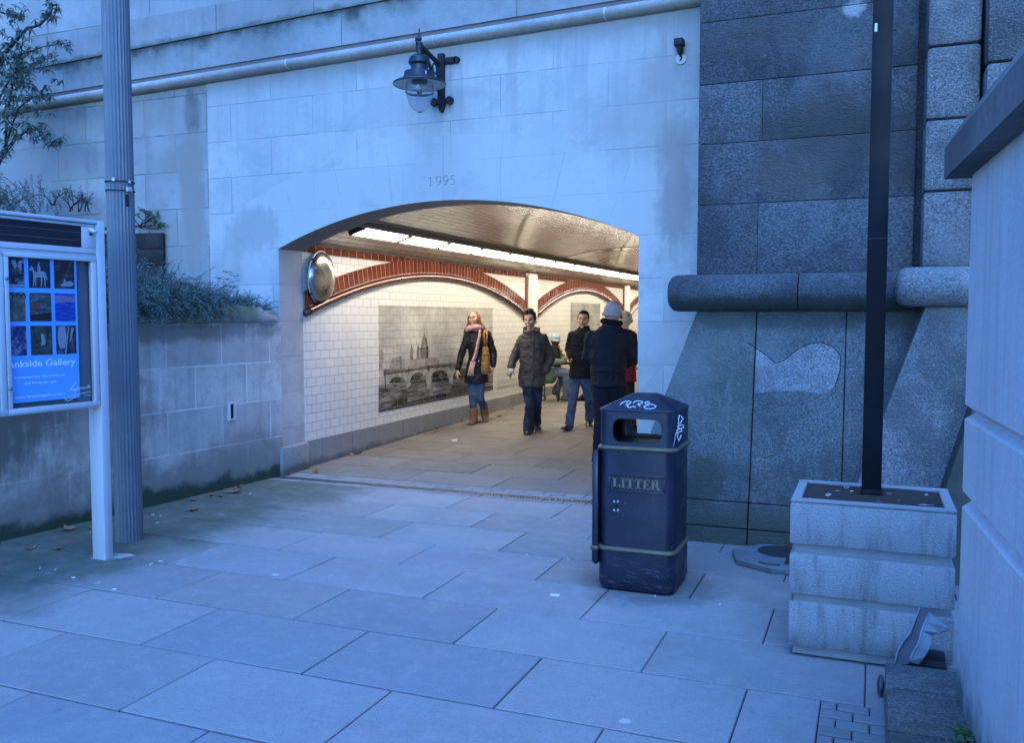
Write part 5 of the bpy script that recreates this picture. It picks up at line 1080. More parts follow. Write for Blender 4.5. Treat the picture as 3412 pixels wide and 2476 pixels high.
# ================================================================== convex mirror and murals in the passage
t = thing('convex_mirror', 'large round convex safety mirror fixed to the tiled wall just inside the passage', 'mirror', (XA, 8.37, 2.09))
mc = Vector((XA+.03, 8.375, 2.090)); mx_ = Vector((1, .12, -.06)).normalized()
g = G('polished_mirror', .06, .5); g.col((.44, .44, .43)); g.set('Metallic', 1.0); g.set('Roughness', g.rng(g.noise(3, 4), .3, .7, .12, .34)); M_MIR = g.m
bm = NB(); rm = .285; lathe(bm, [(rm*math.sin(R(a)), .11*(math.cos(R(a)))) for a in range(90, 0, -6)]+[(.002, .11)], mc, 44, mx_); ob('dome', bm, M_MIR, t, smooth=True)
bm = NB(); tube(bm, [mc+frame(mx_)[1]*(rm+.002)*math.cos(2*math.pi*k/48)+frame(mx_)[2]*(rm+.002)*math.sin(2*math.pi*k/48) for k in range(49)], .007, 8); ob('rim', bm, M_WHITEM, t, smooth=True)
bm = NB()
for a in (40, 140, 220, 320): c = mc+frame(mx_)[1]*(rm+.006)*math.cos(R(a))+frame(mx_)[2]*(rm+.006)*math.sin(R(a)); ell(bm, c+mx_*.008, (.014, .014, .014))
tube(bm, [mc, mc-mx_*.06], .03, 8); ob('fixing', bm, M_STRAP, t, smooth=True)
def mural_mat(name, a, b, sc=1.3, st=(1, 1, 1), dark=0):
    g = G(name, .12, .5); v = g.map(g.pos(), sc=st); c = g.mix(g.rng(g.noise(sc, 6, .68, v, .4), .32, .70), a, b); bv = g.map(tilevec(g, 'yz'), loc=(-8.03, -.2976, 0))
    _, f = g.brick(bv, .181, .0986, .0030, (1, 1, 1), (1, 1, 1), (0, 0, 0)); c = g.mix(g.m2('MULTIPLY', f, .75), c, (.13, .12, .105) if not dark else (.30, .28, .25)); g.col(c); g.bump(g.m2('SUBTRACT', g.noise(6, 2), f), .10, .004); return g.m
MS = [mural_mat('mural_sky', (.27, .255, .225), (.52, .49, .43), .9, (1, 1, 1.6)), mural_mat('mural_far_stone', (.17, .16, .14), (.33, .31, .27), 7, (1, 1, 1)), mural_mat('mural_mid_tone', (.07, .064, .056), (.24, .22, .19), 9), mural_mat('mural_dark_ink', (.012, .011, .010), (.05, .045, .04), 5, (1, 1, 1), 1), mural_mat('mural_water', (.045, .04, .036), (.30, .28, .245), 2.0, (1, 1.2, 9)), mural_mat('mural_pale_stone', (.20, .19, .165), (.42, .395, .34), 9)]
mu = tag(link(bpy.data.objects.new('tile_mural', None)), 'large grey river and bridge picture printed across the white wall tiles nearest the entrance', 'mural'); mu.location = (XA, 11.4, 1.1)
layers = {}
def W2(x, y, k): p = atX(1220+x/3.74, 980+y/3.74, XA+.002+.0007*k); return p
def mp(pts, mi, k): 
    bm = layers.setdefault(k, NB()); poly(bm, [W2(x, y, k) for x, y in pts], mi)
UZ, LZ = 1.800, .461
bm = layers.setdefault(0, NB()); xo = XA+.002
poly(bm, [(xo, 9.655, LZ), (xo, 13.245, LZ), (xo, 13.245, UZ), (xo, 9.655, UZ)][::1], 0)
mp([(155, 1140), (500, 1085), (1000, 1050), (1580, 960), (1580, 1185), (155, 1475)], 4, 1)
mp([(155, 1440), (400, 1380), (900, 1250), (1580, 1140), (1580, 1190), (155, 1477)], 3, 3)
for p in ([(160, 670), (168, 640), (195, 615), (205, 620), (215, 660), (215, 940), (160, 960)],): mp(p, 5, 2)
for y in (700, 790, 880):
    for x in (168, 188): mp([(x, y), (x+9, y), (x+9, y+28), (x, y+28)], 2, 3)
mp([(725, 398), (733, 520), (748, 540), (760, 575), (765, 625), (775, 668), (775, 800), (672, 800), (675, 668), (688, 625), (692, 580), (705, 545), (717, 520)], 2, 2)
mp([(672, 690), (778, 680), (778, 668), (672, 676)], 3, 3); mp([(735, 545), (752, 560), (764, 625), (774, 670), (774, 798), (748, 798), (750, 640)], 3, 3)
mp([(565, 598), (572, 650), (584, 680), (588, 815), (548, 820), (552, 680), (560, 650)], 2, 2); mp([(647, 584), (653, 640), (664, 668), (668, 812), (628, 815), (632, 668), (642, 640)], 2, 2)
mp([(545, 815), (690, 800), (910, 795), (915, 900), (540, 930)], 1, 1); mp([(290, 960), (300, 850), (330, 800), (345, 785), (355, 805), (372, 780), (385, 800), (405, 770), (428, 762), (440, 800), (468, 800), (478, 860), (480, 950)], 1, 2); mp([(420, 770), (440, 765), (442, 930), (422, 935)], 2, 3)
mp([(215, 950), (270, 940), (560, 930), (900, 870), (1110, 860), (1580, 820), (1580, 905), (1050, 935), (760, 955), (500, 1000), (270, 1030), (215, 1010)], 2, 3)
mp([(265, 985), (500, 950), (760, 905), (1040, 885), (1040, 897), (760, 918), (500, 965), (265, 1000)], 3, 4); mp([(265, 1008), (500, 978), (770, 935), (1240, 905), (1580, 880), (1580, 893), (1240, 920), (770, 950), (500, 992), (265, 1022)], 5, 4)
def archp(xl, yl, xr, yr, xt, yt, mi, k, n=12):
    pts = []
    for i in range(n+1):
        f = i/n; x = xl+(xr-xl)*f; base = yl+(yr-yl)*f; top = yt-(yl+yr)/2+base; pts.append((x, base-(base-top)*math.sqrt(max(0, 1-(2*f-1)**2))))
    mp(pts, mi, k)
mp([(235, 1020), (520, 985), (780, 945), (1080, 925), (1580, 895), (1580, 985), (1080, 1040), (760, 1100), (500, 1120), (250, 1130)], 5, 4)
archp(282, 1108, 505, 1100, 390, 1018, 5, 5); archp(288, 1110, 490, 1104, 390, 1032, 3, 6); archp(528, 1110, 770, 1092, 660, 955, 5, 5); archp(540, 1114, 752, 1100, 650, 975, 3, 6); archp(782, 1090, 1045, 1062, 900, 925, 5, 5); archp(795, 1095, 1030, 1070, 900, 945, 3, 6); archp(1060, 1058, 1330, 1020, 1190, 905, 5, 5); archp(1072, 1062, 1315, 1028, 1190, 925, 3, 6); archp(1345, 1016, 1575, 985, 1460, 890, 3, 6)
for p in ([(498, 1000), (520, 998), (540, 1060), (560, 1130), (500, 1190)], [(757, 965), (785, 960), (815, 1050), (810, 1160), (755, 1170)], [(1035, 945), (1060, 942), (1085, 1040), (1080, 1120), (1030, 1125)]): mp(p, 5, 7)
mp([(230, 930), (240, 930), (246, 1190), (238, 1200)], 3, 7); mp([(525, 895), (532, 895), (534, 985), (527, 985)], 3, 7); mp([(760, 885), (790, 880), (790, 955), (765, 960)], 3, 5)
for x, y, w, h in ((430, 1040, 50, 60), (680, 1000, 70, 70), (905, 975, 60, 80), (910, 1120, 80, 30)): mp([(x, y+h), (x+w*.15, y+h*.3), (x+w*.5, y), (x+w*.85, y+h*.35), (x+w, y+h)], 2, 7)
mp([(260, 1425), (330, 1375), (400, 1310), (450, 1275), (500, 1258), (516, 1268), (514, 1370), (400, 1400)], 3, 5); mp([(352, 1280), (360, 1310), (400, 1350), (396, 1365), (365, 1330), (345, 1325)], 3, 7)
for i in range(46):
    x = random.uniform(165, 1500); y0_ = 1150-(x-155)*.085; y = random.uniform(y0_, 1440-(x-155)*.19); w = random.uniform(30, 130); mp([(x, y), (x+w, y-w*.12), (x+w*.9, y-w*.12+7), (x+w*.1, y+6)], random.choice((2, 3, 5, 2)), 2)
mp([(1085, 1140), (1100, 1135), (1110, 1150), (1170, 1160), (1270, 1130), (1270, 1185), (1030, 1215)], 3, 5)
for k, bm in layers.items():
    for f in bm.faces:
        if f.normal.x < 0: pass
    bm.normal_update(); bmesh.ops.reverse_faces(bm, faces=[f for f in bm.faces if f.normal.x < 0])
names = {0: 'printed_sky', 1: 'printed_river', 2: 'printed_skyline', 3: 'printed_bridge', 4: 'printed_parapet', 5: 'printed_arches', 6: 'printed_openings', 7: 'printed_details'}
for k, bm in layers.items(): ob(names[k], bm, MS, mu)
M_CAP = plain('grey_caption_print', (.36, .345, .315), .4, 0, .05, 10, 0)
og = lambda s, z, o: Vector((XA+.003, s, z)); fit_text('BLACKFRIARS BRIDGE', 13.42, 14.20, .545, .045, M_CAP, 'caption_lettering', mu, 0, 0, og)
bm = NB(); y = 13.42
while y < 14.28: w = random.uniform(.03, .09); box(bm, XA, XA+.003, y, y+w, .468, .492); y += w+.018
ob('caption_line', bm, M_CAP, mu)
t = thing('second_mural', 'smaller grey tiled picture in the second bay of the passage wall', 'mural', (XA, 18.3, 1.2))
bm = NB(); box(bm, XA, XA+.003, 17.26, 19.37, .47, 1.952); ob('printed_scene', bm, mural_mat('second_mural_print', (.16, .15, .13), (.36, .34, .30), 1.3, (1, 1, 1.5)), t)
bm = NB(); box(bm, XA, XA+.0045, 17.26, 19.37, .47, 1.18); box(bm, XA, XA+.0045, 18.2, 19.37, 1.18, 1.34); ob('printed_foreground', bm, MS[2], t)
# ================================================================== fallen leaves and cigarette ends
C3 = lambda x, y: (x/2.058, 1250+y/2.058)
TT = lambda x, y: (900+x/2.993, 1100+y/2.993)
RR_ = lambda x, y: (900+x/1.646, 650+y/1.646)
lf = [(C3(1610, 810), .085, 'curled yellow brown leaf lying on the paving near the foot of the retaining wall', None), (C3(1325, 928), .07, 'crisp brown leaf alone on the paving right of the fluted post', None), (C3(470, 1065), .07, 'dark brown curled leaf under the noticeboard close to the wall foot', None)]
G1 = ('thin dark leaf flattened on the paving along the retaining wall', 'dark leaves along the retaining wall')
for q in ((1450, 830), (1325, 862), (1510, 836), (1640, 772), (630, 1052), (50, 1112), (210, 1195), (400, 1196)): lf.append((C3(*q), .045, *G1))
G2 = ('pale tan leaf on the passage floor beside the tiled wall plinth', 'leaves along the passage wall')
for q in ((460, 1420), (180, 1446), (815, 1250), (880, 1238), (1590, 1038), (1640, 1020), (1665, 990), (1730, 992)): lf.append((TT(*q), .06, *G2))
for q in ((1060, 1243), (1045, 1238), (1105, 1256), (1090, 1262), (1300, 1166), (1322, 1160), (1330, 1170), (1255, 1216)): lf.append((RR_(*q), .065, *G2))
for (px, py), sz, lab, grp in lf:
    p = onF(px, py) if atZ(px, py).y > 7.6 else atZ(px, py); bm = NB(); deadleaf(bm, p, sz); o = ob('fallen_leaf', bm, M_DEAD, loc=p); tag(o, lab, 'leaf', grp)
M_CIG = bpy.data.materials['cigarette_white']
for q in [C3(*q) for q in ((1050, 962), (1100, 968), (1083, 1017), (610, 985), (275, 1330), (380, 1340), (505, 1395), (1715, 816), (1100, 1282), (1040, 1301), (620, 1082), (785, 1475))]+[(1200+1260/2.268, 1600+572/2.268), (1200+1575/2.268, 1600+608/2.268), (2183, 1989), (2400, 2017)]:
    p = atZ(*q)+Vector((0, 0, .004)); a = rnd()*3.14; d = Vector((math.cos(a), math.sin(a), 0))*.014; bm = NB(); tube(bm, [p-d, p+d], .0042, 7); o = ob('cigarette_end', bm, M_CIG, smooth=True, loc=p); tag(o, 'tiny white cigarette end dropped on the grey paving slabs', 'cigarette end', 'cigarette ends on the paving')
p = onF(*RR_(1012, 1352)); bm = NB(); obox(bm, p+Vector((0, 0, .012)), RT, Vector((-RT.y, RT.x, 0)), Z1, .035, .025, .012, .006); tag(ob('paper_scrap', bm, M_WHT, loc=p), 'scrap of white paper on the passage floor in front of the woman', 'litter')
p = atZ(1200+1472/2.268, 1600+876/2.268); bm = NB(); obox(bm, p+Vector((0, 0, .004)), Vector((.97, .25, 0)), Vector((-.25, .97, 0)), Z1, .028, .012, .004, .002); tag(ob('paper_scrap', bm, M_WHT, loc=p), 'small white paper strip on the paving left of the litter bin', 'litter')
# ================================================================== people
PC = lambda x, y: (1480+x/2.94, 1000+y/2.94)       # the survey crop the figures were measured in
def solid(name, build, mat, parent, voxel, smooth=4, fold=0, fsc=9.0, paint=None):
    bm = NB(); build(bm); bmesh.ops.recalc_face_normals(bm, faces=bm.faces)
    me = bpy.data.meshes.new('tmp'); bm.to_mesh(me); bm.free(); o = link(bpy.data.objects.new('tmp', me))
    m = o.modifiers.new('r', 'REMESH'); m.mode = 'VOXEL'; m.voxel_size = voxel
    s = o.modifiers.new('s', 'SMOOTH'); s.factor = .5; s.iterations = smooth
    dg = bpy.context.evaluated_depsgraph_get(); dg.update(); out = bpy.data.meshes.new_from_object(o.evaluated_get(dg)); bpy.data.objects.remove(o); bpy.data.meshes.remove(me)
    if fold:
        nr = [v.normal.copy() for v in out.vertices]
        for v, n in zip(out.vertices, nr):
            c = v.co; a = noise.noise((c.x*fsc, c.y*fsc, c.z*fsc*1.3)); b = noise.noise((c.x*fsc*2.3+4, c.y*fsc*2.3, c.z*fsc*3.4))
            v.co = c + n*(fold*(a+.6*b))
    if paint:
        at_ = out.color_attributes.new('tint', 'FLOAT_COLOR', 'POINT')
        for i, v in enumerate(out.vertices): at_.data[i].color = (*paint(v.co), 1)
    return ob(name, out, mat, parent, smooth=True)
g = G('skin', .7, .15); g.col(g.attr('tint')); g.bump(g.noise(300, 2), .05, .002); M_SKIN = g.m
def cloth(name, c, var=.2, sc=30, rough=.9, bump=.25, blotch=None):
    g = G(name, rough, .15); f = g.noise(sc, 5, .7); cc = g.mix(f, sc3(c, 1-var*1.5), sc3(c, 1+var*1.5))
    if blotch: cc = g.mix(g.rng(g.noise(7, 4, .65), .42, .68), cc, blotch)
    g.col(cc); g.bump(g.m2('ADD', g.noise(14, 4, .6), g.m2('MULTIPLY', g.noise(90, 3), .4)), bump, .012); return g.m
class Fig:
    def __init__(s, name_label, px0, m, root, group=None):
        s.x0, s.y0 = px0; s.m = m; s.root = Vector(root)
        h = Vector((s.root.x, s.root.y, 0)).normalized(); s.v = h; s.u = Vector((h.y, -h.x, 0))
        s.t = thing('person', name_label, 'person', root, group)
    def P(s, x, y, v=0.0): return s.root + s.u*((x-s.x0)*s.m) + s.v*v + Vector((0, 0, (s.y0-y)*s.m))
    def L(s, u, v, z): return s.root + s.u*u + s.v*v + Vector((0, 0, z))
    def oval(s, c, rx, rv, n=18): return [c + s.u*rx*math.cos(2*math.pi*k/n) + s.v*rv*math.sin(2*math.pi*k/n) for k in range(n)]
    def torso(s, bm, rows):     # rows: (y px, centre x px, half width px, depth m, v offset)
        r = [s.oval(s.P(cx, y, vo), hw*s.m, dp) for y, cx, hw, dp, vo in rows]
        loft(bm, r)
    def chain(s, bm, pts): 
        for (a, ra), (b, rb) in zip(pts, pts[1:]): capsule(bm, a, ra, b, rb, 12)
    def axes(s, yaw=0, pitch=0, roll=0):       # facing the viewer is yaw 0; +yaw turns to the picture's right
        f = -s.v*math.cos(R(yaw)) + s.u*math.sin(R(yaw)); r = s.u*math.cos(R(yaw)) + s.v*math.sin(R(yaw)); up = Vector((0, 0, 1))
        f = (f*math.cos(R(pitch)) + up*math.sin(R(pitch))).normalized(); up = (up - f*up.dot(f)).normalized()
        r2 = r*math.cos(R(roll)) + up*math.sin(R(roll)); up2 = up*math.cos(R(roll)) - r*math.sin(R(roll)); return r2, f, up2
def head_mesh(bm, c, ax, k=1.0, jaw=1.0):
    r, f, up = ax; n, m = 26, 18; Q = lambda a, b, z: c + r*a*k + f*b*k + up*z*k
    rings = []
    for j in range(1, m):
        th = math.pi*j/m; z = -math.cos(th); ring = []
        for i in range(n):
            a = math.sin(th)*math.cos(2*math.pi*i/n); b = math.sin(th)*math.sin(2*math.pi*i/n)
            w = .074*(1-.30*max(0, -z)**1.6*jaw) if z < 0 else .074+.003*z; d = .094 if b < 0 else .090*(1-.04*max(0, -z))
            ring.append(Q(a*w, b*d+(.012*max(0, -z)), z*.118))
        rings.append(ring)
    loft(bm, rings)
    capsule(bm, Q(0, .088, .022), .0085*k, Q(0, .108, -.018), .0125*k); ell(bm, Q(0, .100, -.022), (.017*k, .014*k, .010*k))
    ell(bm, Q(0, .078, -.098), (.026*k, .022*k, .020*k)); ell(bm, Q(0, .086, .036), (.052*k, .014*k, .012*k))
    ell(bm, Q(0, .092, -.050), (.025*k, .012*k, .012*k))
    for sx in (-1, 1): ell(bm, Q(sx*.078, -.008, -.002), (.012*k, .018*k, .032*k)); ell(bm, Q(sx*.042, .068, -.020), (.022*k, .018*k, .02*k))
def face_paint(c, ax, k, skin, hair, brow, smile=1, stub=0, lip=(.30, .10, .08), hands=None):
    r, f, up = ax
    def fn(p):
        d = p-c; a, b, z = d.dot(r)/k, d.dot(f)/k, d.dot(up)/k; col = skin
        if abs(z) > .16 or abs(a) > .12 or abs(b) > .14: return skin
        if b > .04:
            if abs(z+.05) < .035 and abs(a) < .05: col = tuple(q*w for q, w in zip(skin, (1.05, .92, .9)))
            if stub and (z < -.035 and not (abs(a) < .022 and z > -.062)): col = tuple(q*(1-stub)+w*stub for q, w in zip(col, (.06, .04, .03)))
            ex = abs(abs(a)-.031)
            if ex < .015 and abs(z-.012) < .0065: col = (.03, .02, .016)
            if ex < .019 and .016 < z < .021: col = tuple(q*.5 for q in skin)
            if .010 < abs(a) < .052 and abs(z-(.034-.12*max(0, abs(a)-.035))) < .0055: col = brow
            zc = -.050-(.10*abs(a) if not smile else -.22*abs(a)+.006)
            if abs(a) < (.030 if smile else .024):
                if abs(z-zc) < .0105: col = lip
                if smile and abs(z-zc) < .0045 and abs(a) < .022: col = (.50, .46, .42)
            if abs(z+.030) < .004 and .004 < abs(a) < .010: col = tuple(q*.35 for q in skin)
        return col
    return fn
def hand(bm, w, d, side, palm, size=1.0, curl=35, spread=.0):
    """palm with five separate, unequal, bent fingers; w wrist, d pointing direction, side towards the thumb, palm = palm normal"""
    d = d.normalized(); side = (side-d*side.dot(d)).normalized(); palm = (palm-d*palm.dot(d)-side*palm.dot(side)).normalized(); k = size
    e = w+d*.085*k
    for o in (-.028, -.009, .009, .028): capsule(bm, w+side*o*.55*k+d*.01*k, .015*k, e+side*o*k, .0125*k, 8)
    for o, L_, r_ in ((.031, .072, .0085), (.0105, .080, .0088), (-.0105, .074, .0085), (-.031, .058, .0075)):
        p = e+side*o*k; a = 0; pd = d
        for q, fl in ((.45, .45), (.32, .35), (.23, .25)):
            a += R(curl)*(.6+fl*.8); nd = d*math.cos(a)+palm*math.sin(a); p2 = p+nd*L_*q*k; capsule(bm, p, r_*k, p2, r_*k*.92, 8); p = p2
    b = w+side*.026*k+d*.022*k; m1 = b+(side*.7+d*.65+palm*.3).normalized()*.04*k; capsule(bm, b, .0125*k, m1, .011*k, 8); capsule(bm, m1, .0105*k, m1+(side*.25+d*.9+palm*.45).normalized()*.032*k, .009*k, 8)
def shoe(bm, heel, d, L_=.27, w=.046, h=.075, tip=0.0):
    d = d.normalized(); sd = Vector((-d.y, d.x, 0)).normalized(); up = sd.cross(d) if sd.cross(d).z < 0 else sd.cross(d); up = d.cross(sd) if up.z < 0 else up
    up = Vector((0, 0, 1)) if abs(up.z) < .2 else (up if up.z > 0 else -up)
    r = []
    for f, ww, hh in ((-.02, .55, .55), (.0, .8, .85), (.12, .9, 1.0), (.30, .92, 1.05), (.48, 1.0, .78), (.68, 1.12, .62), (.86, 1.0, .5), (.97, .66, .38), (1.0, .35, .25)):
        c = heel+d*f*L_; r.append([c+sd*w*ww*math.cos(a)*(1.0)+up*(h*hh*max(0, math.sin(a)) if math.sin(a) > 0 else -.004) for a in [2*math.pi*i/16 for i in range(16)]])
    loft(bm, r)
SK = (.46, .27, .19); SKW = (.52, .30, .20)
M_JEANB = cloth('blue_jeans', (.034, .056, .105), .3, 40, blotch=(.07, .10, .155)); M_JEAND = cloth('dark_jeans', (.013, .018, .030), .3, 40, blotch=(.034, .045, .066)); M_BLACKC = cloth('black_wool', (.010, .010, .012), .3); M_SHOE = plain('black_leather', (.010, .010, .011), .4, 0, .2, 20, .1)
# -------- man in the dark waxed parka, centre, smiling, small camera in hand
F = Fig('smiling man walking forward in a dark grey brown parka and dark jeans', (838, 1303), .001425, onF(*PC(838, 1303)))
hc = F.P(838, 224, -.03); ax = F.axes(-14, -5, 3); P = F.P
rw_, rd = P(655, 672, -.14), (P(645, 735, -.16)-P(655, 672, -.14)); hand_c = P(652, 700, -.16)
lf_k, lf_a = P(842, 1035, -.10), P(826, 1262, -.02); rf_k, rf_a = P(905, 1040, .05), P(902, 1205, .30)
def b(bm):
    head_mesh(bm, hc, ax); capsule(bm, P(848, 300, 0), .056, P(858, 372, .03), .062)
    F.torso(bm, [(350, 860, 80, .07, .03), (400, 862, 105, .09, .03), (560, 862, 90, .10, .02), (780, 862, 95, .10, .02), (850, 862, 90, .1, .02)])
    F.chain(bm, [(P(772, 400, .02), .036), (P(692, 560, .0), .036), (rw_, .026)]); F.chain(bm, [(P(962, 400, .04), .036), (P(1042, 570, .06), .036), (P(985, 712, -.04), .03)])
    hand(bm, rw_, rd, F.u, F.v*.3+F.u*.8, 1.0, 52); hand(bm, P(980, 718, -.03), P(948, 775, .02)-P(980, 718, -.03), -F.u*.4-F.v, -F.u, .9, 12)
    F.chain(bm, [(P(818, 810, .02), .08), (lf_k, .042), (P(834, 1180, -.04), .03)]); F.chain(bm, [(P(905, 810, .02), .08), (rf_k, .042), (P(904, 1150, .2), .03)])
    
solid('body', b, M_SKIN, F.t, .0065, 3, paint=face_paint(hc, ax, 1, SK, None, (.035, .022, .016), 1, .38))
def b(bm):
    r, f, up = ax; E = lambda a, bb, z, rad: ell(bm, hc+r*a+f*bb+up*z, rad)
    E(0, -.032, .044, (.084, .088, .094)); E(0, -.055, .0, (.080, .060, .085)); E(-.03, .046, .112, (.042, .042, .028)); E(.03, .042, .118, (.042, .046, .030)); E(0, .0, .13, (.065, .07, .034)); E(.075, .018, .03, (.014, .022, .045)); E(-.075, .018, .03, (.014, .022, .045))
solid('hair', b, cloth('dark_brown_hair', (.022, .014, .010), .5, 90, .6), F.t, .008, 2, .010, 30)
M_PARKA = cloth('waxed_parka', (.036, .031, .027), .3, 26, .6, .5, (.062, .054, .046))
def b(bm):
    F.torso(bm, [(318, 855, 62, .085, .02), (345, 862, 95, .10, .03), (372, 864, 128, .115, .03), (430, 866, 134, .135, .02), (540, 864, 126, .145, .01), (640, 862, 122, .145, .01), (690, 862, 126, .15, .01), (780, 861, 130, .155, .01), (856, 860, 128, .155, .01)])
    F.chain(bm, [(P(766, 392, .03), .060), (P(694, 560, .0), .064), (P(660, 660, -.12), .055)]); F.chain(bm, [(P(972, 392, .04), .062), (P(1042, 565, .06), .066), (P(990, 700, -.03), .058)])
    tube(bm, [P(855+72*math.cos(R(a)), 318+16*math.sin(R(a))-(10 if math.sin(R(a)) < 0 else -12), .02-.09*math.sin(R(a))*1.0) for a in range(0, 361, 20)], .022, 8)
coat = solid('parka', b, M_PARKA, F.t, .010, 3, .013, 9)
bm = NB(); tube(bm, [P(868, 345, -.115), P(866, 450, -.135), P(862, 600, -.15), P(860, 760, -.158), P(860, 845, -.16)], .008, 5)
for x0, y in ((795, 700), (935, 700), (800, 470), (930, 470)): tube(bm, [P(x0-38, y, -.13), P(x0, y+3, -.142), P(x0+38, y, -.125)], .009, 5)
ob('placket', bm, M_PARKA, coat, smooth=True)
def b(bm):
    F.chain(bm, [(P(820, 820, .02), .092), (lf_k, .068), (P(828, 1180, -.02), .068), (P(826, 1268, -.02), .076)]); F.chain(bm, [(P(905, 820, .02), .092), (rf_k, .068), (P(904, 1160, .22), .066), (P(903, 1222, .30), .072)])
solid('trousers', b, M_JEAND, F.t, .009, 3, .011, 12)
for a, d in ((P(826, 1290, .02), -F.v-F.u*.05), (P(905, 1232, .34), -F.v*.9+F.u*.05)):
    bm = NB(); h_ = Vector((a.x, a.y, max(a.z-.03, floor_z(a.y)+.008))); shoe(bm, h_+F.v*.05, d+Vector((0, 0, .0 if a.y < 11.6 else -.12)), .29, .05, .085); ob('shoe', bm, M_SHOE, F.t, smooth=True)
t = thing('compact_camera', 'small silver compact camera held in the hand of the man in the parka', 'camera', P(663, 693, -.20))
bm = NB(); r_ = (F.u*.8-F.v*.4).normalized(); obox(bm, P(664, 692, -.205), r_, r_.cross(Z1), Z1, .034, .012, .022, .005); ob('camera_body', bm, M_GALV, t, auto=40)
bm = NB(); tube(bm, [P(668, 705, -.20), P(652, 735, -.20), P(648, 770, -.20), P(655, 782, -.20), P(660, 765, -.20), P(655, 738, -.20), P(668, 708, -.20)], .0025, 5); ob('wrist_strap', bm, M_STRAP, t, smooth=True)
# -------- woman with the pink scarf
F = Fig('long haired woman walking in a short black coat, pink scarf, jeans and tan boots', (285, 1208), .00152, onF(*PC(285, 1208))); P = F.P
hc = F.P(292, 193, -.02); ax = F.axes(-20, 4, 4); kw = .92
lk, la = P(282, 965, -.02), P(292, 1165, .0); rk, ra_ = P(352, 955, -.02), P(392, 1140, .22)
def b(bm):
    head_mesh(bm, hc, ax, kw, 1.15); capsule(bm, P(300, 258, .01), .044, P(318, 330, .03), .05)
    F.torso(bm, [(330, 322, 85, .06, .03), (420, 325, 82, .085, .02), (560, 325, 66, .075, .02), (700, 320, 88, .095, .02), (800, 318, 88, .095, .02)])
    F.chain(bm, [(P(222, 355, .03), .04), (P(172, 525, .02), .034), (P(134, 688, -.06), .023)]); F.chain(bm, [(P(432, 340, .03), .04), (P(485, 520, .06), .034), (P(482, 658, .0), .023)])
    hand(bm, P(134, 688, -.06), P(126, 760, -.09)-P(134, 688, -.06), F.u*.4-F.v, F.u, .92, 22); hand(bm, P(482, 658, .0), P(470, 730, -.02)-P(482, 658, .0), -F.u*.4-F.v, -F.u, .92, 28)
    F.chain(bm, [(P(280, 800, .02), .07), (lk, .04), (P(288, 1090, .0), .03)]); F.chain(bm, [(P(350, 800, .02), .07), (rk, .04), (P(380, 1045, .12), .03)])
solid('body', b, M_SKIN, F.t, .0060, 3, paint=face_paint(hc, ax, kw, SKW, None, (.08, .04, .022), 1, 0, (.36, .10, .09)))
M_HAIRL = cloth('chestnut_hair', (.105, .046, .018), .55, 70, .5, .3, (.19, .085, .03))
def b(bm):
    r, f, up = ax; E = lambda a, bb, z, rad: ell(bm, hc+(r*a+f*bb+up*z)*kw, tuple(q*kw for q in rad))
    E(0, -.030, .034, (.087, .094, .096)); E(0, -.062, -.03, (.090, .06, .12));
    F.chain(bm, [(hc+(r*.082-f*.005+up*.04)*kw, .026), (hc+(r*.092-f*.015-up*.08)*kw, .036), (P(392, 300, .04), .04), (P(398, 345, .07), .022)])
    F.chain(bm, [(hc+(-r*.080-f*.0+up*.04)*kw, .022), (hc+(-r*.086-f*.01-up*.08)*kw, .028), (P(218, 300, .0), .030), (P(200, 350, .03), .016)])
    F.chain(bm, [(hc-f*.08*kw, .06), (P(310, 330, .11), .085), (P(310, 390, .12), .06)])
solid('hair', b, M_HAIRL, F.t, .007, 2, .006, 26)
def b(bm):
    F.torso(bm, [(312, 322, 72, .075, .03), (335, 322, 106, .085, .03), (420, 324, 102, .11, .02), (520, 324, 84, .105, .02), (590, 322, 86, .105, .02), (700, 318, 108, .12, .02), (812, 316, 122, .13, .02)])
    F.chain(bm, [(P(230, 352, .03), .056), (P(176, 525, .02), .054), (P(140, 668, -.05), .045)]); F.chain(bm, [(P(425, 340, .03), .058), (P(480, 520, .06), .055), (P(482, 640, .0), .046)])
coat = solid('coat', b, cloth('black_quilted_coat', (.011, .011, .012), .4, 22, .5, .5), F.t, .009, 3, .010, 12)
bm = NB(); ell(bm, P(338, 598, -.115), (.012, .012, .012)); ob('button', bm, M_GALV, coat, smooth=True)
def b(bm): F.chain(bm, [(P(282, 800, .02), .078), (lk, .060), (P(288, 1090, .0), .050)]); F.chain(bm, [(P(350, 800, .02), .078), (rk, .060), (P(384, 1050, .13), .050)])
solid('jeans', b, M_JEANB, F.t, .008, 4, .004, 16)
M_BOOT = cloth('tan_suede', (.19, .095, .045), .25, 30, .9, .2, (.12, .06, .03))
for top, bot, tw in ((P(290, 1072, .0), P(290, 1185, .0), 0), (P(386, 1035, .14), P(402, 1152, .25), 1)):
    def b(bm):
        capsule(bm, top, .064, bot, .060, 14); dd = (-F.v*.95-F.u*(.25 if not tw else -.05)+Vector((0, 0, -.05 if not tw else -.55))).normalized()
        capsule(bm, bot-Vector((0, 0, .0)), .058, bot+dd*.13+Vector((0, 0, -.018 if not tw else 0)), .045, 12)
    solid('boot', b, M_BOOT, F.t, .010, 3, .002, 20)
M_SCARF = cloth('pink_knit', (.50, .27, .24), .25, 60, .95, .6)
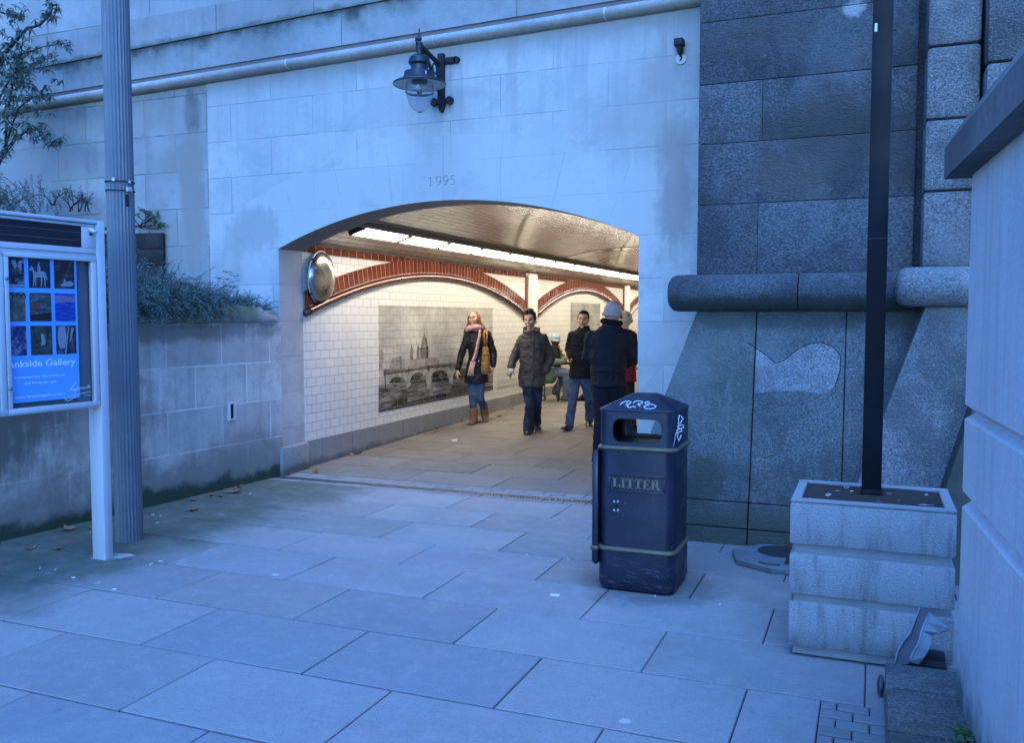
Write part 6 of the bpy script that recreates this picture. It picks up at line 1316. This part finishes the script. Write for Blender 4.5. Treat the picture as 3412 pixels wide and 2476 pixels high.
def b(bm):
    tube(bm, [P(300+70*math.cos(R(a)), 290+20*math.sin(R(a))*-1-(8*math.cos(R(a))), .01-.085*math.sin(R(a))) for a in range(0, 361, 18)], .040, 10); tube(bm, [P(310+58*math.cos(R(a)), 268-10*math.cos(R(a)), .01-.08*math.sin(R(a))) for a in range(0, 361, 18)], .028, 8)
    tube(bm, [P(355, 300, -.09), P(348, 360, -.125), P(330, 440, -.14), P(312, 530, -.14), P(285, 600, -.145)], [.034, .040, .042, .042, .044], 8, sy=.5)
sc_ = solid('scarf', b, M_SCARF, F.t, .009, 2, .007, 34)
bm = NB()
for k in range(13): f = k/12; x = 262+40*f; tube(bm, [P(x+6, 598, -.145), P(x-14+random.uniform(-4, 4), 670, -.15), P(x-32+22*f+random.uniform(-5, 5), 738+random.uniform(-8, 8), -.15)], [.009, .008, .006], 5)
ob('fringe', bm, M_SCARF, sc_, smooth=True)
t = thing('shoulder_bag', 'tan leather shoulder bag hanging at the side of the woman in the black coat', 'bag', P(405, 600, -.06))
M_BAG = cloth('tan_leather', (.25, .125, .038), .25, 14, .5, .4, (.16, .075, .025))
def b(bm):
    loft(bm, [F.oval(P(x, y, -.07), hw*F.m, dp) for y, x, hw, dp in ((448, 404, 14, .02), (475, 405, 30, .04), (540, 408, 38, .058), (620, 406, 44, .066), (690, 402, 42, .06), (725, 404, 34, .04))])
solid('bag_body', b, M_BAG, t, .008, 3, .008, 18)
bm = NB(); tube(bm, [P(398, 300, -.03), P(388, 335, -.095), P(392, 390, -.115), P(398, 455, -.10)], .016, 8, sy=.35); tube(bm, [P(412, 300, .02), P(420, 360, -.09), P(412, 455, -.08)], .013, 8, sy=.35); ob('strap', bm, M_BAG, t, smooth=True)
bm = NB(); tube(bm, [P(385, 535, -.135), P(440, 540, -.12)], .006, 6); ob('zip', bm, M_STRAP, t, smooth=True)
# -------- man in the black wool jacket
F = Fig('dark haired man walking in a black buttoned jacket and faded blue jeans', (1215, 1275), .00143, onF(*PC(1215, 1275))); P = F.P
hc = P(1360, 200, .25); ax = F.axes(-12, -6, -2)
lk, la = P(1262, 965, .10), P(1222, 1222, .03); rk, ra_ = P(1418, 985, .30), P(1430, 1195, .55); v0 = .22
def b(bm):
    head_mesh(bm, hc, ax); capsule(bm, P(1358, 270, v0+.03), .054, P(1352, 335, v0+.04), .06)
    F.torso(bm, [(330, 1345, 90, .07, v0), (450, 1342, 100, .09, v0), (600, 1338, 90, .10, v0), (760, 1335, 95, .1, v0)])
    F.chain(bm, [(P(1240, 360, v0), .048), (P(1218, 500, v0+.04), .04), (P(1240, 582, v0-.10), .028)]); F.chain(bm, [(P(1450, 360, v0), .048), (P(1470, 520, v0+.04), .04), (P(1450, 610, v0-.10), .028)])
    hand(bm, P(1246, 585, v0-.085), F.u*.35-Vector((0, 0, 1))+F.v*.55, F.u-F.v*.3, F.v, .95, 14); hand(bm, P(1448, 606, v0-.085), -F.u*.35-Vector((0, 0, 1))+F.v*.55, -F.u-F.v*.3, F.v, .95, 14)
    F.chain(bm, [(P(1278, 770, v0), .08), (lk, .042), (P(1238, 1140, .05), .03)]); F.chain(bm, [(P(1385, 770, v0), .08), (rk, .042), (P(1427, 1130, .48), .03)])
solid('body', b, M_SKIN, F.t, .0065, 3, paint=face_paint(hc, ax, 1, (.44, .25, .17), None, (.03, .02, .015), 0, .22))
def b(bm):
    r, f, up = ax; E = lambda a, bb, z, rad: ell(bm, hc+r*a+f*bb+up*z, rad)
    E(0, -.034, .044, (.082, .086, .090)); E(0, -.055, .0, (.078, .058, .08)); E(0, .036, .108, (.058, .044, .024)); E(.074, .012, .04, (.011, .018, .036)); E(-.074, .012, .04, (.011, .018, .036))
solid('hair', b, cloth('near_black_hair', (.012, .009, .007), .5, 90, .6), F.t, .008, 2, .006, 34)
def b(bm):
    F.torso(bm, [(262, 1368, 52, .075, v0+.03), (290, 1362, 62, .085, v0+.03), (318, 1356, 100, .095, v0+.02), (345, 1348, 122, .11, v0), (430, 1344, 122, .13, v0), (540, 1340, 112, .13, v0), (640, 1338, 112, .135, v0), (775, 1334, 116, .14, v0)])
    F.chain(bm, [(P(1246, 356, v0), .062), (P(1220, 498, v0+.04), .060), (P(1238, 566, v0-.08), .05)]); F.chain(bm, [(P(1446, 356, v0), .062), (P(1468, 520, v0+.04), .060), (P(1452, 592, v0-.08), .05)])
coat = solid('jacket', b, M_BLACKC, F.t, .009, 3, .009, 11)
bm = NB()
for y in (358, 440, 520): ell(bm, P(1338, y, v0-.128), (.009, .009, .009))
ob('button', bm, M_STRAP, coat, smooth=True); bm = NB(); tube(bm, [P(1230, 352, v0-.07), P(1248, 330, v0-.03)], .010, 6); tube(bm, [P(1265, 440, v0-.115), P(1300, 442, v0-.128)], .008, 6); ob('shoulder_tab', bm, M_BLACKC, coat, smooth=True)
def b(bm): F.chain(bm, [(P(1280, 775, v0), .090), (lk, .066), (P(1236, 1150, .04), .064), (P(1228, 1225, .03), .068)]); F.chain(bm, [(P(1385, 775, v0), .090), (rk, .066), (P(1428, 1150, .5), .062), (P(1430, 1205, .55), .066)])
solid('jeans', b, M_JEANB, F.t, .009, 3, .011, 12)
for a, d in ((P(1228, 1262, .06), -F.v-F.u*.35), (P(1424, 1222, .56), -F.v*.9)):
    bm = NB(); h_ = Vector((a.x, a.y, floor_z(a.y)+.006+(.02 if a.y > 12 else 0))); shoe(bm, h_+F.v*.04, d+Vector((0, 0, .10 if a.y < 12 else -.15)), .29, .05, .085); ob('shoe', bm, M_SHOE, F.t, smooth=True)
# -------- older man seen from behind in a grey knitted hat
F = Fig('man seen from behind in a lilac grey knitted hat, navy jacket and dark jeans', (1606, 1618), .00113, onF(*PC(1606, 1618))); P = F.P
hc = P(1640, 168, .02); ax = F.axes(165, -8, 0)
lk, la = P(1540, 1210, -.02), P(1505, 1540, -.02); rk, ra_ = P(1715, 1210, .10), P(1725, 1540, .22)
def b(bm):
    head_mesh(bm, hc, ax); capsule(bm, hc-Vector((0, 0, .08)), .058, P(1620, 330, .0), .065)
    F.torso(bm, [(330, 1600, 120, .08, .0), (500, 1600, 130, .11, .0), (700, 1600, 120, .12, .0), (850, 1610, 125, .12, .0)])
    F.chain(bm, [(P(1440, 370, 0), .052), (P(1395, 570, .04), .045), (P(1440, 640, .22), .03)]); F.chain(bm, [(P(1770, 370, 0), .052), (P(1840, 560, .06), .045), (P(1790, 640, .24), .03)])
    hand(bm, P(1440, 640, .22), F.v+F.u*.3, F.u+Vector((0, 0, .5)), -Vector((0, 0, 1)), 1, 45); hand(bm, P(1790, 640, .24), F.v-F.u*.3, -F.u+Vector((0, 0, .5)), -Vector((0, 0, 1)), 1, 45)
    F.chain(bm, [(P(1540, 880, .0), .09), (lk, .06), (la, .045)]); F.chain(bm, [(P(1700, 880, .0), .09), (rk, .06), (ra_, .045)]); capsule(bm, la, .03, la+F.v*.1-Vector((0, 0, .04)), .03); capsule(bm, ra_, .03, ra_+F.v*.1-Vector((0, 0, .04)), .03)
solid('body', b, M_SKIN, F.t, .007, 3, paint=face_paint(hc, ax, 1, (.42, .24, .17), None, (.2, .18, .16), 0))
M_HAT = cloth('lilac_grey_knit', (.34, .30, .31), .3, 70, .95, .7)
def b(bm):
    r, f, up = ax; ell(bm, hc+up*.045-f*.012, (.098, .104, .098)); ell(bm, hc+up*.085-f*.03-r*.01, (.085, .09, .072)); tube(bm, [hc+up*.012-f*.012+r*.096*math.cos(R(a))+f*.103*math.sin(R(a))+up*.018*math.sin(R(a)) for a in range(0, 361, 20)], .020, 8)
solid('knitted_hat', b, M_HAT, F.t, .008, 2, .006, 28)
bm = NB(); r, f, up = ax; tube(bm, [hc-r*.080+f*.02+up*.0, hc-r*.078-f*.05+up*.002], .004, 6); ob('glasses_arm', bm, M_STRAP, F.t)
def b(bm):
    F.torso(bm, [(218, 1628, 74, .09, .0), (258, 1622, 92, .10, .0), (300, 1612, 132, .11, .0), (340, 1604, 186, .125, .0), (430, 1600, 200, .15, .0), (560, 1600, 186, .165, .0), (680, 1602, 172, .17, .0), (760, 1604, 172, .17, .0), (845, 1606, 170, .17, .0)])
    F.chain(bm, [(P(1446, 368, .0), .072), (P(1398, 570, .05), .068), (P(1432, 640, .20), .055)]); F.chain(bm, [(P(1762, 362, .0), .072), (P(1836, 565, .07), .068), (P(1795, 640, .22), .055)])
coat = solid('jacket', b, cloth('navy_jacket', (.010, .011, .017), .3, 24, .75, .5), F.t, .010, 3, .013, 8)
def b(bm): tube(bm, [P(1630+82*math.cos(R(a)), 235+12*math.cos(R(a)), .0+.085*math.sin(R(a))) for a in range(0, 361, 18)], .034, 8)
solid('collar', b, cloth('black_fleece_collar', (.008, .008, .009), .4, 50, .95, .8), coat, .009, 2, .006, 30)
bm = NB(); tube(bm, [P(1440, 700, -.155), P(1520, 704, -.172), P(1600, 706, -.176), P(1690, 704, -.172), P(1765, 700, -.155)], .006, 5); ob('waist_seam', bm, M_BLACKC, coat, smooth=True)
def b(bm): F.chain(bm, [(P(1540, 870, .0), .105), (lk, .085), (P(1512, 1560, -.02), .072)]); F.chain(bm, [(P(1690, 870, .0), .105), (rk, .085), (P(1722, 1560, .2), .072)])
solid('jeans', b, cloth('navy_jeans', (.008, .010, .016), .3, 30), F.t, .010, 4, .007, 11)
for a in (P(1508, 1600, -.06), P(1724, 1600, .15)):
    h_ = Vector((a.x, a.y, floor_z(a.y)+.012)); bm = NB(); shoe(bm, h_, F.v-F.u*.1, .29, .052, .09); s_ = ob('shoe', bm, M_SHOE, F.t, smooth=True)
    bm = NB(); shoe(bm, h_-Vector((0, 0, .002)), F.v-F.u*.1, .292, .054, .034); ob('white_sole', bm, M_WHT, s_, smooth=True)
# -------- woman walking away beyond him, mostly hidden
F = Fig('person mostly hidden behind the man in navy, wearing a cream bobble hat and dark coat', (1800, 1290), .00146, onF(*PC(1810, 1290))); P = F.P
hc = P(1757, 248, .05); ax = F.axes(150, -4, 0)
def b(bm):
    head_mesh(bm, hc, ax, .95); capsule(bm, hc-Vector((0, 0, .08)), .05, P(1765, 370, .05), .055); F.torso(bm, [(370, 1765, 80, .07, .05), (560, 1765, 80, .09, .05), (760, 1765, 85, .1, .05)])
    F.chain(bm, [(P(1695, 390, .05), .042), (P(1665, 560, .08), .036), (P(1690, 660, .2), .025)]); F.chain(bm, [(P(1835, 390, .05), .042), (P(1862, 560, .08), .036), (P(1845, 665, .2), .025)]); hand(bm, P(1690, 660, .2), F.v-Vector((0, 0, 1)), F.u, F.v, .9, 30); hand(bm, P(1845, 665, .2), F.v-Vector((0, 0, 1)), -F.u, F.v, .9, 30)
    F.chain(bm, [(P(1740, 760, .05), .07), (P(1735, 1000, .1), .05), (P(1738, 1230, .12), .04)]); F.chain(bm, [(P(1800, 760, .05), .07), (P(1812, 1000, -.05), .05), (P(1836, 1215, -.25), .04)])
solid('body', b, M_SKIN, F.t, .008, 3, paint=face_paint(hc, ax, .95, (.45, .27, .19), None, (.1, .08, .06), 0))
def b(bm):
    r, f, up = ax; ell(bm, hc+up*.035, (.098, .104, .105)); tube(bm, [hc+up*.0+r*.095*math.cos(R(a))+f*.100*math.sin(R(a)) for a in range(0, 361, 20)], .018, 8)
hat = solid('knitted_hat', b, cloth('cream_knit', (.40, .33, .24), .2, 70, .95, .6), F.t, .008, 2, .004, 28)
bm = NB(); ell(bm, P(1722, 220, -.03), (.02, .02, .028)); ell(bm, P(1788, 198, -.06), (.012, .012, .014)); ob('dark_bobble', bm, M_STRAP, hat, smooth=True)
def b(bm):
    F.torso(bm, [(330, 1765, 50, .07, .05), (365, 1765, 84, .09, .05), (450, 1766, 88, .12, .05), (600, 1768, 84, .12, .05), (700, 1770, 88, .12, .05)]); F.chain(bm, [(P(1700, 385, .05), .056), (P(1668, 560, .08), .05), (P(1690, 645, .18), .045)]); F.chain(bm, [(P(1830, 385, .05), .056), (P(1860, 560, .08), .05), (P(1846, 650, .18), .045)])
solid('coat', b, cloth('brown_black_coat', (.018, .015, .014), .3), F.t, .010, 3, .006, 12)
def b(bm): F.torso(bm, [(660, 1775, 72, .125, .05), (740, 1785, 80, .13, .05), (818, 1790, 80, .135, .05)])
solid('skirt', b, cloth('maroon_skirt', (.13, .012, .018), .25), F.t, .010, 3, .007, 16)
def b(bm): F.chain(bm, [(P(1745, 780, .05), .075), (P(1735, 1000, .1), .06), (P(1738, 1225, .12), .05)]); F.chain(bm, [(P(1800, 780, .05), .075), (P(1812, 1000, -.05), .06), (P(1834, 1205, -.24), .05)])
solid('leggings', b, M_BLACKC, F.t, .010, 3, .003)
for a, d in ((P(1738, 1262, .05), F.v), (P(1846, 1205, -.30), Vector((0, 0, -.9))+F.v*.35)): bm = NB(); shoe(bm, a, d, .24, .045, .08); ob('shoe', bm, M_SHOE, F.t, smooth=True)
# -------- seated busker
F = Fig('seated busker in a pale blue knitted hat playing a gold banded wind instrument', (1150, 985), .00185, onF(*PC(1150, 985))); P = F.P
hc = P(1086, 402, .03); ax = F.axes(32, -12, 0); DS = (.055, .030, .020)
def b(bm):
    head_mesh(bm, hc, ax, .95); capsule(bm, hc-Vector((0, 0, .08)), .055, P(1072, 470, .06), .06); F.torso(bm, [(465, 1070, 62, .08, .06), (540, 1070, 62, .11, .06), (640, 1072, 62, .12, .06), (700, 1076, 62, .12, .04)])
    F.chain(bm, [(P(1030, 490, .0), .05), (P(1060, 610, -.10), .045), (P(1185, 600, -.12), .03)]); F.chain(bm, [(P(1110, 490, .12), .05), (P(1150, 590, .10), .045), (P(1200, 612, -.02), .03)])
    hand(bm, P(1185, 602, -.12), F.u+Vector((0, 0, -.15)), Vector((0, 0, 1)), F.v, .95, 48); hand(bm, P(1196, 615, -.02), F.u-F.v*.6, Vector((0, 0, 1)), -F.v, .95, 48)
    F.chain(bm, [(P(1080, 700, -.04), .085), (P(1205, 705, -.12), .065), (P(1185, 930, -.08), .045)]); F.chain(bm, [(P(1085, 705, .12), .085), (P(1190, 720, .2), .065), (P(1080, 915, .12), .045)])
def dpaint(fp): return lambda p: fp(p)
solid('body', b, M_SKIN, F.t, .0075, 3, paint=face_paint(hc, ax, .95, DS, None, (.012, .008, .007), 0, .5, (.05, .02, .018)))
def b(bm):
    r, f, up = ax; ell(bm, hc+up*.052-f*.004, (.092, .100, .088)); tube(bm, [hc+up*.022+r*.092*math.cos(R(a))+f*.100*math.sin(R(a)) for a in range(0, 361, 20)], .017, 8)
solid('knitted_hat', b, cloth('pale_blue_knit', (.29, .36, .37), .2, 60, .95, .6), F.t, .009, 2, .004, 28)
def b(bm):
    F.torso(bm, [(452, 1070, 40, .075, .05), (480, 1068, 64, .10, .06), (560, 1068, 70, .135, .05), (660, 1072, 72, .145, .04), (710, 1074, 74, .145, .03)])
solid('waistcoat', b, cloth('dark_green_coat', (.022, .027, .024), .3), F.t, .011, 3, .006, 12)
def b(bm): F.chain(bm, [(P(1032, 492, .0), .065), (P(1062, 608, -.10), .066), (P(1170, 600, -.12), .052)]); F.chain(bm, [(P(1108, 492, .12), .062), (P(1150, 592, .10), .06), (P(1186, 610, .0), .05)])
solid('sleeves', b, cloth('sage_green_sleeve', (.115, .135, .105), .25), F.t, .011, 3, .007, 14)
def b(bm): F.chain(bm, [(P(1080, 702, -.04), .10), (P(1205, 710, -.12), .080), (P(1192, 925, -.08), .062)]); F.chain(bm, [(P(1085, 708, .12), .10), (P(1190, 722, .2), .080), (P(1085, 900, .12), .058)])
solid('jeans', b, cloth('grey_blue_jeans', (.085, .11, .15), .25, 30, .9, .3, (.12, .14, .18)), F.t, .011, 3, .008, 12)
for a, d in ((P(1150, 975, -.06), F.u-F.v*.3), (P(1078, 930, .14), F.u*.3+Vector((0, 0, -1.0)))):
    bm = NB(); h_ = Vector((a.x, a.y, max(a.z, floor_z(a.y)+.006))) if d.z > -.5 else P(1072, 862, .12); shoe(bm, h_, d, .29, .055, .095); ob('boot', bm, plain('brown_boot_leather', (.05, .035, .026), .6) if d.z > -.5 else bpy.data.materials['brown_boot_leather'], F.t, smooth=True)
t = thing('wind_instrument', 'slim black and gold pipe held to the mouth of the seated busker', 'instrument', P(1140, 530, -.1))
a, e = hc+ax[1]*.11-ax[2]*.05, P(1228, 628, -.17); bm = NB(); tube(bm, [a, a.lerp(e, .5), e], [.014, .017, .022], 10); ob('pipe', bm, M_BLK, t, smooth=True)
bm = NB()
for k in range(9): f = .06+.1*k; q = a.lerp(e, f); dd = (e-a).normalized(); tube(bm, [q, q+dd*(.045 if k % 2 else .02)], .0185+.005*f, 10)
ob('gold_band', bm, plain('brass', (.45, .30, .09), .3, .9, .2, 20, 0), t, smooth=True)
t = thing('folding_chair', 'small metal framed chair with a green cloth over its back under the busker', 'chair', P(1060, 985, .0))
M_CH = plain('grey_tube', (.10, .11, .105), .4, .6, .1, 12, 0); bm = NB()
box_c = P(1062, 735, .04); obox(bm, box_c, F.u, F.v, Z1, .20, .19, .018, .008); ob('seat', bm, M_CH, t, auto=40)
for x, v in ((945, -.10), (1118, -.12), (980, .22), (1128, .24)):
    bm = NB(); q = P(x, 985, v); tube(bm, [P(x+(8 if x < 1050 else -4), 738, v), Vector((q.x, q.y, floor_z(q.y)+.004))], .012, 8); ob('leg', bm, M_CH, t, smooth=True)
bm = NB(); tube(bm, [P(952, 738, -.10), P(985, 600, -.11), P(990, 560, -.11), P(1000, 555, .22), P(985, 600, .22), P(972, 738, .22)], .012, 8); tube(bm, [P(1030, 655, -.17), P(1108, 658, -.17), P(1114, 690, -.15), P(1116, 738, -.12)], .011, 8); ob('back_frame', bm, M_CH, t, smooth=True)
def b(bm): loft(bm, [F.oval(P(x, y, -.10), hw*F.m, dp) for y, x, hw, dp in ((655, 1040, 60, .02), (700, 1045, 64, .05), (770, 1040, 66, .07), (815, 1030, 40, .05))])
solid('hanging_cloth', b, cloth('green_cloth', (.055, .095, .06), .3), t, .012, 3, .010, 14)
t = thing('floor_bag', 'crumpled black bag lying on the passage floor beside the busker', 'bag', onF(*PC(1370, 988)))
q = onF(*PC(1370, 988))
def b(bm): ell(bm, q+F.u*.0+Vector((0, 0, .05)), (.09, .07, .06)); ell(bm, q-F.u*.07+Vector((0, 0, .03)), (.09, .06, .035)); ell(bm, q+F.u*.08+Vector((0, 0, .04)), (.08, .06, .05))
solid('bag_body', b, M_BLACKC, t, .012, 3, .016, 16)
bm = NB(); tube(bm, [q-F.u*.10+Vector((0, 0, .05)), q-F.u*.02+Vector((0, 0, .13)), q+F.u*.06+Vector((0, 0, .09))], .008, 6); ob('handle', bm, M_STRAP, t, smooth=True)
q = onF(*PC(972, 985)); bm = NB(); tube(bm, [q+F.u*(.045*math.cos(R(a)))+Vector((0, 0, .05+.045*math.sin(R(a)))) for a in range(-150, 130, 15)], .010, 6); tag(ob('trolley_hook', bm, M_STRAP, smooth=True, loc=q), 'dark curled strap standing on the floor beside a chair leg', 'strap')
